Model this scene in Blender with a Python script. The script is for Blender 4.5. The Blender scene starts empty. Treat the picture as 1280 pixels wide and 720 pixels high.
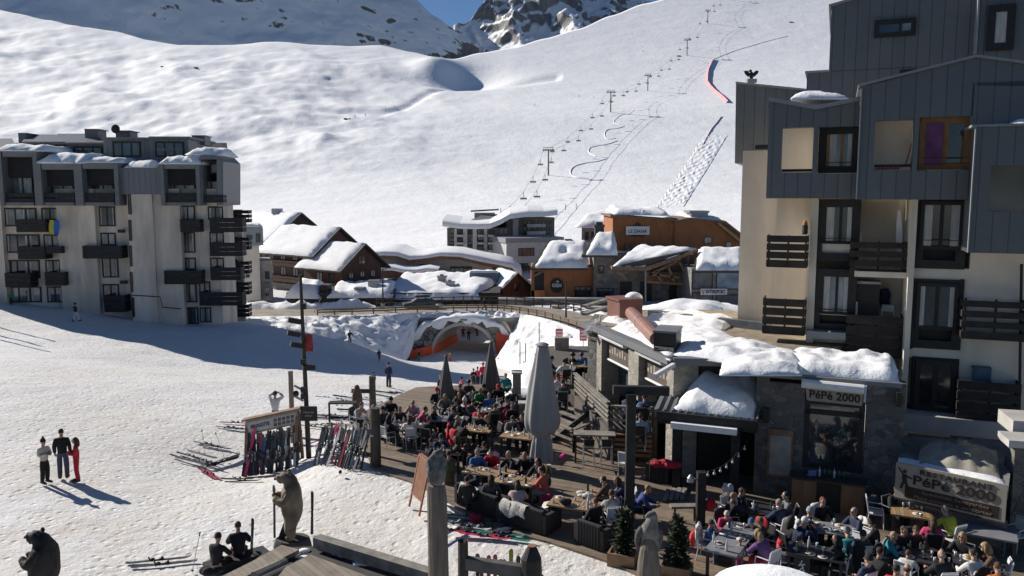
import bpy, bmesh, math, random
import numpy as np
from mathutils import Vector, Matrix, noise
random.seed(7)
R = math.radians
S = bpy.context.scene
COL = S.collection
# ---------------------------------------------------------------- camera, sky, sun
PITCH = math.atan(0.115)
cam = bpy.data.cameras.new('camera'); camo = bpy.data.objects.new('camera', cam); COL.objects.link(camo)
camo.location = (0, 0, 10); camo.rotation_euler = (math.pi/2 - PITCH, 0, 0)
cam.sensor_width = 36; cam.lens = 28.125; cam.clip_start = 0.3; cam.clip_end = 20000
S.camera = camo
SUN_AZ, SUN_EL = R(-57), R(29.3)
W = bpy.data.worlds.new("World"); S.world = W; W.use_nodes = True
wn = W.node_tree.nodes; wl = W.node_tree.links
sky = wn.new('ShaderNodeTexSky'); sky.sky_type = 'NISHITA'; sky.sun_disc = False
sky.sun_elevation = SUN_EL; sky.sun_rotation = SUN_AZ; sky.altitude = 2100; sky.air_density = 1.0; sky.dust_density = 0.2; sky.ozone_density = 6.0
bg = wn['Background']; bg.inputs[1].default_value = 0.05
wl.new(sky.outputs[0], bg.inputs[0])
sl = bpy.data.lights.new('sun', 'SUN'); sl.energy = 4.2; sl.angle = R(0.5); sl.color = (1.0, 0.945, 0.87)
so = bpy.data.objects.new('sun', sl); COL.objects.link(so)
SUND = Vector((math.sin(SUN_AZ)*math.cos(SUN_EL), math.cos(SUN_AZ)*math.cos(SUN_EL), math.sin(SUN_EL)))
so.rotation_euler = SUND.to_track_quat('Z', 'Y').to_euler()
S.view_settings.view_transform = 'Standard'; S.view_settings.look = 'None'; S.view_settings.gamma = 1.0
S.view_settings.use_curve_mapping = False; S.view_settings.exposure = 0.6
# ---------------------------------------------------------------- pixel <-> world
CAM = Vector((0, 0, 10)); CP, SP = math.cos(PITCH), math.sin(PITCH)
def ray(px, py):
    u = (px-640)/1000; v = (360-py)/1000
    return Vector((u, CP+v*SP, -SP+v*CP))
def at(px, py, Y):
    d = ray(px, py); return CAM + d*(Y/d.y)
def atz(px, py, z):
    d = ray(px, py); return CAM + d*((z-10)/d.z)
# ---------------------------------------------------------------- mesh helpers
ORIG = {}
def lk(o): COL.objects.link(o); return o
def tag(o, label, cat, group=None, kind=None):
    if label: o['label'] = label
    if cat: o['category'] = cat
    if group: o['group'] = group
    if kind: o['kind'] = kind
    return o
def thing(name, label, cat, loc=(0, 0, 0), group=None, rz=0):
    o = bpy.data.objects.new(name, None); lk(o); o.location = loc; o.rotation_euler = (0, 0, rz)
    o.empty_display_size = 0.2
    ORIG[o.name] = Vector(loc)
    return tag(o, label, cat, group)
class MB:
    def __init__(s): s.v = []; s.f = []
    def add(s, vs, fs):
        o = len(s.v); s.v += [tuple(v) for v in vs]; s.f += [tuple(i+o for i in f) for f in fs]; return s
    def hexa(s, p):
        return s.add(p, [(3,2,1,0),(4,5,6,7),(0,1,5,4),(1,2,6,5),(2,3,7,6),(3,0,4,7)])
    def box(s, c, d, rz=0, M=None):
        x, y, z = d[0]/2, d[1]/2, d[2]/2
        p = [Vector(q) for q in ((-x,-y,-z),(x,-y,-z),(x,y,-z),(-x,y,-z),(-x,-y,z),(x,-y,z),(x,y,z),(-x,y,z))]
        m = M if M is not None else Matrix.Rotation(rz, 3, 'Z')
        c = Vector(c)
        return s.hexa([m @ q + c for q in p])
    def beam(s, a, b, w, h=None, up=(0,0,1)):
        a, b = Vector(a), Vector(b); h = h or w
        d = (b-a).normalized(); u = Vector(up)
        if abs(d.dot(u)) > .98: u = Vector((1,0,0))
        x = d.cross(u).normalized()*(w/2); y = x.cross(d).normalized()*(h/2)
        return s.hexa([a-x-y, a+x-y, a+x+y, a-x+y, b-x-y, b+x-y, b+x+y, b-x+y])
    def prism(s, A, B):
        n = len(A)
        return s.add(list(A)+list(B), [tuple(range(n-1,-1,-1)), tuple(range(n,2*n))]+[(i,(i+1)%n,n+(i+1)%n,n+i) for i in range(n)])
    def tube(s, pts, r, n=6, cap=True):
        pts = [Vector(p) for p in pts]; k = len(pts)
        rs = r if isinstance(r, (list, tuple)) else [r]*k
        vs = []; ref = None
        for i, p in enumerate(pts):
            d = (pts[min(i+1,k-1)]-pts[max(i-1,0)]).normalized()
            if ref is None: ref = Vector((0,0,1)) if abs(d.z) < .9 else Vector((1,0,0))
            x = d.cross(ref).normalized(); y = d.cross(x).normalized(); ref = -y if False else ref
            for j in range(n):
                a = 2*math.pi*j/n; vs.append(p + (x*math.cos(a)+y*math.sin(a))*rs[i])
        fs = [(i*n+j, i*n+(j+1)%n, (i+1)*n+(j+1)%n, (i+1)*n+j) for i in range(k-1) for j in range(n)]
        if cap: fs += [tuple(range(n-1,-1,-1)), tuple((k-1)*n+j for j in range(n))]
        return s.add(vs, fs)
    def lathe(s, prof, c=(0,0,0), n=12, sx=1, sy=1):   # prof: (r,z)
        c = Vector(c); k = len(prof); vs = []
        for r, z in prof:
            for j in range(n):
                a = 2*math.pi*j/n; vs.append(c+Vector((r*sx*math.cos(a), r*sy*math.sin(a), z)))
        fs = [(i*n+j, i*n+(j+1)%n, (i+1)*n+(j+1)%n, (i+1)*n+j) for i in range(k-1) for j in range(n)]
        fs += [tuple(range(n-1,-1,-1)), tuple((k-1)*n+j for j in range(n))]
        return s.add(vs, fs)
    def ball(s, c, r, n=8, m=6, M=None):
        r = (r,r,r) if not isinstance(r, (tuple, list)) else r
        c = Vector(c); vs = []; 
        for i in range(m+1):
            t = math.pi*i/m
            for j in range(n):
                a = 2*math.pi*j/n
                q = Vector((math.sin(t)*math.cos(a)*r[0], math.sin(t)*math.sin(a)*r[1], math.cos(t)*r[2]))
                vs.append((M @ q if M is not None else q)+c)
        fs = [(i*n+j, (i+1)*n+j, (i+1)*n+(j+1)%n, i*n+(j+1)%n) for i in range(m) for j in range(n)]
        return s.add(vs, fs)
    def merge(s, o): return s.add(o.v, o.f)
    def build(s, name, mat, parent=None, smooth=False, base=None, color=None):
        me = bpy.data.meshes.new(name)
        if parent is not None: off = ORIG.get(parent.name, Vector())
        elif base is not None: off = Vector(base)
        else:
            a = np.array(s.v); off = Vector(((a[:,0].min()+a[:,0].max())/2, (a[:,1].min()+a[:,1].max())/2, a[:,2].min()))
        me.from_pydata([(v[0]-off.x, v[1]-off.y, v[2]-off.z) for v in s.v], [], s.f)
        bm = bmesh.new(); bm.from_mesh(me)
        bmesh.ops.remove_doubles(bm, verts=bm.verts, dist=1e-5)
        bmesh.ops.recalc_face_normals(bm, faces=bm.faces)
        bm.to_mesh(me); bm.free()
        if smooth: me.shade_smooth()
        me.materials.append(mat)
        o = bpy.data.objects.new(name, me); lk(o)
        if parent is not None: o.parent = parent
        else: o.location = off
        ORIG[o.name] = off
        if color: o.color = (*color, 1)
        return o
def copy_tree(o, parent=None):
    c = o.copy(); lk(c)
    if parent is not None: c.parent = parent
    for ch in list(o.children): copy_tree(ch, c)
    return c
class PL:
    """vertical facade plane through pixel column px at depth Y; ang>0: right end nearer"""
    def __init__(s, px, depth, ang=0):
        a = R(ang); s.e = Vector((math.cos(a), -math.sin(a), 0)); s.n = Vector((-math.sin(a), -math.cos(a), 0)); s.O = at(px, 245, depth)
    def P(s, px, py, off=0):
        d = ray(px, py); t = (s.O + s.n*off - CAM).dot(s.n)/d.dot(s.n); return CAM + d*t
    def quad(s, x0, y0, x1, y1, f=0):
        m = getattr(s, 'ref', None) or (x0+x1)/2; z0 = s.P(m, y0, f).z; z1 = s.P(m, y1, f).z
        yr = getattr(s, 'refy', None) or (y0+y1)/2; A = s.P(x0, yr, f); B = s.P(x1, yr, f)
        return Vector((A.x, A.y, z1)), Vector((B.x, B.y, z1)), Vector((B.x, B.y, z0)), Vector((A.x, A.y, z0))
    def box(s, mb, x0, y0, x1, y1, f=0, b=-.2):
        q = s.quad(x0, y0, x1, y1, f); d = s.n*(b-f)
        mb.hexa([q[0], q[1], q[1]+d, q[0]+d, q[3], q[2], q[2]+d, q[3]+d]); return mb
    def poly(s, mb, pts, f=0, b=-.2):
        A = [s.P(x, y, f) for x, y in pts]; d = s.n*(b-f)
        mb.prism(A, [p+d for p in A]); return mb
# ---------------------------------------------------------------- materials
MATS = {}
def newmat(name):
    m = bpy.data.materials.new(name); m.use_nodes = True
    n = m.node_tree.nodes; return m, n, m.node_tree.links, n['Principled BSDF']
def coords(n, l, scale=(1,1,1), rot=(0,0,0), world=False):
    t = n.new('ShaderNodeNewGeometry') if world else n.new('ShaderNodeTexCoord')
    mp = n.new('ShaderNodeMapping'); mp.inputs['Scale'].default_value = scale; mp.inputs['Rotation'].default_value = rot
    l.new(t.outputs['Position' if world else 'Object'], mp.inputs[0]); return mp.outputs[0]
def noise_tex(n, l, v, scale, det=4, rough=.55, dist=0):
    t = n.new('ShaderNodeTexNoise'); t.inputs['Scale'].default_value = scale; t.inputs['Detail'].default_value = det
    t.inputs['Roughness'].default_value = rough; t.inputs['Distortion'].default_value = dist
    l.new(v, t.inputs['Vector']); return t.outputs['Fac']
def ramp(n, l, f, stops):
    r = n.new('ShaderNodeValToRGB'); e = r.color_ramp.elements
    while len(e) < len(stops): e.new(.5)
    for i, (p, c) in enumerate(stops): e[i].position = p; e[i].color = (*c, 1) if len(c) == 3 else c
    l.new(f, r.inputs[0]); return r.outputs[0]
def bump(n, l, b, h, st=.3, dist=.02, prev=None):
    k = n.new('ShaderNodeBump'); k.inputs['Strength'].default_value = st; k.inputs['Distance'].default_value = dist
    l.new(h, k.inputs['Height'])
    if prev is not None: l.new(prev, k.inputs['Normal'])
    l.new(k.outputs[0], b.inputs['Normal']); return k.outputs[0]
def mixc(n, l, fac, a, b, mode='MIX'):
    m = n.new('ShaderNodeMix'); m.data_type = 'RGBA'; m.blend_type = mode
    for k, q in ((0, fac), (6, a), (7, b)):
        if isinstance(q, (int, float)): m.inputs[k].default_value = q
        elif isinstance(q, tuple): m.inputs[k].default_value = (*q, 1)
        else: l.new(q, m.inputs[k])
    return m.outputs[2]
def M(name, col, rough=.7, var=.25, scale=3, bmp=.15, bs=20, metal=0, spec=.4, world=True, stretch=(1,1,1)):
    if name in MATS: return MATS[name]
    m, n, l, b = newmat(name)
    v = coords(n, l, stretch, world=world)
    f = noise_tex(n, l, v, scale, 5)
    lo = tuple(c*(1-var) for c in col); hi = tuple(min(1, c*(1+var)) for c in col)
    l.new(ramp(n, l, f, [(.3, lo), (.7, hi)]), b.inputs['Base Color'])
    b.inputs['Roughness'].default_value = rough; b.inputs['Metallic'].default_value = metal; b.inputs['Specular IOR Level'].default_value = spec
    if bmp: bump(n, l, b, noise_tex(n, l, v, bs, 3), bmp, .02)
    MATS[name] = m; return m
def Mcol(name, rough=.75, bmp=.3, bs=30, var=.2):      # colour comes from the object's own colour
    if name in MATS: return MATS[name]
    m, n, l, b = newmat(name)
    oi = n.new('ShaderNodeObjectInfo'); v = coords(n, l)
    f = noise_tex(n, l, v, 9, 3)
    sh = ramp(n, l, f, [(.3, (1-var,)*3), (.7, (1,)*3)])
    l.new(mixc(n, l, 1.0, oi.outputs['Color'], sh, 'MULTIPLY'), b.inputs['Base Color'])
    b.inputs['Roughness'].default_value = rough
    if bmp: bump(n, l, b, noise_tex(n, l, v, bs, 2), bmp, .01)
    MATS[name] = m; return m
def Mstone(name, cols, scale=2.2, mortar=(.16,.15,.14), bmp=.6, sq=(1,1,1.5)):
    if name in MATS: return MATS[name]
    m, n, l, b = newmat(name)
    v = coords(n, l, sq, world=True)
    vo = n.new('ShaderNodeTexVoronoi'); vo.inputs['Scale'].default_value = scale; l.new(v, vo.inputs['Vector'])
    ve = n.new('ShaderNodeTexVoronoi'); ve.feature = 'DISTANCE_TO_EDGE'; ve.inputs['Scale'].default_value = scale; l.new(v, ve.inputs['Vector'])
    sep = n.new('ShaderNodeSeparateColor'); l.new(vo.outputs['Color'], sep.inputs[0])
    k = len(cols); c = ramp(n, l, sep.outputs[0], [(i/(k-1), cc) for i, cc in enumerate(cols)])
    f = noise_tex(n, l, v, 9, 5)
    c = mixc(n, l, .55, c, ramp(n, l, f, [(.3,(.45,)*3), (.7,(1.1,)*3)]), 'MULTIPLY')
    e = ramp(n, l, ve.outputs['Distance'], [(.02, (0,)*3), (.07, (1,)*3)])
    l.new(mixc(n, l, e, mortar, c), b.inputs['Base Color']); b.inputs['Roughness'].default_value = .85
    p = bump(n, l, b, e, bmp, .05); bump(n, l, b, f, .4, .04, p)
    MATS[name] = m; return m
def Mplank(name, col, axis='x', w=.14, rough=.7, var=.4, gap=.08, grain=.35):
    """boards whose joints repeat along a world axis"""
    if name in MATS: return MATS[name]
    m, n, l, b = newmat(name)
    g = n.new('ShaderNodeNewGeometry'); sp = n.new('ShaderNodeSeparateXYZ'); l.new(g.outputs['Position'], sp.inputs[0])
    if axis in 'xyz': src = sp.outputs['xyz'.index(axis)]
    else:
        a = R(float(axis[1:])); vm = n.new('ShaderNodeVectorMath'); vm.operation = 'DOT_PRODUCT'
        l.new(g.outputs['Position'], vm.inputs[0]); vm.inputs[1].default_value = (math.cos(a), -math.sin(a), 0); src = vm.outputs['Value']
    def mth(op, a, bb=None):
        q = n.new('ShaderNodeMath'); q.operation = op
        for i, x in enumerate((a, bb)):
            if x is None: continue
            if isinstance(x, (int, float)): q.inputs[i].default_value = x
            else: l.new(x, q.inputs[i])
        return q.outputs[0]
    t = mth('DIVIDE', src, w); fl = mth('FLOOR', t); fr = mth('FRACT', t)
    wn_ = n.new('ShaderNodeTexWhiteNoise'); wn_.noise_dimensions = '1D'; l.new(fl, wn_.inputs['W'])
    v = coords(n, l, (1,1,1), world=True); f = noise_tex(n, l, v, 3, 6, .65)
    lo = tuple(c*(1-var) for c in col); hi = tuple(min(1, c*(1+var)) for c in col)
    c = mixc(n, l, .5, ramp(n, l, wn_.outputs['Value'], [(0, lo), (1, hi)]), ramp(n, l, f, [(.3, lo), (.7, hi)]))
    j = ramp(n, l, fr, [(0,(0,)*3), (gap,(1,)*3), (1-gap,(1,)*3), (1,(0,)*3)])
    l.new(mixc(n, l, j, tuple(x*.25 for x in col), c), b.inputs['Base Color']); b.inputs['Roughness'].default_value = rough
    p = bump(n, l, b, j, .5, .02); bump(n, l, b, f, grain, .02, p)
    MATS[name] = m; return m
def Mglass(name='window_glass', col=(.035,.045,.055), rough=.06):
    if name in MATS: return MATS[name]
    m, n, l, b = newmat(name)
    v = coords(n, l, (1,1,.6), world=True); f = noise_tex(n, l, v, .9, 3)
    l.new(ramp(n, l, f, [(.35, tuple(c*.5 for c in col)), (.7, tuple(c*2.2 for c in col))]), b.inputs['Base Color'])
    b.inputs['Roughness'].default_value = rough; b.inputs['Specular IOR Level'].default_value = .9
    bump(n, l, b, noise_tex(n, l, v, 1.2, 2), .08, .05)
    MATS[name] = m; return m
def Msnow(name, near=False, far=False):
    if name in MATS: return MATS[name]
    m, n, l, b = newmat(name)
    v = coords(n, l, (1,1,1), world=True)
    if near:
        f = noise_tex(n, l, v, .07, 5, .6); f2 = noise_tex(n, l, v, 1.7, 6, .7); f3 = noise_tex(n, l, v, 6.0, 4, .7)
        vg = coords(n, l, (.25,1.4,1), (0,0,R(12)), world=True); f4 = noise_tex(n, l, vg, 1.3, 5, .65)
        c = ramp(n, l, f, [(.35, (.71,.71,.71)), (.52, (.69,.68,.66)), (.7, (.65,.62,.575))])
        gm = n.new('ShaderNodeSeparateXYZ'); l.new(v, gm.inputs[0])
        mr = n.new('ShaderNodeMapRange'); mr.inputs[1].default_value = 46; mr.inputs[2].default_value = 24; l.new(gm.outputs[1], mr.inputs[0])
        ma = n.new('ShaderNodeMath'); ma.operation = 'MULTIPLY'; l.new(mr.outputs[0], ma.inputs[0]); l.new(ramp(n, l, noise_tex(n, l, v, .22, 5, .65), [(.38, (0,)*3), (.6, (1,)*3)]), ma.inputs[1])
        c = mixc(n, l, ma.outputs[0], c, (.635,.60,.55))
        vt = n.new('ShaderNodeTexVoronoi'); vt.inputs['Scale'].default_value = 2.6; l.new(v, vt.inputs['Vector'])
        foot = ramp(n, l, vt.outputs['Distance'], [(.1, (0,)*3), (.32, (1,)*3)])
        c = mixc(n, l, .35, c, ramp(n, l, f2, [(.33, (.72,.67,.6)), (.5, (.95,.95,.95))]), 'MULTIPLY')
        c = mixc(n, l, .8, c, ramp(n, l, f3, [(.27, (.3,.26,.22)), (.35, (1,1,1))]), 'MULTIPLY')
        l.new(c, b.inputs['Base Color'])
        p = bump(n, l, b, f2, .6, .18); p = bump(n, l, b, foot, .5, .07, p); p = bump(n, l, b, f4, .4, .1, p); bump(n, l, b, f3, .55, .05, p)
    elif far:
        f = noise_tex(n, l, v, .004, 4); 
        l.new(ramp(n, l, f, [(.3, (.87,.875,.88)), (.7, (.91,.91,.91))]), b.inputs['Base Color'])
        vg = coords(n, l, (1,.35,1), (0,0,R(-35)), world=True)
        f1 = noise_tex(n, l, v, .028, 7, .6); f2 = noise_tex(n, l, vg, .25, 6, .7)
        p = bump(n, l, b, f1, .22, 6.0); bump(n, l, b, f2, .3, .9, p)
    else:
        f = noise_tex(n, l, v, 1.2, 5)
        l.new(ramp(n, l, f, [(.3, (.80,.805,.81)), (.7, (.86,.86,.86))]), b.inputs['Base Color'])
        p = bump(n, l, b, noise_tex(n, l, v, 2.5, 5, .6), .45, .12); bump(n, l, b, noise_tex(n, l, v, 14, 3), .25, .03, p)
    b.inputs['Roughness'].default_value = .8; b.inputs['Specular IOR Level'].default_value = .2
    MATS[name] = m; return m
def text_mesh(txt, size, depth=.01, bold=.0, sp=1.0):
    c = bpy.data.curves.new('txt', 'FONT'); c.body = txt; c.size = size; c.extrude = depth; c.align_x = 'CENTER'; c.align_y = 'CENTER'; c.offset = bold; c.space_character = sp; c.resolution_u = 3
    o = bpy.data.objects.new('txt', c); lk(o)
    dg = bpy.context.evaluated_depsgraph_get(); me = bpy.data.meshes.new_from_object(o.evaluated_get(dg))
    vs = [v.co.copy() for v in me.vertices]; fs = [tuple(p.vertices) for p in me.polygons]
    bpy.data.objects.remove(o); bpy.data.curves.remove(c); bpy.data.meshes.remove(me)
    return vs, fs
def text_on(txt, c, e, size, mat, parent, name='lettering', bold=0, up=Vector((0,0,1)), width=None, sp=1.0):
    """lettering laid on a face: c centre (already just proud), e reading direction"""
    vs, fs = text_mesh(txt, size, .008, bold, sp)
    w = max(v.x for v in vs)-min(v.x for v in vs)
    k = width/w if width else 1
    mb = MB(); e = Vector(e).normalized(); up = Vector(up).normalized(); nn = e.cross(up)
    mb.add([Vector(c)+e*(v.x*k)+up*v.y+nn*v.z for v in vs], fs)
    return mb.build(name, mat, parent)
def fbm(x, y, s, o=4, seed=0):
    return noise.fractal(Vector((x*s, y*s, seed*7.3)), 1.0, 2.0, o, noise_basis='PERLIN_ORIGINAL')
def snow_slab(name, pts, t, mat, parent=None, n=14, m=8, seed=1, edge=.35, rough=1, extra=None):
    """soft snow lying on a quad p00,p10,p11,p01 (world points)"""
    p00, p10, p11, p01 = [Vector(p) for p in pts]
    mb = MB(); top = []; bot = []
    for j in range(m+1):
        for i in range(n+1):
            u, v = i/n, j/m
            q = (p00*(1-u)+p10*u)*(1-v)+(p01*(1-u)+p11*u)*v
            eu = min(u, 1-u)*(p10-p00).length; ev = min(v, 1-v)*(p01-p00).length
            k = min(1, eu/edge)**.5*min(1, ev/edge)**.5 if edge else 1
            h = t*(.1+.9*k)*(1+.45*rough*fbm(q.x, q.y, 1.1/max(t*2.2, .6), 3, seed))
            if extra: h += extra(u, v)*k
            jx = .12*rough*t*fbm(q.x+q.z, q.y, 1.3, 2, seed+5)
            w = 0 if k > .3 else 1
            top.append(q+Vector((jx*w*2, -jx*w*2, h))); bot.append(q+Vector((0, 0, -.005)))
    N = n+1; K = len(top)
    fs = [(j*N+i, j*N+i+1, (j+1)*N+i+1, (j+1)*N+i) for j in range(m) for i in range(n)]
    fb = [tuple(K+a for a in f[::-1]) for f in fs]
    rim = [i for i in range(N)]+[(j+1)*N-1 for j in range(1, m+1)]+[m*N+i for i in range(N-2, -1, -1)]+[j*N for j in range(m-1, 0, -1)]
    side = [(rim[k], rim[(k+1) % len(rim)], K+rim[(k+1) % len(rim)], K+rim[k]) for k in range(len(rim))]
    mb.add(top+bot, fs+fb+side)
    return mb.build(name, mat, parent, smooth=True)
# ================================================================ SETTING: ground, hills, road
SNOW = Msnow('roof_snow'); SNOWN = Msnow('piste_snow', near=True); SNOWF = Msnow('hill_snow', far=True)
CPS = [(60,603,28),(320,720,21),(0,720,21),(-250,680,23),(700,690,22.4),(830,720,21),(480,590,29),(345,588,32.0),(345,535,37),(430,560,31.5),
 (484,484,56),(580,504,53),(523,513,45),(437,428,95),(500,451,107),(600,449,106),(545,441,109),(0,379,82),(140,394,83),(230,406,84),(303,404,86),(95,402,76),
 (0,452,50),(160,470,49),(230,462,58),(380,470,60),(340,418,95),(690,448,104),(760,440,102),(-300,380,80),(-300,450,50),(540,462,92),(660,470,80)]
cp = [at(*c) for c in CPS]
cp += [Vector(q) for q in ((6,26,-.3),(12,26,-.2),(22,26,-.2),(6,36,-.9),(14,40,-1.2),(26,40,-1),(3,42,-1.9),(10,60,-4.5),(24,60,-4),(40,60,-4),(40,100,-9),(-90,110,-3),(-60,125,-5),(-1,28,-.35),(0,34,-.8),(-4,14,0),(20,14,0),(-30,12,.3),(40,20,0))]
CX = np.array([[p.x, p.y] for p in cp]); CZ = np.array([p.z for p in cp])
def _tps(r): return np.where(r > 0, r*r*np.log(r+1e-9), 0)
_n = len(cp); _A = np.zeros((_n+3, _n+3)); _r = np.linalg.norm(CX[:,None]-CX[None], axis=2)
_A[:_n,:_n] = _tps(_r)+np.eye(_n)*2.0; _A[:_n,_n] = 1; _A[:_n,_n+1:] = CX; _A[_n,:_n] = 1; _A[_n+1:,:_n] = CX.T
_w = np.linalg.solve(_A, np.concatenate([CZ, [0,0,0]]))
def gz_arr(X, Y):
    r = np.sqrt((X[...,None]-CX[:,0])**2+(Y[...,None]-CX[:,1])**2)
    return (_tps(r)*_w[:_n]).sum(-1)+_w[_n]+_w[_n+1]*X+_w[_n+2]*Y
DEDGE = [atz(x, y, 0) for x, y in ((440,521),(466,586),(520,604),(566,630),(600,655),(690,678),(765,703),(806,722),(850,745),(930,790))]
def lift_edge(x, y, z):
    # trodden snow is piled level with the front edge of the terrace deck
    if not (14 < y < 40): return z
    best = 9; side = 0
    for a, b in zip(DEDGE, DEDGE[1:]):
        ex, ey = b.x-a.x, b.y-a.y; t = max(0, min(1, ((x-a.x)*ex+(y-a.y)*ey)/(ex*ex+ey*ey))); dx, dy = x-a.x-ex*t, y-a.y-ey*t; d = math.hypot(dx, dy)
        if d < best: best = d; side = ex*dy-ey*dx
    if side > 0 and best > .3: return min(z, -.12)
    k = min(1, best/3.2); k = k*k*(3-2*k); w = max(0, min(1, (33-y)/3))
    return z*(1-(1-k)*w)+.06*(1-k)*w
def gz(x, y):
    return lift_edge(x, y, float(gz_arr(np.array([x]), np.array([float(y)]))[0]))
def G(px, py, dmax=125):
    """where the view ray through a pixel meets the piste"""
    d = ray(px, py); lo = 14.0; h = lo
    while h < dmax:
        p = CAM+d*(h/d.y)
        if p.z < gz(p.x, p.y): break
        lo = h; h += 1.0
    for _ in range(14):
        m = (lo+h)/2; p = CAM+d*(m/d.y)
        if p.z < gz(p.x, p.y): h = m
        else: lo = m
    p = CAM+d*(h/d.y); p.z = gz(p.x, p.y); return p
# tunnel corridor and road line
ROADP = [(-90,118),(-60,112.5),(-35,110.5),(-22,112),(-8,115.5),(0,115),(7,108),(12,97),(16,84),(19,72)]
def road_pt(t):
    k = t*(len(ROADP)-1); i = min(int(k), len(ROADP)-2); f = k-i
    P = [Vector((*ROADP[max(0, min(len(ROADP)-1, j))], 0)) for j in (i-1, i, i+1, i+2)]
    a, b, c, d = P
    return .5*((2*b)+(c-a)*f+(2*a-5*b+4*c-d)*f*f+(3*b-a-3*c+d)*f**3)
RN = 140; RC = [road_pt(i/RN) for i in range(RN+1)]
RT = [(RC[min(i+1,RN)]-RC[max(i-1,0)]).normalized() for i in range(RN+1)]
RNOR = [Vector((t.y, -t.x, 0)) for t in RT]          # towards the camera side
def road_z(p): return -6.2 - max(0, (p.x-6))*.03
TX0, TX1 = -11.2, .2                                   # tunnel springing lines at the near face
TY = 109.0
def ground_mesh():
    xs = np.concatenate([np.linspace(-150,-60,30), np.linspace(-59,24,260), np.linspace(25,75,26)])
    ys = np.concatenate([np.linspace(11,60,210), np.linspace(60.4,118,150), np.linspace(119,240,50)])
    X, Y = np.meshgrid(xs, ys); Z = gz_arr(X, Y)
    v = []
    for j in range(len(ys)):
        for i in range(len(xs)):
            x, y, z = X[j,i], Y[j,i], Z[j,i]
            if y > 108:
                c = max(0, 1-max(0, abs(x+6.7-(y-110)*.18)-5.2)/2.2)     # corridor under the road
                zz = -6.9*(1-c) + (-11.7-.02*(y-110))*c
                k = min(1, (y-108)/5); 
                if x > 8 or x < -20: zz = max(zz, -6.9)
                z = z*(1-k)+zz*k
                if y > 150: z = z*(1-min(1,(y-150)/40)) + -6*min(1,(y-150)/40)
            z += .05*fbm(x, y, .35, 4, 2)*min(1.5, .6+y/80)+.16*fbm(x, y, .06, 3, 9)
            z = lift_edge(x, y, z)
            v.append((x, y, z))
    N = len(xs)
    f = [(j*N+i, j*N+i+1, (j+1)*N+i+1, (j+1)*N+i) for j in range(len(ys)-1) for i in range(N-1)]
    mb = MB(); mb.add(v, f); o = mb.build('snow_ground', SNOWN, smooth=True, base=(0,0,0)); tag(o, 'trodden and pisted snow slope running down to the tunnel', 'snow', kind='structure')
ground_mesh()
# ---- hills beyond the village: one sheet of real terrain from 190 m to the ridge
YD = [(345,195),(318,208),(300,240),(260,360),(220,480),(180,590),(143,700),(117,850),(75,1080),(37,1300),(0,1550),(-40,1850),(-80,2200)]
def dmap(y):
    for (y0,d0),(y1,d1) in zip(YD, YD[1:]):
        if y <= y0 and y >= y1:
            return d0+(d1-d0)*(y0-y)/(y0-y1)
    return 2200
def smooth_d(y): return (dmap(y-9)+dmap(y-4.5)+dmap(y)+dmap(y+4.5)+dmap(min(345, y+9)))/5
RID = [(-300,-30),(-100,-8),(0,16),(40,24),(80,31),(120,40),(160,44),(200,56),(240,63),(300,63),(350,60),(400,64),(440,66),(480,64),(520,72),(560,83),(600,72),(640,66),(680,55),(720,44),(760,28),(800,14),(840,5),(880,0),(920,-22),(1000,-40),(1100,-60),(1500,-70)]
def interp(tab, x):
    if x <= tab[0][0]: return tab[0][1]
    for (a,b),(c,d) in zip(tab, tab[1:]):
        if x <= c:
            f = (x-a)/(c-a); f = f*f*(3-2*f)*.5+f*.5; return b+(d-b)*f
    return tab[-1][1]
def hill_off(px, y, d):
    """relief in metres added to the hill"""
    x = (px-640)*d/1000
    a = min(1, max(0, (330-y)/120))
    left = min(1, max(0, (640-px)/260))*min(1, max(0, (250-y)/70))
    q = Vector((x*.0020+d*.0012, (d*.0055-x*.004)*.34, 3.1))
    r = noise.fractal(q, .72, 2.1, 7, noise_basis='PERLIN_ORIGINAL')
    r3 = 1-abs(noise.fractal(Vector((x*.021+d*.012, d*.006-x*.008, 2.2)), .8, 2.1, 5, noise_basis='PERLIN_ORIGINAL'))*2
    r2 = 1-abs(noise.fractal(Vector((x*.0052+d*.003, d*.0026-x*.002, 8.7)), 1.0, 2.0, 4, noise_basis='PERLIN_ORIGINAL'))*2
    h = a*(2.7*r*(.3+left*4.6) + left*5.0*(r2-.6) + (.25+left*.5)*(r3-.6))
    return h
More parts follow.
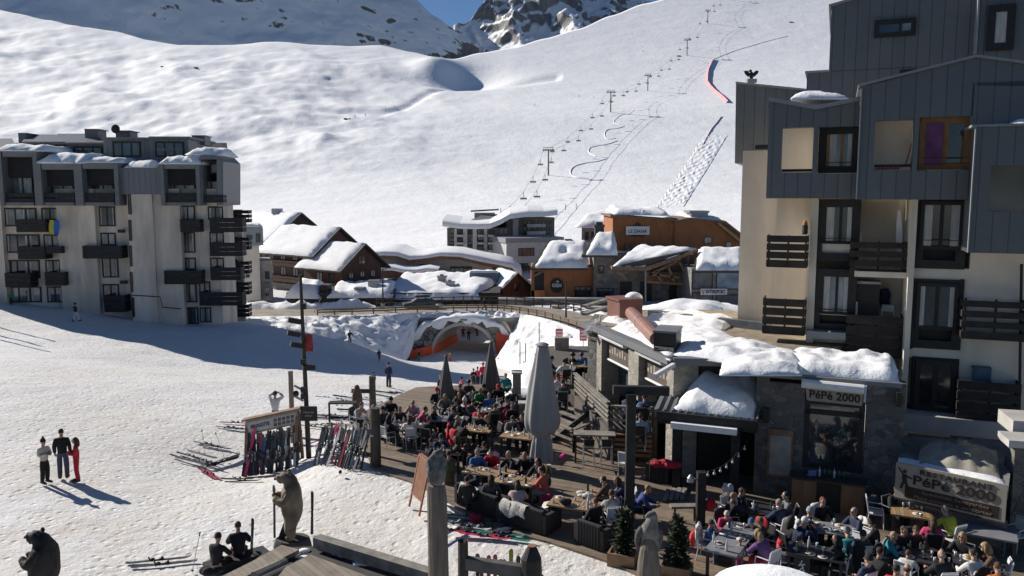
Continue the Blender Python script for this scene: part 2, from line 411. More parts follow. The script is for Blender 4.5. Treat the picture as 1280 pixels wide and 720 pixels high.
def terrain():
    pxs = np.linspace(-280, 1460, 436); n = 200; v = []
    for j in range(n+1+5):
        for px in pxs:
            yr = interp(RID, px)
            if j <= n:
                t = j/n; y = 345+(yr-345)*t; d = smooth_d(y)
                # shelves: the traverse road and the hollow below the col
                sh = 0
                yt = interp([(300,160),(400,146),(480,142),(560,112),(640,106),(700,100)], px)   # traverse path
                k = math.exp(-((y-yt)/3.2)**2)*(1 if 380 < px < 700 else 0)*min(1, max(0,(px-380)/60))
                h = hill_off(px, y, d)*min(1, (1-t)*8+.25) - 8*k*.4
                hb = 22*math.exp(-((px-575)/55)**2-((y-98)/10)**2)                  # hollow in the shade of the shoulder
                h -= hb*.9
                h += 20*math.exp(-((px-548)/30)**2-((y-92)/9)**2)
                z = 10+(245-y)*d/1000 + h
            else:
                k = j-n; d = smooth_d(yr)+k*k*40; z = 10+(245-yr)*smooth_d(yr)/1000 + hill_off(px, yr, smooth_d(yr))*.25 - k*k*10
            v.append(((px-640)*d/1000, d, z))
    N = len(pxs); rows = n+6
    f = [(j*N+i, j*N+i+1, (j+1)*N+i+1, (j+1)*N+i) for j in range(rows-1) for i in range(N-1)]
    mb = MB(); mb.add(v, f); o = mb.build('ski_hill', SNOWF, smooth=True, base=(0,0,0)); tag(o, 'broad sunlit snow slope of the ski area', 'hill', kind='structure')
terrain()
def hill_pt(px, y):
    d = smooth_d(y); h = hill_off(px, y, d)*min(1, ((y-interp(RID,px))/(345-interp(RID,px)))*8+.25)
    return Vector(((px-640)*d/1000, d, 10+(245-y)*d/1000+h))
# far mountains
def Mrock(name, lo, hi, thr, sc, dark=(.07,.068,.066), lite=(.2,.19,.18)):
    m, n, l, b = newmat(name)
    v = coords(n, l, (1,1,1), world=True)
    g = n.new('ShaderNodeNewGeometry'); sp = n.new('ShaderNodeSeparateXYZ'); l.new(g.outputs['Normal'], sp.inputs[0])
    f = noise_tex(n, l, v, sc, 8, .65)
    ad = n.new('ShaderNodeMath'); ad.operation = 'ADD'; l.new(sp.outputs[2], ad.inputs[0])
    ml = n.new('ShaderNodeMath'); ml.operation = 'MULTIPLY_ADD'; l.new(f, ml.inputs[0]); ml.inputs[1].default_value = thr; ml.inputs[2].default_value = -thr*.5
    l.new(ml.outputs[0], ad.inputs[1])
    k = ramp(n, l, ad.outputs[0], [(lo, (0,)*3), (hi, (1,)*3)])
    vs = coords(n, l, (1,1,.35), world=True)
    rk = ramp(n, l, noise_tex(n, l, vs, sc*2.5, 8, .7), [(.3, dark), (.7, lite)])
    l.new(mixc(n, l, k, rk, (.83,.84,.85)), b.inputs['Base Color']); b.inputs['Roughness'].default_value = .85
    bump(n, l, b, noise_tex(n, l, v, sc*1.6, 8, .7), .5, 20)
    return m
def mountain(name, label, mat, px0, px1, nx, ytop, ybot, ny, dfun, amp, fs, seed, ridged=True):
    v = []
    for j in range(ny+1):
        for i in range(nx+1):
            px = px0+(px1-px0)*i/nx; yt = ytop(px); yb = ybot(px); t = j/ny
            y = yb+(yt-yb)*t; d = dfun(px, y)
            x = (px-640)*d/1000; z = 10+(245-y)*d/1000
            q = Vector((x*fs, z*fs*1.1, d*fs*.3+seed))
            r = noise.ridged_multi_fractal(q, .9, 2.1, 7, .9, 2.0, noise_basis='PERLIN_ORIGINAL')-1 if ridged else noise.fractal(q, .8, 2.1, 7, noise_basis='PERLIN_ORIGINAL')
            k = min(1, t*2.5) if ridged else 1
            v.append((x, d-amp*r*k, z+amp*.35*r*k*(1-t*.3)))
    for i in range(nx+1):                                # back side, falling away behind the ridge
        a = v[ny*(nx+1)+i]; v.append((a[0]*1.25, a[1]*1.25, a[2]-60))
    N = nx+1
    f = [(j*N+i, j*N+i+1, (j+1)*N+i+1, (j+1)*N+i) for j in range(ny+1) for i in range(nx)]
    mb = MB(); mb.add(v, f); o = mb.build(name, mat, smooth=True, base=(0,0,0)); tag(o, label, 'mountain', kind='structure')
mountain('shaded_mountain', 'shaded snow mountain flank with scattered rocks', Mrock('shaded_mountain', .36, .44, 1.2, .012), -320, 600, 200,
   lambda px: interp([(-320,-140),(300,-95),(440,-38),(500,-4),(520,8),(545,30),(565,44),(590,62),(610,70)], px), lambda px: 125, 90, lambda px, y: 2000+(px+320)*2.6+(100-y)*4, 46, .0026, 3, False)
mountain('rocky_peak', 'bare rocky peak above the col', Mrock('rocky_peak', .46, .60, .7, .012, (.10,.10,.10), (.28,.275,.27)), 540, 860, 150,
   lambda px: interp([(540,66),(560,52),(580,34),(600,18),(618,2),(635,-14),(660,-40),(720,-60),(770,-22),(790,2),(800,11),(815,24),(860,44)], px), lambda px: 95, 90,
   lambda px, y: 4200+(95-y)*9+abs(px-690)*1.6, 130, .0028, 5)
# ---------------------------------------------------------------- road, embankment, tunnel
ASPH = M('sanded_asphalt', (.26,.225,.18), .9, .3, .5, .3, 12)
STONE = Mstone('grey_stone', [(.20,.19,.175),(.30,.285,.26),(.15,.145,.14),(.26,.24,.21)])
ROCK = Mstone('rough_rock', [(.22,.21,.195),(.34,.32,.29),(.15,.145,.14),(.27,.25,.22)], .75, (.08,.078,.075), .9, (1,1,1.2))
CONC = M('concrete', (.42,.40,.37), .85, .2, .9, .3, 8)
DWOOD = M('dark_wood', (.05,.042,.035), .7, .35, 4, .3, 25)
BLACKW = M('black_stained_wood', (.018,.017,.016), .65, .4, 4, .3, 25)
GWOOD = M('grey_wood', (.21,.19,.165), .8, .35, 3, .35, 30)
BWOOD = M('brown_wood', (.20,.12,.07), .7, .35, 3, .35, 30)
STEEL = M('galvanised_steel', (.30,.30,.31), .45, .15, 5, .05, 20, metal=.6)
WHITEM = M('white_paint', (.72,.71,.69), .5, .1, 6, .05)
GLASS = Mglass()
def ribbon(name, label, offs, zf, mat, t0=0, t1=RN):
    v = []; f = []
    for i in range(t0, t1+1):
        for o in offs:
            p = RC[i]+RNOR[i]*o; v.append((p.x, p.y, road_z(RC[i])+zf))
    N = len(offs)
    f = [(i*N+j, i*N+j+1, (i+1)*N+j+1, (i+1)*N+j) for i in range(t1-t0) for j in range(N-1)]
    mb = MB(); mb.add(v, f); o = mb.build(name, mat, smooth=True, base=(0,0,0)); tag(o, label, 'road', kind='structure'); return o
ribbon('road', 'sanded tan road crossing over the tunnel', [-3.6,-1.2,1.2,3.6], .0, ASPH)
# embankment on the camera side
def embankment():
    v = []; m = 26
    for i2 in range(0, 2*RN+1):
        i = min(RN, i2//2); i1 = min(RN, i+1); fr = (i2-2*i)/2; c0 = RC[i].lerp(RC[i1], fr); nr = RNOR[i].lerp(RNOR[i1], fr)
        a = c0+nr*3.55; za = road_z(c0)+.03
        
        w = min(1, max(0, (-13-a.x)/3.0)) if a.x < -6 else min(1, max(0, (a.x-1.2)/3.2))
        toe = a+nr*(8.5*w)+Vector((0,0,0)); 
        if w < 1: 
            toe = Vector((toe.x, toe.y*w+109.75*(1-w), 0))
        zt = gz(toe.x, toe.y)*w + (-6.75)*(1-w) - .1*w
        for j in range(m+1):
            t = j/m; p = a.lerp(toe, t); 
            prof = t**1.15 if w > .5 else t
            z = za+(zt-za)*prof + .35*math.sin(math.pi*t)*w
            z += (.42*fbm(p.x, p.y, .7, 4, 4)+.34*fbm(p.x,p.y,1.9,3,5))*min(1, t*6)*(min(1, (1-t)*5+.15))
            v.append((p.x, p.y, z))
    N = m+1
    f = [(i*N+j, i*N+j+1, (i+1)*N+j+1, (i+1)*N+j) for i in range(2*RN) for j in range(m)]
    mb = MB(); mb.add(v, f); o = mb.build('snow_bank', SNOW, smooth=True, base=(0,0,0)); tag(o, 'lumpy ploughed snow bank under the road', 'snow bank', kind='structure')
embankment()
def tunnel():
    t = thing('tunnel', 'rough stone tunnel arch carrying the road over the piste', 'tunnel', (-6.7, 110, -11.8))
    n = 18; x0, x1 = -10.9, -2.5; zb, zt = -12.2, -7.75; Yf = 109.4; xc = (x0+x1)/2; hw = (x1-x0)/2; L = 11.5; dr = .19
    arc = [(xc-hw*math.cos(math.pi*i/n)*(1), zb+(zt-zb)*math.sin(math.pi*i/n)**.85) for i in range(n+1)]
    out = [(-15.6,-12.0),(-14.6,-10.2),(-13.4,-8.8),(-11.9,-7.6),(-10.4,-6.95),(-8.8,-6.7),(-7.2,-6.62),(-5.4,-6.7),(-3.6,-7.0),(-2.0,-7.5),(-1.0,-8.3),(-.1,-9.4),(.6,-10.6),(1.2,-12.0)]
    # head wall: strips between outline and arch (resampled to the same count)
    def resample(P, k):
        d = [0]; 
        for a, b in zip(P, P[1:]): d.append(d[-1]+math.hypot(b[0]-a[0], b[1]-a[1]))
        r = []
        for i in range(k+1):
            s = d[-1]*i/k; j = max(0, min(len(P)-2, next((q for q in range(len(P)-1) if d[q+1] >= s), len(P)-2)))
            f = (s-d[j])/max(1e-6, d[j+1]-d[j]); r.append((P[j][0]+(P[j+1][0]-P[j][0])*f, P[j][1]+(P[j+1][1]-P[j][1])*f))
        return r
    k = 36; A = resample(arc, k); O = resample(out, k); mb = MB(); v = []; m = 8
    for i in range(k+1):
        for j in range(m+1):
            f = j/m; x = A[i][0]+(O[i][0]-A[i][0])*f; z = A[i][1]+(O[i][1]-A[i][1])*f
            bulge = (.45*fbm(x, z, .9, 4, 21)+.25)*(1 if j > 0 else 0)
            v.append((x, Yf-bulge-.25*f+ (.5 if j == m else 0), z))
    N = m+1
    fs = [(i*N+j, (i+1)*N+j, (i+1)*N+j+1, i*N+j+1) for i in range(k) for j in range(m)]
    bk = len(v); v2 = [(p[0], Yf+1.0, p[2]) for p in v]
    mb.add(v, fs); mb.build('head_wall', ROCK, t)
    # concrete ring and barrel
    mb = MB(); ri = MB()
    v = []
    for i in range(n+1):
        for s in (0, .25, .5, .75, 1): v.append((arc[i][0]+dr*L*s, Yf+.05+L*s, arc[i][1]))
        for s in (1, .5, 0): 
            ox = xc+(arc[i][0]-xc)*1.07; oz = zb+(arc[i][1]-zb)*1.1; v.append((ox+dr*L*s, Yf+.1+L*s, oz))
    K = 8
    fs = [(i*K+j, (i+1)*K+j, (i+1)*K+(j+1)%K, i*K+(j+1)%K) for i in range(n) for j in range(K)]
    mb.add(v, fs); mb.build('barrel', CONC, t, smooth=False)
    for i in range(n):
        a, b = arc[i], arc[i+1]
        sc = lambda p, q: (xc+(p[0]-xc)*q, zb+(p[1]-zb)*(1+(q-1)*1.2))
        A0, A1, B0, B1 = sc(a, 1.0), sc(b, 1.0), sc(a, 1.09), sc(b, 1.09)
        ri.hexa([(A0[0],Yf-.5,A0[1]),(A1[0],Yf-.5,A1[1]),(A1[0],Yf+.04,A1[1]),(A0[0],Yf+.04,A0[1]),(B0[0],Yf-.5,B0[1]),(B1[0],Yf-.5,B1[1]),(B1[0],Yf+.04,B1[1]),(B0[0],Yf+.04,B0[1])])
    ri.build('arch_ring', CONC, t)
    # back wall of the embankment so light does not leak
    mb = MB(); mb.box((-16.6,113.6,-9.5),(7.2,6,5.4)); mb.box((3.6,113.6,-9.5),(7.2,6,5.4)); mb.box((-6.0,114.5,-7.0),(16,8,.8)); mb.build('abutment', CONC, t)
    # snow lying over the head wall
    mb = MB(); v = []
    for i in range(k+1):
        ox, oz = O[i]
        for j, (dy, dz) in enumerate(((-.6,-.55),(-.85,-.1),(-.6,.3),(.6,.45),(2.4,.35))):
            w = .6+.7*fbm(ox, oz, .55, 3, 31) ; q = max(.1, min(1.6, .75+1.2*fbm(ox*1.3, j*.3, .5, 3, 33)))
            v.append((ox, Yf+dy*(.6+.5*w), oz+dz*q - (.5*q if j == 0 else 0)))
    fs = [(i*5+j, (i+1)*5+j, (i+1)*5+j+1, i*5+j+1) for i in range(k) for j in range(4)]
    mb.add(v, fs); mb.build('snow_cover', SNOW, t, smooth=True)
    return t
tunnel()
ORANGE = M('orange_padding', (.72,.10,.035), .6, .15, 1.5, .15, 6)
def pads():
    # padding along the left wall and on the right corner
    mb = MB(); v = []
    pts = [(-15.0,107.6,-11.7,.55),(-13.0,108.0,-11.75,.95),(-11.3,108.6,-11.8,1.3),(-10.5,109.8,-11.8,1.4),(-9.9,113,-11.85,1.25),(-9.0,117,-11.9,1.1),(-8.3,120.6,-11.9,1.0)]
    for x, y, z, h in pts:
        for dx, dz in ((0,-.2),(-.12,h*.5),(-.3,h),(-.62,h),(-.6,-.2)): v.append((x+dx*.5+.05, y-(.25 if y < 109 else 0), z+dz))
    fs = [(i*5+j, (i+1)*5+j, (i+1)*5+(j+1)%5, i*5+(j+1)%5) for i in range(len(pts)-1) for j in range(5)]
    fs += [(0,1,2,3,4), tuple((len(pts)-1)*5+j for j in range(5))]
    mb.add(v, fs); tag(mb.build('safety_padding', ORANGE), 'long orange safety padding along the left side of the stone tunnel', 'safety padding')
    mb = MB(); a = -2.25
    for (p, q, h0, h1) in (((a,108.9),(a+2.2,108.3),3.2,2.7),):
        mb.hexa([(p[0],p[1],-12),(q[0],q[1],-12),(q[0],q[1]+.35,-12),(p[0],p[1]+.35,-12),(p[0]+.05,p[1],-11.9+h0),(q[0]-.1,q[1],-11.9+h1),(q[0]-.1,q[1]+.35,-11.9+h1),(p[0]+.05,p[1]+.35,-11.9+h0)])
    o = mb.build('safety_padding', ORANGE); tag(o, 'tall orange safety pad on the right corner of the tunnel mouth', 'safety padding')
    mb = MB(); mb.hexa([(.05,108.1,-12.2),(2.0,107.7,-12.2),(2.0,108,-12.2),(.05,108.45,-12.2),(.05,108.0,-10.9),(2.0,107.7,-11.3),(2.0,107.9,-11.3),(.05,108.3,-10.9)])
    tag(mb.build('safety_padding', ORANGE), 'low orange safety pad right of the tall one at the tunnel mouth', 'safety padding')
pads()
# guard rails of the road
def rail(label, side, t0, t1, mat, h=.95, step=3, rails=(.45,.85), name='guard_rail', sz=.16):
    o = RC[(t0+t1)//2]+RNOR[(t0+t1)//2]*side
    r = thing(name, label, 'guard rail', (o.x, o.y, road_z(RC[(t0+t1)//2])))
    for z in rails:
        mb = MB()
        for i in range(t0, t1):
            a = RC[i]+RNOR[i]*side; b = RC[i+1]+RNOR[i+1]*side
            mb.beam((a.x,a.y,road_z(RC[i])+z), (b.x,b.y,road_z(RC[i+1])+z), .1, sz)
        mb.build('rail', mat, r)
    for i in range(t0, t1+1, step):
        a = RC[i]+RNOR[i]*side; mb = MB(); mb.box((a.x,a.y,road_z(RC[i])+h/2-.1),(.16,.16,h+.2)); mb.build('post', mat, r)
rail('brown wooden guard rail on the near edge of the road above the tunnel', 3.35, 40, 132, M('rail_wood', (.16,.12,.08), .8, .3, 3), .9, 3, (.5,.8), sz=.2)
rail('dark post and rail fence on the far edge of the road behind the car', -3.9, 50, 92, M('fence_wood', (.11,.085,.065), .8, .3, 3), 1.25, 2, (.55,1.1), sz=.12)
# ploughed snow ridge on the far side
def ridge(label, t0, t1, side, h, w, seed):
    v = []; K = 9
    for i in range(t0*2, t1*2+1):
        i2 = i/2; a = RC[int(i2)].lerp(RC[min(RN, int(i2)+1)], i2-int(i2))+RNOR[int(i2)]*side; e = min(1, min(i-t0*2, t1*2-i)/4)
        for j in range(K):
            q = j/(K-1); dy = (q-.5)*w; zz = h*math.sin(math.pi*q)**.7*(.75+.5*fbm(a.x, q*2, .7, 3, seed))*e
            p = a+RNOR[int(i2)]*(-dy); v.append((p.x, p.y, road_z(a)-.1+zz))
    n = t1*2-t0*2
    fs = [(i*K+j, i*K+j+1, (i+1)*K+j+1, (i+1)*K+j) for i in range(n) for j in range(K-1)]
    mb = MB(); mb.add(v, fs); o = mb.build('snow_ridge', SNOW, smooth=True); tag(o, label, 'snow bank', kind='structure')
ridge('ploughed snow ridge along the far edge of the road', 20, 50, -5.0, 1.2, 3.0, 3)
ridge('low ploughed snow along the foot of the stone retaining wall', 86, 112, -4.6, .9, 1.8, 8)
# stone retaining walls right of the road
def walls():
    pl = PL(700, 124, -2)
    t = thing('retaining_wall', 'long two tier grey stone retaining wall below the orange hotel', 'wall', pl.P(700, 393))
    mb = MB(); pl.box(mb, 624, 374, 790, 392, 0, -1); mb.build('upper_wall', STONE, t)
    mb = MB(); pl.box(mb, 623, 372.6, 790, 374.4, .12, -1.1); mb.build('coping', CONC, t)
    pl2 = PL(740, 117, 10)
    mb = MB(); pl2.box(mb, 690, 385, 800, 402, 0, -1); mb.build('lower_wall', STONE, t)
    mb = MB(); pl2.box(mb, 689, 383.6, 800, 385.4, .12, -1.1); mb.build('lower_coping', CONC, t)
walls()
# ---------------------------------------------------------------- windows and balconies shared by all buildings
FRAMED = M('dark_window_frame', (.022,.02,.018), .6, .2, 5, 0)
FRAMEW = M('pale_window_frame', (.5,.49,.47), .6, .1, 5, 0)
CURT = M('curtain', (.45,.43,.39), .9, .25, 3, .2, 8, stretch=(4,4,.4))
GLASSB = Mglass('bright_window_glass', (.16,.17,.18), .12)
ZINC = None
def window(pl, root, x0, y0, x1, y1, f=0, rec=.12, fm=None, gm=None, mull=1, fw=.09, name='window', curtain=0, trans=False):
    """frame ring standing in front of a recessed pane; the pane hides a dark box behind"""
    fm = fm or FRAMED; gm = gm or GLASS
    if name not in ('window_surround','window_recess'): rec = min(rec, .03)
    q = pl.quad(x0, y0, x1, y1, f); w = (q[1]-q[0]).length; h = (q[3]-q[0]).z
    e = pl.e; up = Vector((0,0,1)); n = pl.n; mb = MB()
    def bx(m, a0, a1, b0, b1, f0, f1):
        p = [q[0]+e*a+up*b+n*c for c in (f1, f0) for (a, b) in ((a0,b0),(a1,b0),(a1,b1),(a0,b1))]
        m.hexa([p[0],p[1],p[5],p[4],p[3],p[2],p[6],p[7]])
    for (a0,a1,b0,b1) in ((0,fw,0,h),(w-fw,w,0,h),(fw,w-fw,0,fw),(fw,w-fw,h-fw,h)): bx(mb, a0,a1,b0,b1,.05,-rec)
    for k in range(1, mull+1):
        c = w*k/(mull+1); bx(mb, c-fw*.5, c+fw*.5, fw, h-fw, .03, -rec+.02)
    if trans: bx(mb, fw, w-fw, h*.28-fw*.4, h*.28+fw*.4, .025, -rec+.02)
    o = mb.build(name, fm, root)
    mb = MB(); bx(mb, fw*.6, w-fw*.6, fw*.6, h-fw*.6, -rec+.03, -rec-.02); mb.build('pane', gm, o)
    if curtain:
        for k in range(mull+1):
            a = w*k/(mull+1)+fw; b = w*(k+1)/(mull+1)-fw; mb = MB(); cw = (b-a)*curtain
            if (k % 2) == 0: bx(mb, a, a+cw, fw, h-fw, -rec+.055, -rec+.034)
            else: bx(mb, b-cw, b, fw, h-fw, -rec+.055, -rec+.035)
            mb.build('curtain', CURT, o)
    return o
def balcony(pl, root, x0, y0, x1, y1, out=1.2, mat=None, boards=4, snow=False, label=None, back=0, tiltgap=.3):
    """boarded box balcony standing out from the facade: floor, front boards, side boards, posts"""
    mat = mat or BLACKW
    f = out+back
    q = pl.quad(x0, y0, x1, y1, f); w = (q[1]-q[0]).length; h = (q[3]-q[0]).z; e, n, up = pl.e, pl.n, Vector((0,0,1))
    def bx(m, a0, a1, b0, b1, c0, c1):
        p = [q[0]+e*a+up*b+n*c for c in (c1, c0) for (a, b) in ((a0,b0),(a1,b0),(a1,b1),(a0,b1))]
        m.hexa([p[0],p[1],p[5],p[4],p[3],p[2],p[6],p[7]])
    mb = MB(); bx(mb, .02, w-.02, -.02, .12, -.03, -out); 
    bal = mb.build('balcony', mat, root)
    bh = h/boards; g = bh*tiltgap*.5
    mb = MB()
    for k in range(boards): bx(mb, 0, w, k*bh+g*.3, (k+1)*bh-g, 0, -.045)
    mb.build('railing', mat, bal)
    for (a0, a1) in ((0,.045),(w-.045,w)):
        mb = MB()
        for k in range(boards): bx(mb, a0, a1, k*bh+g*.3, (k+1)*bh-g, -.05, -out)
        mb.build('side_railing', mat, bal)
    for a in (.06, w*.5, w-.12):
        mb = MB(); bx(mb, a, a+.07, 0, h*.97, -.047, -.11); mb.build('post', mat, bal)
    if snow:
        mb = MB(); bx(mb, .1, w-.1, .12, .3, -.15, -out+.1); mb.build('snow_on_floor', SNOW, bal)
    return bal
def Mclad(name, col, ang, w=.5, rough=.45, metal=.0, seam=.06):
    """standing-seam metal sheets: thin raised vertical seams, slight sheet to sheet change"""
    return Mplank(name, col, 'a%g' % ang, w, rough, .12, seam, .15)
# ================================================================ LEFT APARTMENT BUILDING
def left_building():
    D = 83
    pl = PL(150, D, -3)
    conc = M('left_concrete', (.62,.535,.44), .85, .28, .6, .3, 5, stretch=(1,1,.22))
    clad = Mclad('left_zinc', (.16,.165,.175), -3, .55)
    cladl = M('left_zinc_frame', (.15,.155,.16), .5, .15, 1, .1)
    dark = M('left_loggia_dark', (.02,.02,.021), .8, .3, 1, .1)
    base = pl.P(150, 394)
    r = thing('apartment_building', 'long stepped concrete apartment block with dark zinc top floors at the left edge', 'building', base)
    # concrete body: a series of facade strips, some standing forward
    strips = [(-60,6,0.0),(6,75,-.7),(75,100,.1),(100,122,.35),(122,163,-.3),(163,194,.9),(194,228,.6),(228,250,-.2),(250,276,.15)]
    for i, (a, b, f) in enumerate(strips):
        mb = MB(); pl.box(mb, a, 236, b, 425, f, -14 if b < 229 else (-10 if b < 251 else -5)); mb.build('wall', conc, r)
    # zinc top storeys
    bays = [(-60,-2,.9),(-2,47,1.5),(47,98,1.5),(98,148,1.5)]
    tops = {-2:200, 47:205, 98:203}
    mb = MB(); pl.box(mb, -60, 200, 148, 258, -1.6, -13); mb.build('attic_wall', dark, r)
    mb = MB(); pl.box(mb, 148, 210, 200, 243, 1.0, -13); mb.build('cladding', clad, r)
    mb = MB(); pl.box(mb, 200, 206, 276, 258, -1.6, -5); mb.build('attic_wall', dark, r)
    def bay(x0, x1, yt, yb, f=1.6, side=5, head=8, foot=0, lower=True):
        mb = MB()
        pl.box(mb, x0, yt, x0+side, yb, f, -1.6); pl.box(mb, x1-side, yt, x1, yb, f, -1.6)
        pl.box(mb, x0+side, yt, x1-side, yt+head, f, -1.6)
        pl.box(mb, x0+side, yb-4, x1-side, yb, f-.2, -1.6)
        o = mb.build('cladding_bay', cladl, r)
        xa, xb = x0+side, x1-side
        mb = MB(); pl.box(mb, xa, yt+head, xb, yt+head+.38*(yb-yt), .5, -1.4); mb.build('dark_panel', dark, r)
        window(pl, r, xa+.5, yt+head+.34*(yb-yt), xb-.5, yb-9, -.4, .15, None, GLASSB if random.random() < .5 else GLASS, 2, .12, curtain=.3)
        balcony(pl, r, xa, yb-17, xb, yb-3, 1.3, BLACKW, 2, back=0)
    bay(-2, 47, 188, 257); bay(47, 98, 204, 257); bay(98, 148, 203, 257); bay(200, 250, 203, 257)
    # right end bay with chamfered top
    mb = MB(); pl.box(mb, 250, 194, 271, 199, 1.4, -5); mb.build('cladding', cladl, r)
    mb = MB(); pl.poly(mb, [(271,194),(279,202),(279,257),(271,257)], 1.0, -5.2); mb.build('cladding', clad, r)
    mb = MB(); pl.box(mb, 250, 199, 253, 257, 1.3, -1.6); mb.build('cladding', cladl, r)
    window(pl, r, 253, 226, 276, 246, -.4, .15, None, GLASSB, 1, .12)
    window(pl, r, 262, 204, 274, 217, -.3, .15, None, GLASS, 0, .12)
    balcony(pl, r, 252, 243, 279, 253, 1.2, BLACKW, 2)
    # windows of the concrete storeys (rows of the photograph)
    W = [(6,260,46,283,2),(52,260,73,276,1),(8,293,50,316,2),(55,293,76,316,1),(8,325,50,348,2),(57,325,76,343,1),(10,358,52,378,2),(59,358,79,378,1),
         (124,258,144,283,1),(126,291,145,307,1),(128,322,148,347,1),(129,355,149,378,1),
         (225,257,244,275,1),(226,290,244,316,1),(227,322,245,338,1),(228,354,246,378,1),(229,384,248,405,1),
         (260,258,279,275,1),(262,290,280,305,1),(263,322,280,336,1),(249,352,263,367,1),(250,384,264,403,1)]
    fpos = lambda x: [f for a, b, f in strips if a <= x < b][0]
    for i, (x0,y0,x1,y1,m) in enumerate(W):
        f = fpos((x0+x1)/2)+.06
        window(pl, r, x0, y0, x1, y1, f, .12, None, GLASSB if i % 3 == 0 else GLASS, m, .14, curtain=.35 if i % 2 else .2)
    for (x0,y0,x1,y1) in ((160,243,164,268),(161,275,164.5,301),(162,307,165,333),(163,340,166,365),(165,372,168,396)):
        window(pl, r, x0, y0, x1, y1, .95, .1, None, GLASS, 0, .08)
    mb = MB(); pl.box(mb, 147,287,155,291,.4,.1); pl.box(mb, 150,351,158,355,.4,.1); mb.build('vent', FRAMED, r)
    B = [(20,274,57,290),(22,308,56,324),(6,341,38,359),(56,340,81,357),(57,308,76,316.5),(103,307,152,323),(130,369,156,390),(225,274,250,290),(205,338,252,355),(262,272,303,290),(262,303,303,320),(263,334,301,350),(249,365,303,382)]
    for x0,y0,x1,y1 in B: balcony(pl, r, x0, y0, x1, y1, 1.5, BLACKW, 3, tiltgap=.1, back=max(-.6, fpos(min(297,(x0+x1)/2)) if x1 < 255 else -.2))
    # further wing seen end-on with a column of balconies
    pw = PL(300, 96, -3)
    mb = MB(); pw.box(mb, 280, 262, 304, 402, 0, -.6); mb.build('far_wing_wall', conc, r)
    for y in (262,296,326,352,380): balcony(pw, r, 293, y, 311, y+16, 1.4, BLACKW, 3)
    for y in (286,318,346): 
        mb = MB(); pw.box(mb, 290, y-22, 296, y-10, .06, -.1); mb.build('small_window', FRAMED, r)
    # rear wing, hidden behind the front one: its shadow is what lies across the piste
    mb = MB(); mb.hexa([(-62,95,-10),(-33.4,95,-10),(-37.2,106,-10),(-62,106,-10),(-62,95,16.2),(-33.4,95,16.2),(-37.2,106,16.2),(-62,106,16.2)]); mb.build('rear_wing', conc, r)
    # roof: snow slabs on the bays
    def snowcap(x0, x1, y, f, b, t, seed):
        A = pl.P(x0, y, f); Bq = pl.P(x1, y, f); d = pl.n*(b-f); Bq.z = A.z = (A.z+Bq.z)/2
        snow_slab('roof_snow', (A, Bq, Bq+d, A+d), t, SNOW, r, 18, 6, seed, .5)
    snowcap(-8, 50, 188.5, 2.0, -7, .75, 1); snowcap(46, 105, 204, 2.1, -7, 1.0, 2); snowcap(100, 147, 203, 1.9, -7, .6, 3); snowcap(155, 192, 209.5, 1.0, -5, .7, 4); snowcap(198, 250, 205, 2.0, -6, .7, 5); snowcap(232, 276, 194, 1.0, -5, .8, 6)
    # penthouses behind
    def pent(x0, x1, y0, y1, f, b, wx0, wx1, wy0, wy1):
        mb = MB(); pl.box(mb, x0, y0, x1, y1, f, b); mb.build('penthouse_wall', clad, r)
        mb = MB(); pl.box(mb, x0-1.5, y0-2.5, x1+1.5, y0, f+.6, b); mb.build('penthouse_eave', cladl, r)
        window(pl, r, wx0, wy0, wx1, wy1, f+.07, .1, None, GLASS, 2, .15)
    pent(130, 187, 174, 212, -3.5, -11, 141, 176, 177, 196); pent(187, 236, 173, 212, -3, -11, 194, 230, 177, 196)
    mb = MB(); pl.box(mb, 195, 185, 229, 189, -2.9, -3.1); mb.build('penthouse_rail', cladl, r)
    mb = MB(); pl.box(mb, 30, 178, 135, 212, -5, -12); mb.build('penthouse_wall', clad, r)
    window(pl, r, 42, 181, 82, 190, -4.92, .1, None, GLASS, 2, .15); window(pl, r, 92, 183, 128, 193, -4.92, .1, None, GLASS, 2, .15)
    # corrugated pent roofs
    ROOF = Mclad('left_roof_sheet', (.19,.185,.175), -3, .32, .4)
    for (x0, x1, ya, xb0, xb1, yb) in ((-12,22,186,-8,15,173),(27,81,177,36,72,168),(66,132,178,72,118,167)):
        a, b, c, d = pl.P(x0, ya, -4.4), pl.P(x1, ya, -4.4), pl.P(xb1, yb, -9.5), pl.P(xb0, yb, -9.5)
        z = Vector((0,0,-.15)); mb = MB(); mb.hexa([a+z,b+z,c+z,d+z,a,b,c,d]); mb.build('sheet_roof', ROOF, r)
    for (x0,y0,x1,y1) in ((23,167,33,180),(106,162,123,176),(146,164,163,176),(240,170,256,181)):
        mb = MB(); pl.box(mb, x0, y0, x1, y1, -7, -9); pl.box(mb, x0-.8, y0-1, x1+.8, y0, -6.8, -9.2); mb.build('chimney', cladl, r)
    # satellite dish on a small mast
    p = pl.P(145, 163, -6); mb = MB(); mb.tube([p-Vector((0,0,1.3)), p], .05); mb.ball(p+Vector((0,-.1,.15)), (.5,.12,.5), 10, 5); 
    tag(mb.build('satellite_dish', FRAMED, None), 'dark satellite dish on the roof of the long concrete block', 'satellite dish')
    # water pipe and small white cabinet at the foot
    mb = MB(); pts = [pl.P(165,369,1.05), pl.P(200,371,1.0), pl.P(203,384,.75), pl.P(226,386,.75)]
    mb.tube(pts, .05); mb.build('pipe', FRAMED, r)
    mb = MB(); p = G(212, 398); mb.box(p+Vector((0,0,.6)), (1.0,.6,1.4)); mb.box(p+Vector((0,0,1.33)), (1.1,.7,.06)); tag(mb.build('cabinet', WHITEM), 'white cabinet at the foot of the concrete block', 'cabinet')
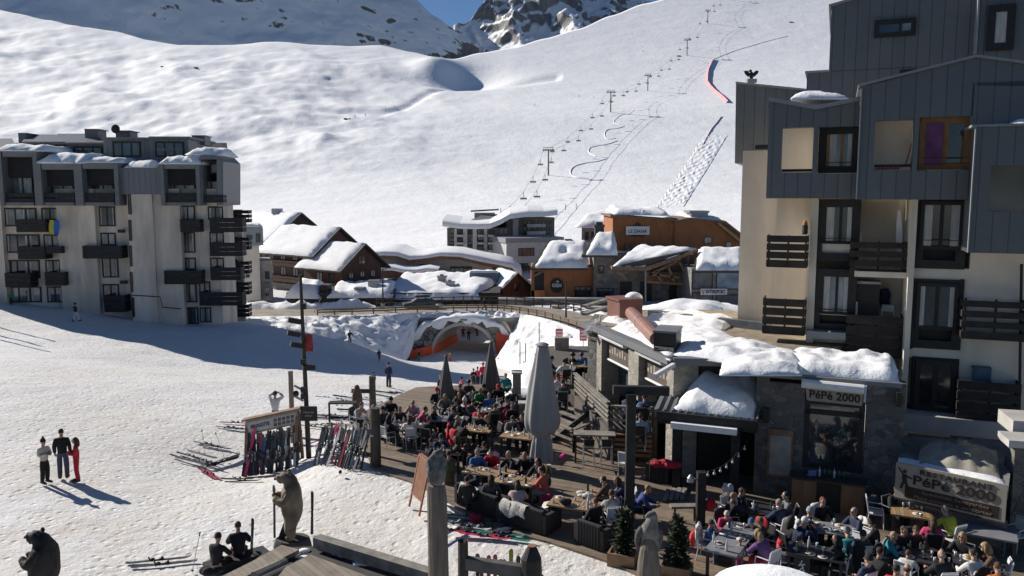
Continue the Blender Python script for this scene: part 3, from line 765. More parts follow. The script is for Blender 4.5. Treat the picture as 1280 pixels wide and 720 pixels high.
    # flag over a balcony rail
    fl = thing('flag', 'yellow and blue flag hung over a balcony of the left block', 'flag', pl.P(68, 293, 1.3))
    for (x0, x1, c, nm) in ((61.5,67.5,(.42,.40,.05),'yellow_half'),(67.5,74,(.03,.12,.42),'blue_half')):
        v = []; 
        for j in range(7):
            for i in range(4):
                p = pl.P(x0+(x1-x0)*i/3, 275+18*j/6, 1.25); p.y -= .08*math.sin(i*1.3+j*.9+x0); v.append(p)
        mb = MB(); mb.add(v, [(j*4+i, j*4+i+1, j*4+i+5, j*4+i+4) for j in range(6) for i in range(3)]); mb.build(nm, M('flag_'+nm, c, .8, .1), fl, smooth=True)
left_building()
# sunless neighbour just off the left edge only shows as shadow on the snow: bare poles
for i, (px, py) in enumerate(((-22,398),(-30,405),(-14,392))):
    p = at(px, py, 64+i*3); p.z = gz(p.x, p.y); mb = MB(); mb.tube([p, p+Vector((0,0,5.5))], .12); 
    tag(mb.build('slope_pole', DWOOD), 'dark pole standing on the snow just left of the concrete block', 'pole', 'poles beside the left block')
# ================================================================ VILLAGE BEHIND THE ROAD
CHAL = M('chalet_boards', (.095,.052,.036), .8, .3, 2, .3, 10, stretch=(1,1,.3))
CHALD = M('dark_chalet_boards', (.045,.038,.034), .8, .3, 2, .3, 10, stretch=(1,1,.3))
ROOFD = M('dark_roof', (.06,.055,.052), .7, .3, 2, .2)
PLAST = M('pale_render', (.50,.48,.44), .85, .12, .6, .2, 6)
ORANGEW = M('orange_boards', (.34,.135,.055), .8, .18, 1.5, .3, 8, stretch=(1,1,.3))
def gable_house(root, px, py, d, ang, wid, dep, wall_h, ridge_h, wallm, over=.9, snow=.8, seed=1, roofm=None, ridge_x=.5, base=None):
    """near corner (left end of the gable) at a pixel; gable runs right along ang, house goes back"""
    a = R(ang); e = Vector((math.cos(a), -math.sin(a), 0)); b = Vector((math.sin(a), math.cos(a), 0))
    O = at(px, py, d); 
    if base is not None: O.z = base
    Z = Vector((0,0,1)); rm = roofm or ROOFD
    def L(x, y, z): return O+e*x+b*y+Z*z
    mb = MB(); prof = [(0,0),(wid,0),(wid,wall_h),(wid*ridge_x,ridge_h),(0,wall_h)]
    mb.prism([L(x,0,z) for x,z in prof], [L(x,dep,z) for x,z in prof]); mb.build('wall', wallm, root)
    sl = (ridge_h-wall_h)/(wid*ridge_x); sr = (ridge_h-wall_h)/(wid*(1-ridge_x))
    for side in (0, 1):
        if side == 0: x0, z0, x1, z1 = -over, wall_h-over*sl, wid*ridge_x, ridge_h
        else: x0, z0, x1, z1 = wid*ridge_x, ridge_h, wid+over, wall_h-over*sr
        mb = MB(); A = [L(x0,-over,z0+.05),L(x1,-over,z1+.05),L(x1,dep+over,z1+.05),L(x0,dep+over,z0+.05)]
        mb.hexa(A+[p+Z*.3 for p in A]); mb.build('roof', rm, root)
        if snow: snow_slab('roof_snow', [p+Z*.31 for p in (L(x0,-over+.25,z0),L(x1,-over+.25,z1),L(x1,dep+over-.2,z1),L(x0,dep+over-.2,z0))], snow*.68, SNOW, root, 14, 12, seed+side, .7)
    return L, e, b
def hole(root, L, face, x0, x1, z0, z1, name='window', fm=None, gm=None, wid=0):
    """window on a house face: face 'g' gable (y=0), 'l' left wall (x=0)"""
    fm = fm or FRAMED
    if face == 'g': f = lambda u, w, o: L(u, -o, w)
    elif face == 'r': f = lambda u, w, o: L(wid+o, u, w)
    else: f = lambda u, w, o: L(-o, u, w)
    t = .1; mb = MB()
    for (a0,a1,b0,b1) in ((x0,x0+t,z0,z1),(x1-t,x1,z0,z1),(x0+t,x1-t,z0,z0+t),(x0+t,x1-t,z1-t,z1),((x0+x1)/2-t/2,(x0+x1)/2+t/2,z0+t,z1-t)):
        P = [f(a0,b0,-.02),f(a1,b0,-.02),f(a1,b0,.06),f(a0,b0,.06),f(a0,b1,-.02),f(a1,b1,-.02),f(a1,b1,.06),f(a0,b1,.06)]; mb.hexa(P)
    o = mb.build(name, fm, root); mb = MB(); a0,a1,b0,b1 = x0+t*.5,x1-t*.5,z0+t*.5,z1-t*.5
    mb.hexa([f(a0,b0,-.02),f(a1,b0,-.02),f(a1,b0,.02),f(a0,b0,.02),f(a0,b1,-.02),f(a1,b1,-.02),f(a1,b1,.02),f(a0,b1,.02)]); mb.build('pane', gm or GLASS, o)
def hbalc(root, L, face, x0, x1, z, mat, h=1.0, out=1.1):
    f = (lambda u, w, o: L(u, -o, w)) if face == 'g' else (lambda u, w, o: L(-o, u, w))
    def bx(m, a0,a1,o0,o1,b0,b1): m.hexa([f(a0,b0,o0),f(a1,b0,o0),f(a1,b0,o1),f(a0,b0,o1),f(a0,b1,o0),f(a1,b1,o0),f(a1,b1,o1),f(a0,b1,o1)])
    mb = MB(); bx(mb, x0,x1,.02,out,z,z+.15); o = mb.build('balcony', mat, root)
    mb = MB(); bx(mb, x0,x1,out-.06,out,z+.2,z+h*.55); bx(mb, x0,x1,out-.06,out,z+h*.62,z+h); mb.build('railing', mat, o)
def village():
    # dark gabled block behind the left one, with pale render below
    r = thing('apartment_house', 'dark gabled apartment house with pale panels behind the brown chalet', 'building', at(335, 365, 168))
    L, e, b = gable_house(r, 334, 372, 168, -48, 17.0, 22, 11.0, 17.5, CHALD, 1.0, .7, 11)
    mb = MB(); 
    for x0,x1,z0,z1,z2 in ((4.2,7.2,9.5,13.0,15.2),(9.4,11.6,11.5,15.2,14.2)): mb.hexa([L(x0,-.1,z0),L(x1,-.1,z0),L(x1,0.05,z0),L(x0,.05,z0),L(x0,-.1,z1),L(x1,-.1,z2),L(x1,.05,z2),L(x0,.05,z1)]); q = mb.build('pale_panel', PLAST, r); mb = MB()
    for z in (2,5,8): 
        hole(r, L, 'l', 2, 4, z, z+1.8); hole(r, L, 'l', 6, 8, z, z+1.8); hole(r, L, 'g', 1.2, 2.8, z, z+1.8)
    for y in (2, 12): hbalc(r, L, 'l', y, y+4.5, 4.6, CHALD)
    p = L(8,8,18); mb = MB(); mb.box(p, (2.2,1.2,1.2)); mb.build('chimney', STEEL, r)
    p = L(12,4,15.6); mb = MB(); mb.box(p, (1.4,1.2,2.0)); mb.build('chimney', ROOFD, r)
    # small blue grey and cream block
    pl = PL(318, 125, -20); r = thing('small_block', 'small cream block with a blue grey upper box right of the long concrete block', 'building', pl.P(318, 372))
    mb = MB(); pl.box(mb, 303, 306, 325, 376, 0, -8); mb.build('wall', PLAST, r)
    mb = MB(); pl.box(mb, 303, 285, 329, 307, .6, -8); mb.build('upper_box', M('blue_grey_cladding', (.20,.24,.27), .5, .1, 1, .1), r)
    mb = MB(); pl.box(mb, 325, 326, 341, 376, -1, -9); mb.build('side_wall', M('brown_grey_render', (.3,.28,.26), .8, .15, 1, .2), r)
    for x0,y0,x1,y1 in ((320,292,325,303),(308,294,315,299)): window(pl, r, x0,y0,x1,y1,.66,.1,None,None,0,.08)
    for x0,y0,x1,y1 in ((307,343,312,347),(331,339,337,349),(331,352,337,364),(331,366,336,370)): window(pl, r, x0,y0,x1,y1,.05,.1,None,None,1,.08)
    A = pl.P(303,284,.6); Bp = pl.P(329,284,.6); dd = pl.n*-8; snow_slab('roof_snow', (A,Bp,Bp+dd,A+dd), .5, SNOW, r, 8, 6, 5)
    # brown chalet, upper and lower wing
    r = thing('chalet', 'reddish brown timber chalet with two snowy gabled roofs', 'chalet', at(395, 372, 140))
    L, e, b = gable_house(r, 394, 378, 138, -52, 10.5, 15, 8.6, 12.6, CHAL, 1.1, .75, 21)
    for z in (1.2,4.2,6.6):
        for y in (1.5,4.5,8,11.5): hole(r, L, 'l', y, y+1.5, z, z+1.6)
    for z in (3.2, 6.0): hbalc(r, L, 'l', .5, 13.5, z, CHAL)
    for x in (2.2, 5.2): hole(r, L, 'g', x, x+1.2, 8.8, 10.2)
    mb = MB(); p = L(-1.2, 7.5, 1.4); 
    mb.hexa([L(-.25,4,0),L(-.25,14.5,0),L(.1,14.5,0),L(.1,4,0),L(-.25,4,2.8),L(-.25,14.5,2.8),L(.1,14.5,2.8),L(.1,4,2.8)]); mb.build('stone_base', STONE, r)
    L2, e2, b2 = gable_house(r, 428, 380, 132, -52, 8.8, 10, 6.2, 9.6, CHAL, 1.2, .7, 31)
    for y in (2,5): hole(r, L2, 'l', y, y+1.5, 3.4, 5.0)
    for x in (1.5,4,6.4): hole(r, L2, 'g', x, x+1.0, 3.4, 5.2)
    hbalc(r, L2, 'l', .5, 9, 2.4, CHAL); hole(r, L2, 'g', 3.6, 5.2, 6.4, 7.8)
    p = at(453, 345, 128); p = L(6, 2, 13.2); 
    # low snow covered roofs in front of the chalet
    r = thing('low_building', 'low building under thick snow in front of the brown chalet', 'building', at(425, 374, 124))
    pl = PL(425, 123, 0)
    mb = MB(); pl.box(mb, 358, 366, 490, 384, 0, -9); mb.build('wall', CHALD, r)
    A, Bq, C_, Dq = at(355,373,122), at(400,374,122), at(405,354,131), at(376,354,131); snow_slab('roof_snow', (A,Bq,C_,Dq), 1.0, SNOW, r, 12, 8, 41, .8)
    A, Bq, C_, Dq = at(408,373,122), at(490,372,122), at(494,353,133), at(420,358,131); snow_slab('roof_snow', (A,Bq,C_,Dq), .9, SNOW, r, 18, 9, 43, .8)
    mb = MB(); pl.box(mb, 399, 357, 410, 368, -1, -4); mb.build('roof_box', CHALD, r)
    for (x0,y0,x1,y1,dd) in ((443,361,453,372,-.5),(460,352,472,362,-3)):
        mb = MB(); pl.box(mb, x0,y0,x1,y1,dd,dd-1.4); pl.box(mb, x0-1,y0-1.2,x1+1,y0,dd+.2,dd-1.6); mb.build('chimney', STEEL, r)
    # wide snow roof behind the car
    r = thing('snow_roof_house', 'wide low house under a smooth thick snow roof behind the parked car', 'house', at(560, 374, 128))
    pl = PL(560, 127, 0)
    mb = MB(); pl.box(mb, 478, 366, 625, 388, 0, -14); mb.build('wall', CHALD, r)
    A, Bq, C_, Dq = at(470,375,126), at(600,374.5,126), at(628,345,146), at(503,347,146); snow_slab('roof_snow', (A,Bq,C_,Dq), 1.2, SNOW, r, 30, 14, 51, 1.0, .8)
    mb = MB(); mb.hexa([at(600,377,126.2),at(634,375,135),at(634,376,136),at(600,378,127.2),at(601,374,126.2),at(629,347,144),at(629,348,145),at(601,374,127.2)]); mb.build('gable', CHAL, r)
    for (x0,y0,x1,y1,dd) in ((547,347,557,355,-8),(557,354,567,363,-5)):
        mb = MB(); pl.box(mb, x0,y0,x1,y1,dd,dd-1.6); pl.box(mb, x0-1.2,y0-1.4,x1+1.2,y0,dd+.2,dd-1.8); pl.box(mb, x0+3,y0-4,x1-3,y0-1.4,dd-.4,dd-1.2); mb.build('chimney', STEEL, r)
    mb = MB(); pl.box(mb, 587, 341, 622, 353, -12, -16); mb.build('roof_dormer', M('blue_sheet', (.12,.15,.19), .5), r)
    # small dark gables right of it
    r = thing('small_gable_house', 'small dark brown gabled house squeezed left of the orange hotel', 'house', at(640, 378, 138))
    L, e, b = gable_house(r, 628, 384, 136, -20, 5.2, 9, 3.2, 5.6, CHAL, .8, .5, 61)
    hole(r, L, 'g', 2, 3.2, 2.6, 4)
    # long low modern building with wavy snow roof
    pl = PL(560, 165, 0); r = thing('long_low_building', 'long low pale modern building with a wavy snow roof and brown fascia', 'building', pl.P(560, 350))
    top = [(458,321),(480,319),(497,320),(512,325),(530,323),(550,320),(575,321),(600,327),(622,331),(640,335),(652,346)]
    wall = [(458,345)]+[(x,y+4) for x,y in top]+[(652,352),(458,352)]
    mb = MB(); A = [pl.P(x,y,0) for x,y in wall]; mb.prism(A, [p+Vector((0,12,0)) for p in A]); mb.build('wall', M('low_building_wall', (.38,.36,.33), .8, .1, .6, .1), r)
    mb = MB(); v = []
    for x,y in top: v.append((pl.P(x,y,1.2), pl.P(x,y+4,1.2)))
    for (a,c),(b_,d_) in zip(v, v[1:]): 
        Y = Vector((0,1.2,0)); mb.hexa([c,d_,d_+Y,c+Y,a,b_,b_+Y,a+Y])
    mb.build('fascia', BWOOD, r)
    mb = MB(); vs = []
    for i,(x,y) in enumerate(top):
        p = pl.P(x,y,1.3)
        for yy,zz in ((-.1,0),(-.15,.35),(.2,.75),(1,.95),(6,1.3),(13,1.4)): vs.append(p+Vector((0,yy,zz*(1+.25*fbm(p.x,yy,.2,3,4)))))
    mb.add(vs, [(i*6+j,(i+1)*6+j,(i+1)*6+j+1,i*6+j+1) for i in range(len(top)-1) for j in range(5)]); mb.build('roof_snow', SNOW, r, smooth=True)
    for (x0,y0,x1,y1,m) in ((525,330,544,339,3),(563,333,590,343,4),(493,330,504,336,2),(473,329,487,335,2),(616,334,620,343,0),(623,334,628,343,0)): window(pl, r, x0,y0,x1,y1,.05,.2,None,None,m,.15)
    top2 = [(476,338),(490,338),(505,341),(520,341),(535,339),(548,341)]
    mb = MB(); vs = []
    pl2 = PL(510, 158, 0)
    for i,(x,y) in enumerate(top2):
        p = pl2.P(x,y,0)
        for yy,zz in ((0,0),(-.1,.4),(.3,.7),(5,1.0)): vs.append(p+Vector((0,yy,zz)))
    mb.add(vs, [(i*4+j,(i+1)*4+j,(i+1)*4+j+1,i*4+j+1) for i in range(len(top2)-1) for j in range(3)]); mb.build('porch_snow', SNOW, r, smooth=True)
    mb = MB()
    for (a,b_),(c,d_) in zip(top2, top2[1:]): pl2.poly(mb, [(a,b_),(c,d_),(c,d_+9),(a,b_+9)], -.2, -4)
    mb.build('porch_wall', CHAL, r)
    # residence with swept roof
    pl = PL(610, 190, 8); r = thing('residence', 'grey balconied residence with a swept snow roof at the foot of the lift', 'building', pl.P(610, 332))
    GREYB = M('residence_boards', (.15,.135,.12), .8, .2, 1, .2); PALEB = M('residence_pale', (.46,.455,.45), .8, .1, 1, .1)
    mb = MB(); pl.box(mb, 559, 285, 633, 332, 0, -12); mb.build('wall', GREYB, r)
    for x0,x1 in ((568,571),(579,584),(591,596),(605,609)):
        mb = MB(); pl.box(mb, x0, 286, x1, 326, .35, .02); mb.build('pale_pier', PALEB, r)
    for k,x in enumerate((561,572,585,597,611)):
        for j,y in enumerate((287,296,305.5,315)): window(pl, r, x, y, x+7, y+6.5, .05, .15, None, GLASSB if (k+j)%3==0 else GLASS, 1, .12)
    for y in (293.5,303,312.5):
        for x in (571,597,610):
            mb = MB(); pl.box(mb, x, y, x+8.5, y+2.6, 1.3, 1.2); pl.box(mb, x, y+2.2, x+8.5, y+2.8, 1.3, .02); mb.build('balcony', PALEB, r)
    for x,y in ((626,287),(631,287),(627,297)): window(pl, r, x, y, x+2.2, y+4, .05, .1, FRAMEW, GLASS, 0, .1)
    pr = PL(665, 198, -25)
    mb = MB(); pr.box(mb, 633, 272, 693, 318, 0, -10); mb.build('wall', GREYB, r)
    mb = MB(); pr.box(mb, 641, 274, 648, 300, .15, .02); mb.build('pale_panel', PALEB, r)
    for j,y in enumerate((276,283.5,291)):
        for x in (655,660,667,673,678,683,687): window(pr, r, x, y, x+2.6, y+4.5, .05, .1, None, None, 0, .12)
    for y in (280,289): 
        mb = MB(); pr.box(mb, 659, y, 682, y+4, 1.2, 1.1); pr.box(mb, 659, y+3.6, 682, y+4.2, 1.2, .02); mb.build('balcony', PALEB, r)
    pb = PL(660, 182, -20)
    mb = MB(); pb.box(mb, 633, 301, 704, 332, 0, -10); mb.build('annex', PALEB, r)
    mb = MB(); pb.box(mb, 632, 297, 705, 303, .3, -10.3); mb.build('annex_parapet', M('grey_fascia', (.25,.25,.26), .6), r)
    window(pb, r, 648, 310, 668, 320, .05, .2, None, None, 3, .15); window(pb, r, 648, 329, 660, 335, .05, .2, None, None, 1, .15)
    # roof sheet swept from low left to high right
    mb = MB(); vs = []; 
    edge = [(553,281),(575,284),(595,284.5),(612,284),(625,279),(637,272),(648,270.5),(660,269),(680,269),(697,267)]
    for i,(x,y) in enumerate(edge):
        d0 = 188 if x < 640 else 188+(x-640)*.14
        p = at(x, y, d0); back = 13
        for yy,zz in ((0,-.35),(-.05,.2),(.1,.85),(1.2,1.15),(6,1.7),(back,2.2),(back,-.35)): vs.append(p+Vector((0,yy,zz)))
    K = 7
    mb.add(vs, [(i*K+j,(i+1)*K+j,(i+1)*K+(j+1)%K,i*K+(j+1)%K) for i in range(len(edge)-1) for j in range(K)]+[tuple(range(K)), tuple((len(edge)-1)*K+j for j in range(K))])
    mb.build('roof_snow', SNOW, r, smooth=False)
    mb = MB(); mb.hexa([at(588,276,193),at(634,277,193),at(640,270,199),at(606,268,199),at(588,275,193),at(634,276,193),at(640,269,199),at(606,267,199)]); mb.build('bare_roof', M('bare_roof', (.2,.2,.21), .6), r)
    # grey house behind the hotel
    pl = PL(745, 165, 10); r = thing('grey_house', 'grey house under a rounded snow roof behind the orange hotel', 'house', pl.P(745, 310))
    mb = MB(); pl.box(mb, 727, 284, 775, 312, 0, -10); mb.build('wall', M('grey_house_wall', (.16,.165,.17), .8), r)
    for x in (731,739): window(pl, r, x, 290, x+5, 300, .05, .1, None, None, 1, .1)
    A, Bq = pl.P(719,284.5,1), pl.P(790,284.5,1); dd = -pl.n*11; snow_slab('roof_snow', (A,Bq,Bq+dd+Vector((0,0,2.2)),A+dd+Vector((1.5,0,2.2))), 1.2, SNOW, r, 16, 8, 71, 1.2)
village()
# ---------------------------------------------------------------- ORANGE HOTEL
def hotel():
    pl = PL(790, 132, 0); r = thing('hotel', 'orange boarded hotel with stone base, snowy roofs and a white name board', 'hotel', pl.P(790, 388))
    # main upper block: left face turned left, right face running back
    pm = PL(768, 138, 0)
    mb = MB(); pm.poly(mb, [(766,270),(843,275),(843,372),(766,372)], 0, -14); mb.build('upper_wall', ORANGEW, r)
    mb = MB(); pm.poly(mb, [(843,277),(862,273.5),(905,277),(928,297),(928,372),(843,372)], .3, -14); mb.build('upper_wall', ORANGEW, r)
    mb = MB(); pm.poly(mb, [(763,268.5),(843,274.2),(843,276.5),(763,271)], .8, -14); pm.poly(mb, [(843,276),(862,272),(907,276),(930,294),(930,297.5),(906,279),(862,275),(843,279)], 1.0, -14.2); mb.build('roof_edge', M('roof_edge_brown', (.20,.12,.075), .7), r)
    A, Bq = pm.P(768,268.5,.2), pm.P(838,270,.2); dd = Vector((0,13,.6)); snow_slab('roof_snow', (A,Bq,Bq+dd,A+dd), .9, SNOW, r, 16, 7, 81, .8)
    A, Bq = pm.P(862,273,-2), pm.P(905,276,-2); snow_slab('roof_snow', (A,Bq,Bq+dd,A+dd), .5, SNOW, r, 12, 7, 82, .8)
    for x0,y0,x1,y1 in ((781,305,789,315),(807,306,815,316),(880,296,890,305),(907,302,915,311)): window(pm, r, x0,y0,x1,y1,.36,.12,M('brown_frame',(.15,.07,.035)),GLASSB,0,.12)
    # roof plant
    mb = MB(); pm.box(mb, 864, 265, 885, 277, -3, -7); pm.box(mb, 862, 263.5, 887, 266, -2.6, -7.4); mb.build('roof_plant', STEEL, r)
    mb = MB(); pm.box(mb, 888, 275, 893, 279, -2, -3); pm.box(mb, 896, 277, 905, 279.5, -2, -4); mb.build('roof_vent', ROOFD, r)
    # sloping brown gable board at the right
    mb = MB(); pm.poly(mb, [(896,279),(900,279),(926,299),(926,304)], 1.4, .4); mb.build('barge_board', M('light_board', (.36,.24,.13), .7), r)
    # left wing
    p2 = PL(700, 130, 0)
    mb = MB(); p2.box(mb, 665, 334, 742, 378, 0, -9); mb.build('left_wing_wall', ORANGEW, r)
    A, Bq, C_, Dq = p2.P(663,335,1.2), p2.P(735,335,1.2), p2.P(735,304,-8), p2.P(682,305,-8)
    mb = MB(); z = Vector((0,0,-.35)); mb.hexa([A+z,Bq+z,C_+z,Dq+z,A,Bq,C_,Dq]); mb.build('left_wing_roof', ROOFD, r)
    A2 = A.lerp(Bq,.08); D2 = Dq.lerp(C_,.08); snow_slab('roof_snow', (A2,Bq,C_,D2), 1.0, SNOW, r, 18, 10, 83, 1.0, .8, lambda u,v: -1.0*math.exp(-((u-.48)/.07)**2-((v-.5)/.12)**2))
    mb = MB(); p2.box(mb, 706, 299, 715, 309, -7, -8); mb.build('chimney', ROOFD, r)
    for x0,y0,x1,y1,m in ((718,358,739,373,2),): window(p2, r, x0,y0,x1,y1,.06,.2,FRAMED,GLASS,m,.15)
    mb = MB(); p2.box(mb, 668, 340, 680, 378, .08, .01); mb.build('dark_opening', FRAMED, r)
    mb = MB(); p2.box(mb, 664, 334, 668, 378, 1.0, .6); mb.build('porch_post', BWOOD, r)
    mb = MB(); p2.box(mb, 664, 363, 681, 373, 1.0, .9); mb.build('porch_railing', ORANGEW, r)
    mb = MB(); mb.beam(p2.P(668,345,.8), p2.P(680,339,.8), .25); mb.build('porch_brace', BWOOD, r)
    # stone middle
    p3 = PL(755, 129, 0)
    mb = MB(); p3.box(mb, 742, 318, 866, 378, 0, -9); mb.build('stone_wall', Mstone('hotel_stone', [(.21,.18,.15),(.30,.26,.22),(.15,.135,.12),(.26,.22,.18)], 1.1), r)
    A, Bq, C_, Dq = p3.P(727,319,1), p3.P(772,319,1), p3.P(768,292,-7), p3.P(744,292,-7)
    mb = MB(); mb.hexa([A+z,Bq+z,C_+z,Dq+z,A,Bq,C_,Dq]); mb.build('middle_roof', ROOFD, r)
    snow_slab('roof_snow', (A.lerp(Bq,.12),Bq,C_,Dq.lerp(C_,.12)), .9, SNOW, r, 12, 8, 85, .9)
    mb = MB(); p3.box(mb, 744, 283, 755, 300, -8, -9.5); p3.box(mb, 743, 281, 756, 284, -7.8, -9.7); p3.box(mb, 745.5, 277.5, 753.5, 281, -8, -9.5); mb.build('chimney', ROOFD, r)
    window(p3, r, 748, 332, 755, 342, .06, .2, FRAMED, GLASS, 0, .15); window(p3, r, 746, 360, 767, 374, .06, .2, FRAMED, GLASS, 2, .15)
    for x0,x1 in ((775,790),(800,815),(836,846)):
        mb = MB(); p3.box(mb, x0, 352, x1, 377, .06, .01); mb.build('shop_opening', FRAMED, r)
    # entrance canopy with snow
    pc = PL(815, 126, 0)
    mb = MB(); pc.poly(mb, [(765,333),(806,334),(848,320),(871,311),(871,314),(850,324),(808,338.5),(765,337)], 1.5, -.5); mb.build('canopy_edge', BWOOD, r)
    A, Bq, C_, Dq = pc.P(767,333,1.2), pc.P(806,334,1.2), pc.P(871,311,1.2), pc.P(795,309,-7)
    mb = MB(); mb.hexa([q+z for q in (A,Bq,C_,Dq)]+[A,Bq,C_,Dq]); mb.build('canopy_roof', ROOFD, r)
    snow_slab('roof_snow', (A,Bq,C_,Dq), .7, SNOW, r, 14, 8, 87, .6)
    for (a, b_) in (((808,345),(850,325)),((820,339),(826,352)),((835,332),(842,352)),((848,326),(862,350)),((806,352),(866,356)),((808,342),(850,347)),((771,338),(783,349)),((860,318),(862,352))):
        mb = MB(); mb.beam(pc.P(*a,.6), pc.P(*b_,.6), .35); mb.build('truss_beam', BWOOD, r)
    mb = MB(); mb.tube([pc.P(807,338,1.0), pc.P(807,378,1.0)], .16); mb.build('canopy_post', STEEL, r)
    mb = MB(); pc.box(mb, 808, 340, 866, 354, -1.5, -2); mb.build('dark_gable', BWOOD, r)
    # ski shop on the right
    ps = PL(895, 120, 0)
    mb = MB(); ps.box(mb, 864, 336, 926, 392, 0, -9); mb.build('shop_wall', STONE, r)
    A, Bq, C_, Dq = ps.P(866,338,1.2), ps.P(930,338,1.2), ps.P(930,312,-8), ps.P(873,312,-8)
    mb = MB(); mb.hexa([q+z for q in (A,Bq,C_,Dq)]+[A,Bq,C_,Dq]); mb.build('shop_roof', ROOFD, r)
    snow_slab('roof_snow', (A.lerp(Bq,.06),Bq,C_,Dq), .75, SNOW, r, 14, 9, 89, .6)
    # window posters: photographs of skiers reduced to pale mountain and figure shapes
    POST = M('poster_blue', (.16,.22,.28), .5, .6, .35, 0); POSTD = M('poster_dark', (.09,.095,.10), .5, .7, .4, 0)
    for x0,y0,x1,y1,m,ww in ((865,340,891,362,POSTD,FRAMED),(895,340,925,362,POST,FRAMED),(865,365,891,388,POSTD,FRAMED),(895,368,925,388,POSTD,FRAMED)):
        q = window(ps, r, x0,y0,x1,y1,.06,.08,ww,m,0,.15,'shop_window')
    mb = MB(); ps.poly(mb, [(868,388),(873,376),(878,371),(884,374),(888,388)], .04, .0); ps.poly(mb, [(897,358),(905,349),(912,354),(920,345),(924,358)], .04, 0); mb.build('poster_print', M('poster_pale', (.4,.42,.44), .6, .3, .5, 0), r)
    # signs
    sg = thing('sign_board', 'white board reading LE DIANA on the orange hotel', 'sign', pm.P(797,293,.4))
    mb = MB(); pm.box(mb, 782.5, 283, 812, 293.5, .55, .36); mb.build('board', WHITEM, sg)
    BLK = M('black_lettering', (.015,.015,.016), .6, 0, 1, 0)
    text_on('LE DIANA', pm.P(797, 289.2, .57), pm.e, .85, BLK, sg, width=3.1, bold=.01)
    mb = MB(); pm.box(mb, 789, 294.2, 806, 295.6, .5, .36); mb.build('lower_strip', FRAMED, sg)
    mb = MB(); pm.poly(mb, [(793.5,283),(795,279.5),(797.5,278.5),(800,279.5),(801.5,283)], .5, .36); mb.build('emblem', FRAMED, sg)
    so_ = thing('round_sign', 'round black sign with pale letters OGH on the orange wall', 'sign', p2.P(696,366,.3))
    mb = MB(); c = p2.P(696,357,.3); vs = [c+Vector((math.cos(a)*1.05, 0, math.sin(a)*1.2)) for a in np.linspace(0, 2*math.pi, 21)[:-1]]; mb.prism(vs, [v+Vector((0,.25,0)) for v in vs]); mb.build('disc', BLK, so_)
    text_on('OGH', p2.P(696,357,.32), p2.e, .8, WHITEM, so_, width=1.5, bold=.02)
    mb = MB(); vs = [c+Vector((x,-.03,z_)) for x,z_ in ((-.35,.6),(-.1,.62),(.1,.85),(.3,.7),(.4,.55))]; mb.prism(vs, [v+Vector((0,.02,0)) for v in vs]); mb.build('emblem', WHITEM, so_)
    si = thing('shop_sign', 'white strip sign reading INTERSPORT over the ski shop window', 'sign', ps.P(893,368,.3))
    mb = MB(); ps.box(mb, 876, 361, 909, 368.5, .5, .1); mb.build('board', M('shop_board', (.55,.55,.56), .5), si)
    text_on('INTERSPORT', ps.P(894.5,364.8,.52), ps.e, .75, M('navy_lettering', (.02,.025,.07), .5, 0, 1, 0), si, width=2.9, bold=.03)
    mb = MB(); ps.poly(mb, [(877,362.3),(878.3,362.3),(879.3,366),(880.3,362.3),(881.2,362.3),(879.6,367.6),(878.9,367.6)], .53, .5); mb.build('emblem', M('red_emblem', (.4,.02,.02), .5, 0, 1, 0), si)
    for x in (667,): pass
hotel()
# ================================================================ RIGHT APARTMENT BUILDING
CREAM = M('cream_render', (.66,.585,.48), .85, .15, .9, .35, 9, stretch=(1,1,.3))
RANG = 22
CLAD = Mclad('zinc_cladding', (.122,.128,.128), RANG, .46, .45, 0, .05)
FLASH = M('zinc_flashing', (.26,.27,.28), .45, .1, 2, .05)
WOODF = M('orange_wood_frame', (.28,.13,.045), .6, .2, 3, .1)
PURP = M('purple_curtain', (.16,.06,.14), .9, .3, 2, .2, 8)
def holed(pl, root, name, mat, x0, y0, x1, y1, holes, f, b, top=None):
    """wall slab with rectangular openings, built from butted strips; top = optional sloping top edge"""
    pl.refy = (y0+y1)/2
    mb = MB(); xs = sorted({x0, x1, *[h[0] for h in holes], *[h[2] for h in holes]})
    for a, c in zip(xs, xs[1:]):
        hs = sorted([h for h in holes if h[0] <= a and h[2] >= c], key=lambda h: h[1]); y = y0
        for h in hs:
            if h[1] > y: pl.box(mb, a, y, c, h[1], f, b)
            y = h[3]
        if y < y1: pl.box(mb, a, y, c, y1, f, b)
    if top:
        zr = pl.P(getattr(pl, 'ref', (x0+x1)/2), y0, f).z; A = [pl.P(x, y, f) for x, y in top]
        for p, (x, y) in zip(A, top):
            if y >= y0-1.5: p.z = zr
        mb.prism(A, [p+pl.n*(b-f) for p in A])
    pl.refy = None
    return mb.build(name, mat, root)
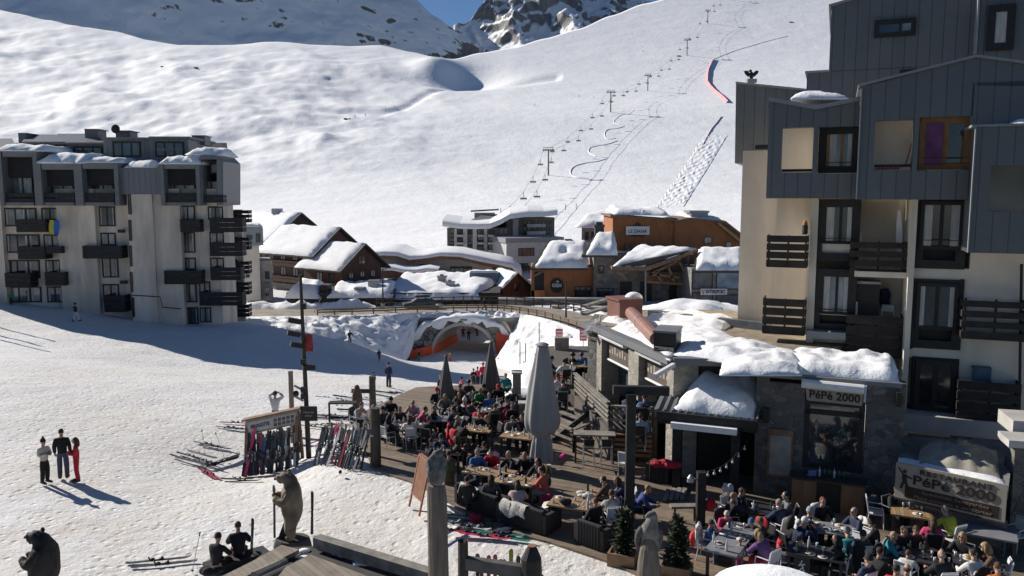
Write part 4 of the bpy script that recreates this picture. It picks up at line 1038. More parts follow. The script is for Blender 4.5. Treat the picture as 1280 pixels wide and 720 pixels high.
def right_building():
    r = thing('apartment_building', 'cream apartment building with dark zinc cladding and black balconies at the right edge', 'building', at(1130, 500, 29))
    A = PL(1045, 30.6, RANG); Bp = PL(1170, 28, RANG); U2 = PL(1145, 28.2, RANG); U3 = PL(1245, 26.2, RANG); U1 = PL(1018, 30.4, RANG); E = PL(950, 34.0, RANG); T = PL(1130, 33.5, RANG); U1.ref = 1018; U2.ref = 1145; U3.ref = 1260; T.ref = 1130; TL = PL(960, 37, RANG)
    # --- masonry
    mb = MB(); E.box(mb, 925, 188, 985, 420, 0, -6); mb.build('end_wall', CREAM, r)
    mb = MB(); A.box(mb, 968, 246, 1019, 440, -1.5, -2.0); mb.build('loggia_wall', CREAM, r)
    mb = MB(); A.box(mb, 1010, 246, 1019, 470, .55, -1.5); mb.build('pier', CREAM, r)
    for bb in ((1019,290,1076,322,.3),(1015,376,1072,394,.3),(1012,405,1070,470,.25)): mb = MB(); A.box(mb, *bb, -1.5); mb.build('wall', CREAM, r)
    mb = MB(); A.box(mb, 1060, 244, 1145, 470, -1.0, -1.5); mb.build('loggia_wall', CREAM, r)
    mb = MB(); A.box(mb, 1068, 340, 1140, 347, 1.1, -1.0); mb.build('loggia_floor', CREAM, r)
    mb = MB(); Bp.box(mb, 1132, 244, 1139, 560, .3, -2.4); mb.build('pier', CREAM, r)
    holed(Bp, r, 'wall', CREAM, 1139, 244, 1300, 545, [(1143,249,1208,336),(1137+2,349,1203,436),(1139,447,1197,516)], 0, -1.6)
    mb = MB(); Bp.box(mb, 1100, 530, 1300, 640, -.1, -1.6); mb.build('basement_wall', STONE, r)
    mb = MB(); A.box(mb, 978, 150, 1140, 480, -2.02, -8); mb.build('core', CREAM, r)
    mb = MB(); Bp.box(mb, 1132, 140, 1300, 560, -2.6, -8); mb.build('core', CREAM, r)
    # --- cladding, opening by opening
    holed(U1, r, 'cladding', CLAD, 959.5, 134, 1074, 248, [(977,159,1016,215),(1022,159,1074,217)], .9, .55, [(962,123),(1020,133),(1074,121.5),(1074,134.5),(960,134.5)])
    mb = MB(); U1.poly(mb, [(961,121.5),(1020,131.5),(1020,136.5),(961,126)], 1.02, -3); U1.poly(mb, [(1020,131.5),(1078,120),(1078,125),(1020,136.5)], 1.02, -3); mb.build('roof_flashing', FLASH, r)
    holed(U2, r, 'cladding', CLAD, 1074, 107, 1214, 249.5, [(1093,149,1141,213),(1148,147,1214,213)], .9, .5, [(1075,106),(1221,70),(1221,107.2),(1074,107.2)])
    mb = MB(); U2.box(mb, 1214, 107, 1300, 165, .9, .5); U2.poly(mb, [(1221,70),(1300,80),(1300,107.5),(1221,107.5)], .9, .5); U2.box(mb, 1214, 165, 1222, 249.5, .9, .5); mb.build('cladding', CLAD, r)
    mb = MB(); U2.poly(mb, [(1073,105),(1221,68),(1221,71),(1073,108)], 1.05, -2.5); U2.poly(mb, [(1221,68),(1300,78.5),(1300,81.5),(1221,71)], 1.05, -2.5); U2.box(mb, 1073.3, 107, 1075, 249, .96, .8); mb.build('roof_flashing', FLASH, r)
    holed(U3, r, 'cladding', CLAD, 1216, 157, 1310, 317, [(1237,207,1310,265)], .9, .5)
    mb = MB(); U3.box(mb, 1215, 154.5, 1310, 157.5, 1.0, -2); U3.box(mb, 1214.6, 156, 1216.2, 317, .96, .8); mb.build('roof_flashing', FLASH, r)
    mb = MB(); U3.box(mb, 1216, 157, 1217.5, 317, .5, -2.5); mb.build('cladding', CLAD, r)
    mb = MB(); U3.box(mb, 1210, 312, 1310, 317, .45, -2.2); mb.build('soffit', CREAM, r)
    mb = MB(); U1.box(mb, 960, 243, 1074, 248, .5, -2.0); U2.box(mb, 1074, 245, 1214, 249.5, .5, -2.4); mb.build('soffit', CREAM, r)
    # loggias behind the openings: cream back and side walls
    for pl, x0, y0, x1, y1, dep in ((U1,968,150,1021,222,-.9),(U2,1084,140,1146,222,-1.0),(U3,1228,198,1310,275,-1.0)):
        mb = MB(); pl.box(mb, x0-6, y0-8, x1+14, y1+8, dep, dep-.2); mb.build('loggia_wall', CREAM, r)
        mb = MB(); pl.box(mb, x1+1, y0-6, x1+3, y1+6, .5, dep); mb.build('loggia_side', CREAM, r)
    for pl, x0, x1, y in ((U1,977,1016,211),(U2,1093,1141,205)):
        mb = MB(); pl.box(mb, x0, y, x1, y+3.5, .7, .62); mb.build('loggia_rail', FRAMED, r)
    # wooden windows in the cladding
    window(U1, r, 1023, 160, 1074, 216.5, .45, .3, FRAMED, FRAMED, 0, .25, 'window_recess')
    window(U1, r, 1033, 162, 1072, 214, .42, .12, WOODF, GLASSB, 1, .11, curtain=.75)
    window(U2, r, 1149, 148, 1213, 212.5, .6, .18, WOODF, Mglass('dark_window_glass', (.018,.018,.02)), 1, .2)
    mb = MB(); U2.box(mb, 1157, 154, 1178, 207, .68, .62); mb.build('curtain', PURP, r)
    for pl, x0, x1, ys, f in ((U1,1026,1072,(203,208),.62),(U2,1152,1212,(197,204),.86)):
        for y in ys:
            mb = MB(); pl.box(mb, x0, y, x1, y+.9, f+.1, f+.06); mb.build('guard_bar', FRAMED, r)
    # upper blocks set back
    holed(T, r, 'cladding', CLAD, 1008, 84, 1222, 140, [], 0, -6)
    mb = MB(); T.box(mb, 1038, 5, 1222, 85, 0, -6); T.poly(mb, [(1038,6),(1066,-2),(1130,-22),(1222,-30),(1222,20),(1040,20)], .012, -5.9); mb.build('cladding', CLAD, r)
    mb = MB(); T.box(mb, 1224, -30, 1320, 90, .5, -6); mb.build('cladding', CLAD, r)
    mb = MB(); T.box(mb, 1221.4, -30, 1224, 72, .6, -.1); T.poly(mb, [(1036,5.5),(1066,-3.5),(1066,-1),(1036,8)], .2, -6.1); T.box(mb, 1006.5, 82, 1038, 84.5, .12, -6.1); mb.build('roof_flashing', FLASH, r)
    window(T, r, 1093, 23, 1145, 45, .08, .15, FRAMED, GLASS, 0, .18); window(T, r, 1124, 26, 1142, 42, .12, .1, FRAMED, GLASSB, 0, .1)
    window(T, r, 1233, 15, 1268, 70, .6, .2, FRAMED, GLASS, 0, .28, curtain=.99)
    mb = MB(); T.box(mb, 1125, 87, 1145, 93, .05, -.1); mb.build('vent', FRAMED, r)
    mb = MB(); TL.poly(mb, [(920,104),(1010,113),(1010,204),(918.5,204)], 0, -5); mb.build('cladding', CLAD, r)
    mb = MB(); TL.poly(mb, [(919.5,102),(1010,111),(1010,113.5),(919.5,104.5)], .12, -5.1); mb.build('roof_flashing', FLASH, r)
    mb = MB(); E.box(mb, 944, 181, 960, 186, .6, .2); mb.build('vent', FRAMED, r)
    # --- tall windows of the bays
    DG = Mglass('dark_window_glass', (.018,.018,.02))
    window(A, r, 1018, 249, 1075, 326, .35, .3, FRAMED, FRAMED, 0, .3, 'window_surround'); window(A, r, 1029, 251, 1073, 305, .34, .12, FRAMED, GLASS, 1, .11, curtain=.7)
    window(A, r, 1015, 336, 1070, 414, .35, .3, FRAMED, FRAMED, 0, .3, 'window_surround'); window(A, r, 1026, 339, 1066, 393, .34, .12, FRAMED, GLASSB, 1, .1, curtain=.6)
    window(Bp, r, 1143, 249, 1208, 336, .02, .3, FRAMED, FRAMED, 0, .3, 'window_surround'); window(Bp, r, 1150, 252, 1204, 312, .1, .12, FRAMED, DG, 1, .12, curtain=.6)
    window(Bp, r, 1138, 349, 1203, 436, .02, .3, FRAMED, FRAMED, 0, .3, 'window_surround'); window(Bp, r, 1145, 354, 1197, 412, .1, .12, FRAMED, GLASS, 1, .12, curtain=.35)
    window(Bp, r, 1139, 447, 1197, 516, .02, .3, FRAMED, FRAMED, 0, .2, 'window_surround'); window(Bp, r, 1143, 450, 1194, 514, .1, .12, FRAMED, DG, 1, .16, curtain=.0)
    for pl, x0, x1, ys in ((A,1022,1074,(298,303)),(Bp,1148,1206,(300,308)),(A,1020,1068,(387,391))):
        for y in ys:
            mb = MB(); pl.box(mb, x0, y, x1, y+.9, .45, .41); mb.build('guard_bar', FRAMED, r)
    # --- balconies
    bw = M('weathered_balcony_boards', (.028,.022,.018), .75, .5, 3, .3, 20)
    balcony(A, r, 958, 293, 1010, 334, .9, bw, 4, back=0); balcony(A, r, 953, 372, 1007, 418, 1.0, bw, 4)
    balcony(A, r, 1062, 300, 1132, 345, 1.0, bw, 4, tiltgap=.5); balcony(A, r, 1057, 393, 1129, 446, 1.0, bw, 4)
    balcony(Bp, r, 1202, 373, 1285, 425, .9, bw, 4, tiltgap=.6); balcony(Bp, r, 1196, 476, 1276, 530, .8, bw, 4)
    # --- snow and things on the building
    p = [U1.P(988,124,0), U1.P(1060,124,0)]; d = -U1.n*2.4; snow_slab('roof_snow', (p[0],p[1],p[1]+d,p[0]+d), .42, SNOW, r, 14, 8, 91, .7)
    p = [U3.P(1262,157,.6), U3.P(1310,157,.6)]; snow_slab('roof_snow', (p[0],p[1],p[1]+d,p[0]+d), .3, SNOW, r, 10, 6, 92, .5)
    # grey roller box above the snow and a vertical rain pipe
    mb = MB(); A.box(mb, 1008, 415, 1057, 424, 1.0, .3); mb.build('awning_box', FLASH, r)
    mb = MB(); mb.tube([Bp.P(1277,330,.2), Bp.P(1274,520,.2)], .045); mb.build('rain_pipe', FRAMED, r)
    return r, A, Bp, U2
RB, RA, RBp, RU2 = right_building()
def right_extras():
    # white ironing board leaning in the loggia, rack, cupboard, blue box, pink airer
    mb = MB(); vs = [RA.P(1124+3.9*math.cos(t)*(1 if math.sin(t) > -.6 else .8), 293+31*math.sin(t)*-1, .2) for t in np.linspace(0, 2*math.pi, 25)[:-1]]; mb.prism(vs, [v-RA.n*.06 for v in vs]); tag(mb.build('board', WHITEM), 'white rounded board leaning upright on a balcony', 'board')
    o = thing('cupboard', 'black cupboard standing on the lower balcony with snow on top', 'cupboard', RA.P(1083,410,.2))
    mb = MB(); RA.box(mb, 1068, 355, 1099, 396, .2, -.6); mb.build('body', FRAMED, o); mb = MB(); RA.box(mb, 1066, 352, 1101, 355, .25, -.6); mb.build('top', M('cupboard_top', (.3,.29,.28)), o)
    mb = MB(); mb.tube([RA.P(1102,394,-.3), RA.P(1103,381,-.5), RA.P(1116,382,-.5), RA.P(1118,394,-.3)], .025); mb.beam(RA.P(1103,385,-.45), RA.P(1117,386,-.45), .03, .25); tag(mb.build('folding_chair', WHITEM), 'pale folding chair on the lower balcony beside the black cupboard', 'chair')
    mb = MB(); RBp.box(mb, 1217, 461, 1239, 478, .3, -.0); RBp.box(mb, 1216, 459.5, 1240, 461.5, .33, -.02); tag(mb.build('storage_box', M('blue_plastic', (.04,.10,.15), .5)), 'blue storage box showing above the lowest right balcony rail', 'box')
    mb = MB(); 
    for k in range(6): mb.tube([RU2.P(1096+k*5,211,.3), RU2.P(1103+k*5,207,.1)], .025)
    mb.tube([RU2.P(1094,211,.3), RU2.P(1124,211,.3)], .03); mb.tube([RU2.P(1101,207,.1), RU2.P(1138,206,.1)], .03); tag(mb.build('clothes_airer', M('pink_plastic', (.5,.08,.16), .6)), 'pink clothes airer behind the opening in the zinc wall', 'clothes airer')
    mb = MB(); mb.beam(RU2.P(1132,206,.2), RU2.P(1140,178,.2), .04); tag(mb.build('broom', M('red_handle', (.35,.06,.05))), 'thin red broom handle leaning in the zinc wall opening', 'broom')
    o = thing('lantern', 'small orange lantern on the rail of the upper left balcony', 'lantern', RA.P(1006,293,.7))
    mb = MB(); mb.lathe([(.09,0),(.11,.05),(.11,.35),(.06,.42)], RA.P(1006,293,.7), 8); mb.build('glass', FRAMED, o); mb = MB(); mb.lathe([(.1,.35),(.08,.48),(.02,.55)], RA.P(1006,293,.7), 8); mb.build('cap', M('lantern_orange', (.5,.15,.04)), o)
    # carved eagle on the roof edge
    p = at(939, 103, 36.5); o = thing('eagle_statue', 'small dark eagle statue with raised wings on the zinc roof edge', 'statue', p)
    mb = MB(); mb.box(p+Vector((0,0,.06)), (.42,.3,.16)); mb.build('plinth', FLASH, o)
    mb = MB(); mb.ball(p+Vector((0,0,.3)), (.1,.08,.18), 8, 6); mb.ball(p+Vector((-.05,-.02,.5)), (.065,.06,.065), 8, 6); mb.tube([p+Vector((-.1,-.02,.5)), p+Vector((-.17,-.02,.46))], [.04,.005]); mb.build('body', FRAMED, o)
    for s in (-1, 1):
        mb = MB(); vs = [p+Vector((s*.04,0,.38)), p+Vector((s*.2,0,.52)), p+Vector((s*.33,0,.5)), p+Vector((s*.28,0,.38)), p+Vector((s*.13,0,.24))]; mb.prism(vs, [v+Vector((0,.06,0)) for v in vs]); mb.build('wing', FRAMED, o)
right_extras()
# ================================================================ RESTAURANT: stone pavilion, porch and PePe block
RSTONE = Mstone('restaurant_stone', [(.12,.115,.105),(.21,.20,.18),(.085,.083,.078),(.16,.15,.135)], 2.9, (.13,.125,.115))
PSTONE = Mstone('pillar_stone', [(.33,.30,.25),(.42,.38,.31),(.25,.23,.2),(.36,.32,.26)], 3.2, (.3,.27,.22), bmp=.35)
ROOFZ = M('zinc_roof', (.17,.175,.18), .5, .15, 1, .1)
CREAMS = M('sign_cream', (.32,.285,.23), .7, .08, 3, 0)
BROWNL = M('brown_lettering', (.035,.02,.014), .7, 0, 1, 0)
AWN = M('white_awning', (.74,.73,.71), .7, .08, 3, .1)
GRAVEL = M('roof_gravel', (.26,.215,.155), .95, .3, 2, .8, 40)
RUST = M('rust_brown_paint', (.17,.075,.055), .6, .15, 2, .15)
RZ = 4.4
def flat(name, pts, z0, z1, mat, root):
    mb = MB(); A = [Vector((p[0],p[1],z1)) for p in pts]; mb.prism(A, [Vector((p[0],p[1],z0)) for p in pts]); return mb.build(name, mat, root)
PA, PB = Vector((4.0,34.3,0)), Vector((5.95,27.3,0))
def pavilion():
    r = thing('restaurant_pavilion', 'stone restaurant pavilion with pale stone piers and a snowy flat roof', 'restaurant', (5, 31, 1.3))
    fx = (PB-PA).normalized(); nx = Vector((fx.y, -fx.x, 0)); 
    if nx.x > 0: nx = -nx
    Lf = (PB-PA).length
    def F(s, o, z): return PA+fx*s+nx*o+Vector((0,0,z))
    def bx(mb, s0, s1, o0, o1, z0, z1): return mb.hexa([F(s0,o1,z0),F(s1,o1,z0),F(s1,o0,z0),F(s0,o0,z0),F(s0,o1,z1),F(s1,o1,z1),F(s1,o0,z1),F(s0,o0,z1)])
    # left end wall, turned to the piste
    a = at(735, 400, 35.2); b = PA; mb = MB()
    mb.hexa([(a.x,a.y,-2),(b.x,b.y,-2),(b.x+1.5,b.y+3,-2),(a.x+.6,a.y+3,-2),(a.x,a.y,RZ-.05),(b.x,b.y,RZ-.05),(b.x+1.5,b.y+3,RZ-.05),(a.x+.6,a.y+3,RZ-.05)]); mb.build('end_wall', RSTONE, r)
    # piers and dark glazed bays
    for s, w in ((.05,.55),(3.4,.95),(6.75,.5)):
        mb = MB(); bx(mb, s, s+w, .35, -.6, -.5, RZ-.1); mb.build('pier', PSTONE, r)
    for s0, s1 in ((.6,3.4),(4.35,6.75)):
        mb = MB(); bx(mb, s0, s1, -.5, -.7, -.5, RZ-.1); bw = mb.build('dark_bay', FRAMED, r)
        for k in range(2):
            a0 = s0+.12+k*(s1-s0)/2; mb = MB(); bx(mb, a0, a0+(s1-s0)/2-.25, -.42, -.5, 1.6, 3.1); mb.build('pane', GLASS, bw)
        mb = MB(); bx(mb, s0, s1, .0, -.5, 3.1, RZ-.1); mb.build('lintel', FRAMED, r)
        q = MB(); bx(q, s0+.1, s1-.5, .1, .02, 3.15, 3.85); sg = q.build('sign_panel', M('sign_brown', (.10,.075,.062), .7, .15, 2, 0), r)
        mb = MB()
        for k in range(7): 
            s = s0+.3+k*.26; bx(mb, s, s+.15, .115, .1, 3.4, 3.4+.14+.1*(k % 3)); 
        mb.build('faded_lettering', CREAMS, sg)
        mb = MB(); mb.tube([F(s0-.1,.35,RZ-.3), F(s1-.3,.35,RZ-.3)], .13, 8); mb.build('awning_roll', AWN, r)
        mb = MB(); mb.tube([F(s0+.1,.12,3.1), F(s1-.2,.12,3.1)], .05, 6); mb.build('rail', AWN, r)
    # cornice of the flat roof
    roof = [(a.x-.15,a.y-.1),(4.0-.35,34.3-.1),(PB.x-.4,PB.y-.15),(8.0,27.0),(9.8,27.4),(13,30.2),(11.6,36.8),(10.8,39.3),(5.6,39.3),(4.4,37.5)]
    flat('roof_slab', roof, RZ-.12, RZ, GRAVEL, r)
    mb = MB()
    for (p, q) in zip(roof[:3], roof[1:4]): mb.beam((p[0],p[1],RZ-.05), (q[0],q[1],RZ-.05), .42, .26)
    mb.build('roof_edge', ROOFZ, r)
    # body below the roof so nothing shows through
    flat('body', [(4.4,37),(4.75,34.2),(6.6,27.6),(9.6,27.9),(12,30),(10.4,39),(5.8,39)], -1, RZ-.13, FRAMED, r)
    Z = lambda x, y, dz=.0: atz(x, y, RZ+.01+dz)
    for k, (qd, t, ex) in enumerate((( ((772,413),(838,452),(856,426),(800,402)), .16, 2),( ((752,402),(775,406),(800,396),(770,390)), .25, 3),( ((795,403),(905,413),(925,402),(830,391)), .34, 4),( ((842,445),(960,462),(978,436),(852,418)), .32, 6),( ((842,425),(935,433),(895,410),(800,402)), .22, 7),( ((900,470),(1003,470),(1000,440),(905,436)), .28, 8),( ((762,412),(800,430),(812,405),(785,400)), .16, 9))):
        snow_slab('roof_snow', [Z(*p) for p in qd], t, SNOW, r, 26, 18, 100+ex, .8, .9)
    # gutter parapet at the back, snow heap beyond it
    mb = MB(); p0, p1 = Z(812,396), Z(960,413); mb.beam(p0+Vector((0,0,.12)), p1+Vector((0,0,.12)), .35, .4); mb.build('back_parapet', M('dark_zinc', (.11,.12,.13), .5), r)
    mb = MB(); p0, p1 = at(730,383,40), at(757,375,42); mb.beam(p0, p1, .3, .12); mb.beam(p0-Vector((0,0,.4)), p1-Vector((0,0,.4)), .3, .12); mb.build('roof_beam', GWOOD, r)
    # floodlights on the corner
    for px, py in ((738,412),(749,402),(744,407)):
        p = at(px, py, 34.4); mb = MB(); mb.tube([p, p+Vector((-.25,-.2,-.12))], [.09,.13], 8); mb.box(p+Vector((.05,.05,.12)), (.08,.08,.3)); mb.build('floodlight', WHITEM, r)
    # entrance board on the end wall
    pe = PL(745, 34.8, 35); sg = thing('sign_board', 'cream board reading Entrée on the stone end wall beside the upper terrace', 'sign', pe.P(745,425,.4))
    return r
PAV = pavilion()
def roof_things():
    bx = PL(788, 35.6, -18); o = thing('vent_box', 'rust brown metal vent box with a snow cap on the restaurant roof', 'vent box', bx.P(788,397))
    mb = MB(); bx.box(mb, 774.5, 376, 803, 398.5, 0, -1.3); mb.build('box', RUST, o); mb = MB(); bx.box(mb, 773.5, 374, 804, 376.5, .06, -1.36); mb.build('lid', RUST, o)
    p = bx.P(792,375,-.7); mb = MB(); mb.ball(p+Vector((0,0,.08)), (.42,.36,.3), 12, 8); mb.build('snow_cap', SNOW, o, smooth=True)
    d0, d1 = at(789,391,34.9), at(821,424,29.2); o = thing('duct', 'fat rust brown duct sloping from the vent box to the black box', 'duct', d1)
    mb = MB(); mb.tube([d0, d1], .27, 14); mb.build('pipe', M('duct_brown', (.25,.125,.095), .5, .12, 2, .1), o, smooth=False)
    m = d0.lerp(d1, .4); dd = (d1-d0).normalized(); mb = MB(); mb.tube([m-dd*.05, m+dd*.05], .285, 14); mb.build('clamp', STEEL, o)
    bk = PL(836, 28.2, 20); o = thing('black_vent_box', 'black vent box on the restaurant roof above the entrance board', 'vent box', bk.P(836,436))
    mb = MB(); bk.box(mb, 817, 416, 845, 446, 0, -1.3); mb.build('box', M('black_sheet', (.02,.019,.018), .5, .2, 2, .1), o)
    mb = MB(); bk.box(mb, 816, 414, 846, 416.5, .05, -1.4); mb.build('lid', ROOFZ, o)
    p = bk.P(845,414,-.9); mb = MB(); mb.ball(p, (.22,.2,.1), 10, 6); mb.build('snow_cap', SNOW, o, smooth=True)
    sg = thing('sign_board', 'cream board reading Entrée hung below the black vent box', 'sign', bk.P(829,447,.1))
    mb = MB(); bk.box(mb, 817.5, 434, 842, 447.5, .1, .03); mb.build('board', CREAMS, sg)
    text_on('Entrée', bk.P(829.5,440,.115), bk.e, .34, BROWNL, sg, width=.6, bold=.004); mb = MB(); bk.box(mb, 820, 444.5, 839, 445.5, .112, .1); mb.build('rule', BROWNL, sg)
    a = at(735,400,35.2); e = (PA-a); e.z = 0; e.normalize(); n = Vector((e.y,-e.x,0)); c = a.lerp(PA,.42)+n*.06; c.z = 10-(420-245)*.0348
    sg = bpy.data.objects['sign_board.001'] if False else [o for o in bpy.data.objects if o.get('label','').startswith('cream board reading Entrée on')][0]
    mb = MB(); mb.beam(c-e*.42, c+e*.42, .04, .42); mb.build('board', CREAMS, sg)
    text_on('Entrée', c+n*.035+Vector((0,0,.03)), e, .34, BROWNL, sg, width=.6, bold=.004)
    mb = MB(); mb.beam(c-e*.32+n*.03-Vector((0,0,.15)), c+e*.32+n*.03-Vector((0,0,.15)), .02, .03); mb.build('rule', BROWNL, sg)
    # heaped snow behind the pavilion
    snow_slab('snow_heap', [at(790,398,47), at(935,404,47), at(940,391,60), at(800,389,60)], .9, SNOW, None, 24, 12, 131, 2.5)
roof_things()
h = [o for o in bpy.data.objects if o.name.startswith('snow_heap')]
for o in h: tag(o, 'long snow heap behind the restaurant roof', 'snow bank', kind='structure')
def porch():
    pf = PL(885, 25.9, RANG); r = thing('porch', 'dark timber porch with a ribbed metal roof under a big snow mass', 'porch', (6.2, 26, 0))
    ev0, ev1 = pf.P(822,516), pf.P(946,530); zE = 2.78; ev0.z = ev1.z = zE; up = -pf.n*3.9+Vector((0,0,.95))
    t0, t1 = ev0+up, ev1+up
    z = Vector((0,0,-.14)); mb = MB(); mb.hexa([ev0+z,ev1+z,t1+z,t0+z,ev0,ev1,t1,t0]); mb.build('roof', ROOFZ, r)
    for k in range(14):
        f = k/13; mb = MB(); mb.beam(ev0.lerp(ev1,f)+Vector((0,0,.03)), t0.lerp(t1,f)+Vector((0,0,.03)), .06, .07); mb.build('roof_rib', ROOFZ, r)
    mb = MB(); mb.beam(ev0+pf.n*.08-Vector((0,0,.12)), ev1+pf.n*.08-Vector((0,0,.12)), .16, .26); mb.build('gutter', BLACKW, r)
    mb = MB(); mb.beam(ev0-Vector((0,0,.1))-pf.e*.06, t0-Vector((0,0,.1))-pf.e*.06, .1, .3); mb.build('barge_board', ROOFZ, r)
    a = ev0.lerp(ev1,.16)+up*.03; b = ev0.lerp(ev1,.97)+up*.0; c = ev0.lerp(ev1,1.0)+up*1.15; d = ev0.lerp(ev1,.42)+up*1.05
    snow_slab('roof_snow', [a,b,c,d], .56, SNOW, r, 26, 20, 141, .55, .9)
    for px in (846, 918):
        p = pf.P(px, 600, -.25); mb = MB(); mb.box((p.x,p.y,1.3), (.28,.28,2.7), -R(RANG)); mb.build('post', BLACKW, r)
    p = pf.P(846,600,-3.4); mb = MB(); mb.box((p.x,p.y,1.3), (.28,.28,2.7), -R(RANG)); mb.build('post', BLACKW, r)
    mb = MB(); mb.beam(ev0-Vector((0,0,.32))-pf.n*.25, ev1-Vector((0,0,.32))-pf.n*.25, .22, .3); mb.build('beam', BLACKW, r)
    # rolled awning
    q0, q1 = pf.P(839,536,.25), pf.P(921,547,.25); q0.z = q1.z = 2.42; mb = MB(); mb.beam(q0, q1, .3, .2); mb.build('awning_roll', AWN, r)
    # back wall with a pale cream panel and dark doors
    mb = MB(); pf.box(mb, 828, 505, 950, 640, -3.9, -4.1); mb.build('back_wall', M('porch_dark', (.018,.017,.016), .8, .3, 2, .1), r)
    mb = MB(); pf.box(mb, 858, 541, 870, 572, -3.8, -3.9); mb.build('pale_panel', CREAMS, r)
    for x in (876,890,905):
        mb = MB(); pf.box(mb, x, 545, x+11, 600, -3.8, -3.88); mb.build('door_pane', GLASS, r)
    # stone base wall and zinc coping behind the porch roof
    pw = PL(850, 29.6, 15); mb = MB(); pw.box(mb, 836, 451, 893, 482, 0, -2); mb.build('upper_wall', RSTONE, r)
    mb = MB(); pw.box(mb, 834, 448.5, 895, 452, .12, -2.1); mb.build('upper_coping', ROOFZ, r)
    mb = MB(); mb.beam(atz(818,470,RZ+.35), atz(842,456,RZ+.45), .12, .12); mb.build('brace', AWN, r)
porch()
def pepe_block():
    pf = PL(1040, 25.2, RANG); r = thing('stone_bar', 'stone bar building with a PéPé 2000 board above its dark window', 'restaurant', pf.P(1040, 645))
    zt = 10-(480-245)*.0252
    holed(pf, r, 'wall', RSTONE, 946, 478, 1128, 660, [(1003,478,1080,588)], 0, -.5)
    mb = MB(); q0, q1 = pf.P(946,479,0), pf.P(1128,479,0); d = -pf.n*3.6
    q0.z = q1.z = zt; z = Vector((0,0,.14)); mb.hexa([q0-pf.e*.05+pf.n*.06,q1+pf.n*.06,q1+d,q0+d]+[v+z for v in (q0-pf.e*.05+pf.n*.06,q1+pf.n*.06,q1+d,q0+d)]); mb.build('roof_edge', ROOFZ, r)
    mb = MB(); q2 = q0-pf.e*.0; mb.hexa([Vector((v.x,v.y,-.2)) for v in (q0-pf.n*.01,q0+pf.e*.4-pf.n*.01,q0+pf.e*.4+d,q0+d)]+[Vector((v.x,v.y,zt-.002)) for v in (q0-pf.n*.01,q0+pf.e*.4-pf.n*.01,q0+pf.e*.4+d,q0+d)]); mb.build('side_wall', RSTONE, r)
    mb = MB(); a, b = q1-pf.e*.4-pf.n*.01, q1-pf.n*.01; mb.hexa([Vector((v.x,v.y,-.2)) for v in (a,b,b+d,a+d)]+[Vector((v.x,v.y,zt-.002)) for v in (a,b,b+d,a+d)]); mb.build('side_wall', RSTONE, r)
    s0 = q0.lerp(q1,.12)+z+d*.04; s1 = q0.lerp(q1,.985)+z+d*.02
    snow_slab('roof_snow', [s0, s1, q1+d+z, q0.lerp(q1,.22)+d+z], .33, SNOW, r, 30, 16, 151, .3, 1.0)
    # window, reflections are what the glass gives
    window(pf, r, 1004, 500, 1080, 588, -.05, .25, FRAMED, Mglass('bar_glass', (.05,.055,.06), .04), 0, .18, trans=False)
    mb = MB(); pf.box(mb, 1006, 514, 1079, 520, .0, -.1); mb.build('transom', FRAMED, r)
    mb = MB(); pf.box(mb, 1003, 478, 1080, 500, -.1, -.4); mb.build('head_panel', FRAMED, r)
    for dd in (): pass
    # board, awning roll
    sg = thing('sign_board', 'small cream board reading PéPé 2000 above the bar window', 'sign', pf.P(1042,503,.15))
    mb = MB(); A = [pf.P(x,y,.12) for x,y in ((1007,481),(1079,489),(1078,506),(1077,507.5),(1010,500.5),(1008,498))]; mb.prism(A, [p-pf.n*.1 for p in A]); mb.build('board', CREAMS, sg)
    up = Vector((0,0,1)); ee = (pf.P(1078,498,.13)-pf.P(1008,490.5,.13)).normalized()
    text_on('PéPé 2000', pf.P(1043,496,.135), ee, .36, BROWNL, sg, width=1.5, bold=.006)
    mb = MB()
    for k in range(8): a = pf.P(1014+k*7.6, 484.5+k*.85, .125); mb.beam(a, a+ee*.12, .01, .03)
    mb.build('small_lettering', BROWNL, sg)
    mb = MB(); mb.tube([pf.P(1002,479,.28), pf.P(1080,487,.28)], .15, 10); mb.build('awning_roll', AWN, r)
    # bar counter
    pc = PL(1036, 24.3, RANG); c = thing('bar_counter', 'wooden bar counter with a dark centre below the bar window', 'counter', pc.P(1036,645))
    zc = 1.15
    def cb(x0, x1, f, b, z0, z1, nm, mat):
        A = pc.P(x0,600,f); B = pc.P(x1,600,f); dv = pc.n*(b-f); mb = MB()
        mb.hexa([Vector((v.x,v.y,z0)) for v in (A,B,B+dv,A+dv)]+[Vector((v.x,v.y,z1)) for v in (A,B,B+dv,A+dv)]); return mb.build(nm, mat, c)
    cw = M('counter_wood', (.20,.12,.06), .7, .25, 3, .2, 20, stretch=(1,1,.2))
    cb(990,1021,0,-.5,0,zc-.06,'panel',cw); cb(1021,1052,-.06,-.5,0,zc-.06,'dark_panel',FRAMED); cb(1052,1082,0,-.5,0,zc-.06,'panel',cw); cb(986,1086,.08,-.6,zc-.06,zc,'top',DWOOD)
    # menu case on the wall
    mc = thing('menu_case', 'tall pale menu case in a brown frame on the stone wall', 'menu case', pf.P(975,597,.1))
    mb = MB(); pf.box(mb, 959, 537, 991, 597, .08, .0); mb.build('frame', BWOOD, mc); mb = MB(); pf.box(mb, 962, 545, 988.5, 594, .1, .08); mb.build('sheet', M('menu_sheet', (.27,.25,.22), .6), mc)
    for px,py in ((957,520),(1124,500)):
        o = thing('wall_speaker', 'small black speaker fixed to the stone bar wall '+('near the porch' if px < 1000 else 'at its right end'), 'speaker', pf.P(px,py,.2)); mb = MB(); pf.box(mb, px-3.5, py-9, px+3.5, py+9, .3, .06); mb.build('box', FRAMED, o); mb = MB(); pf.box(mb, px-1, py-2, px+1, py+2, .06, 0); mb.build('bracket', STEEL, o)
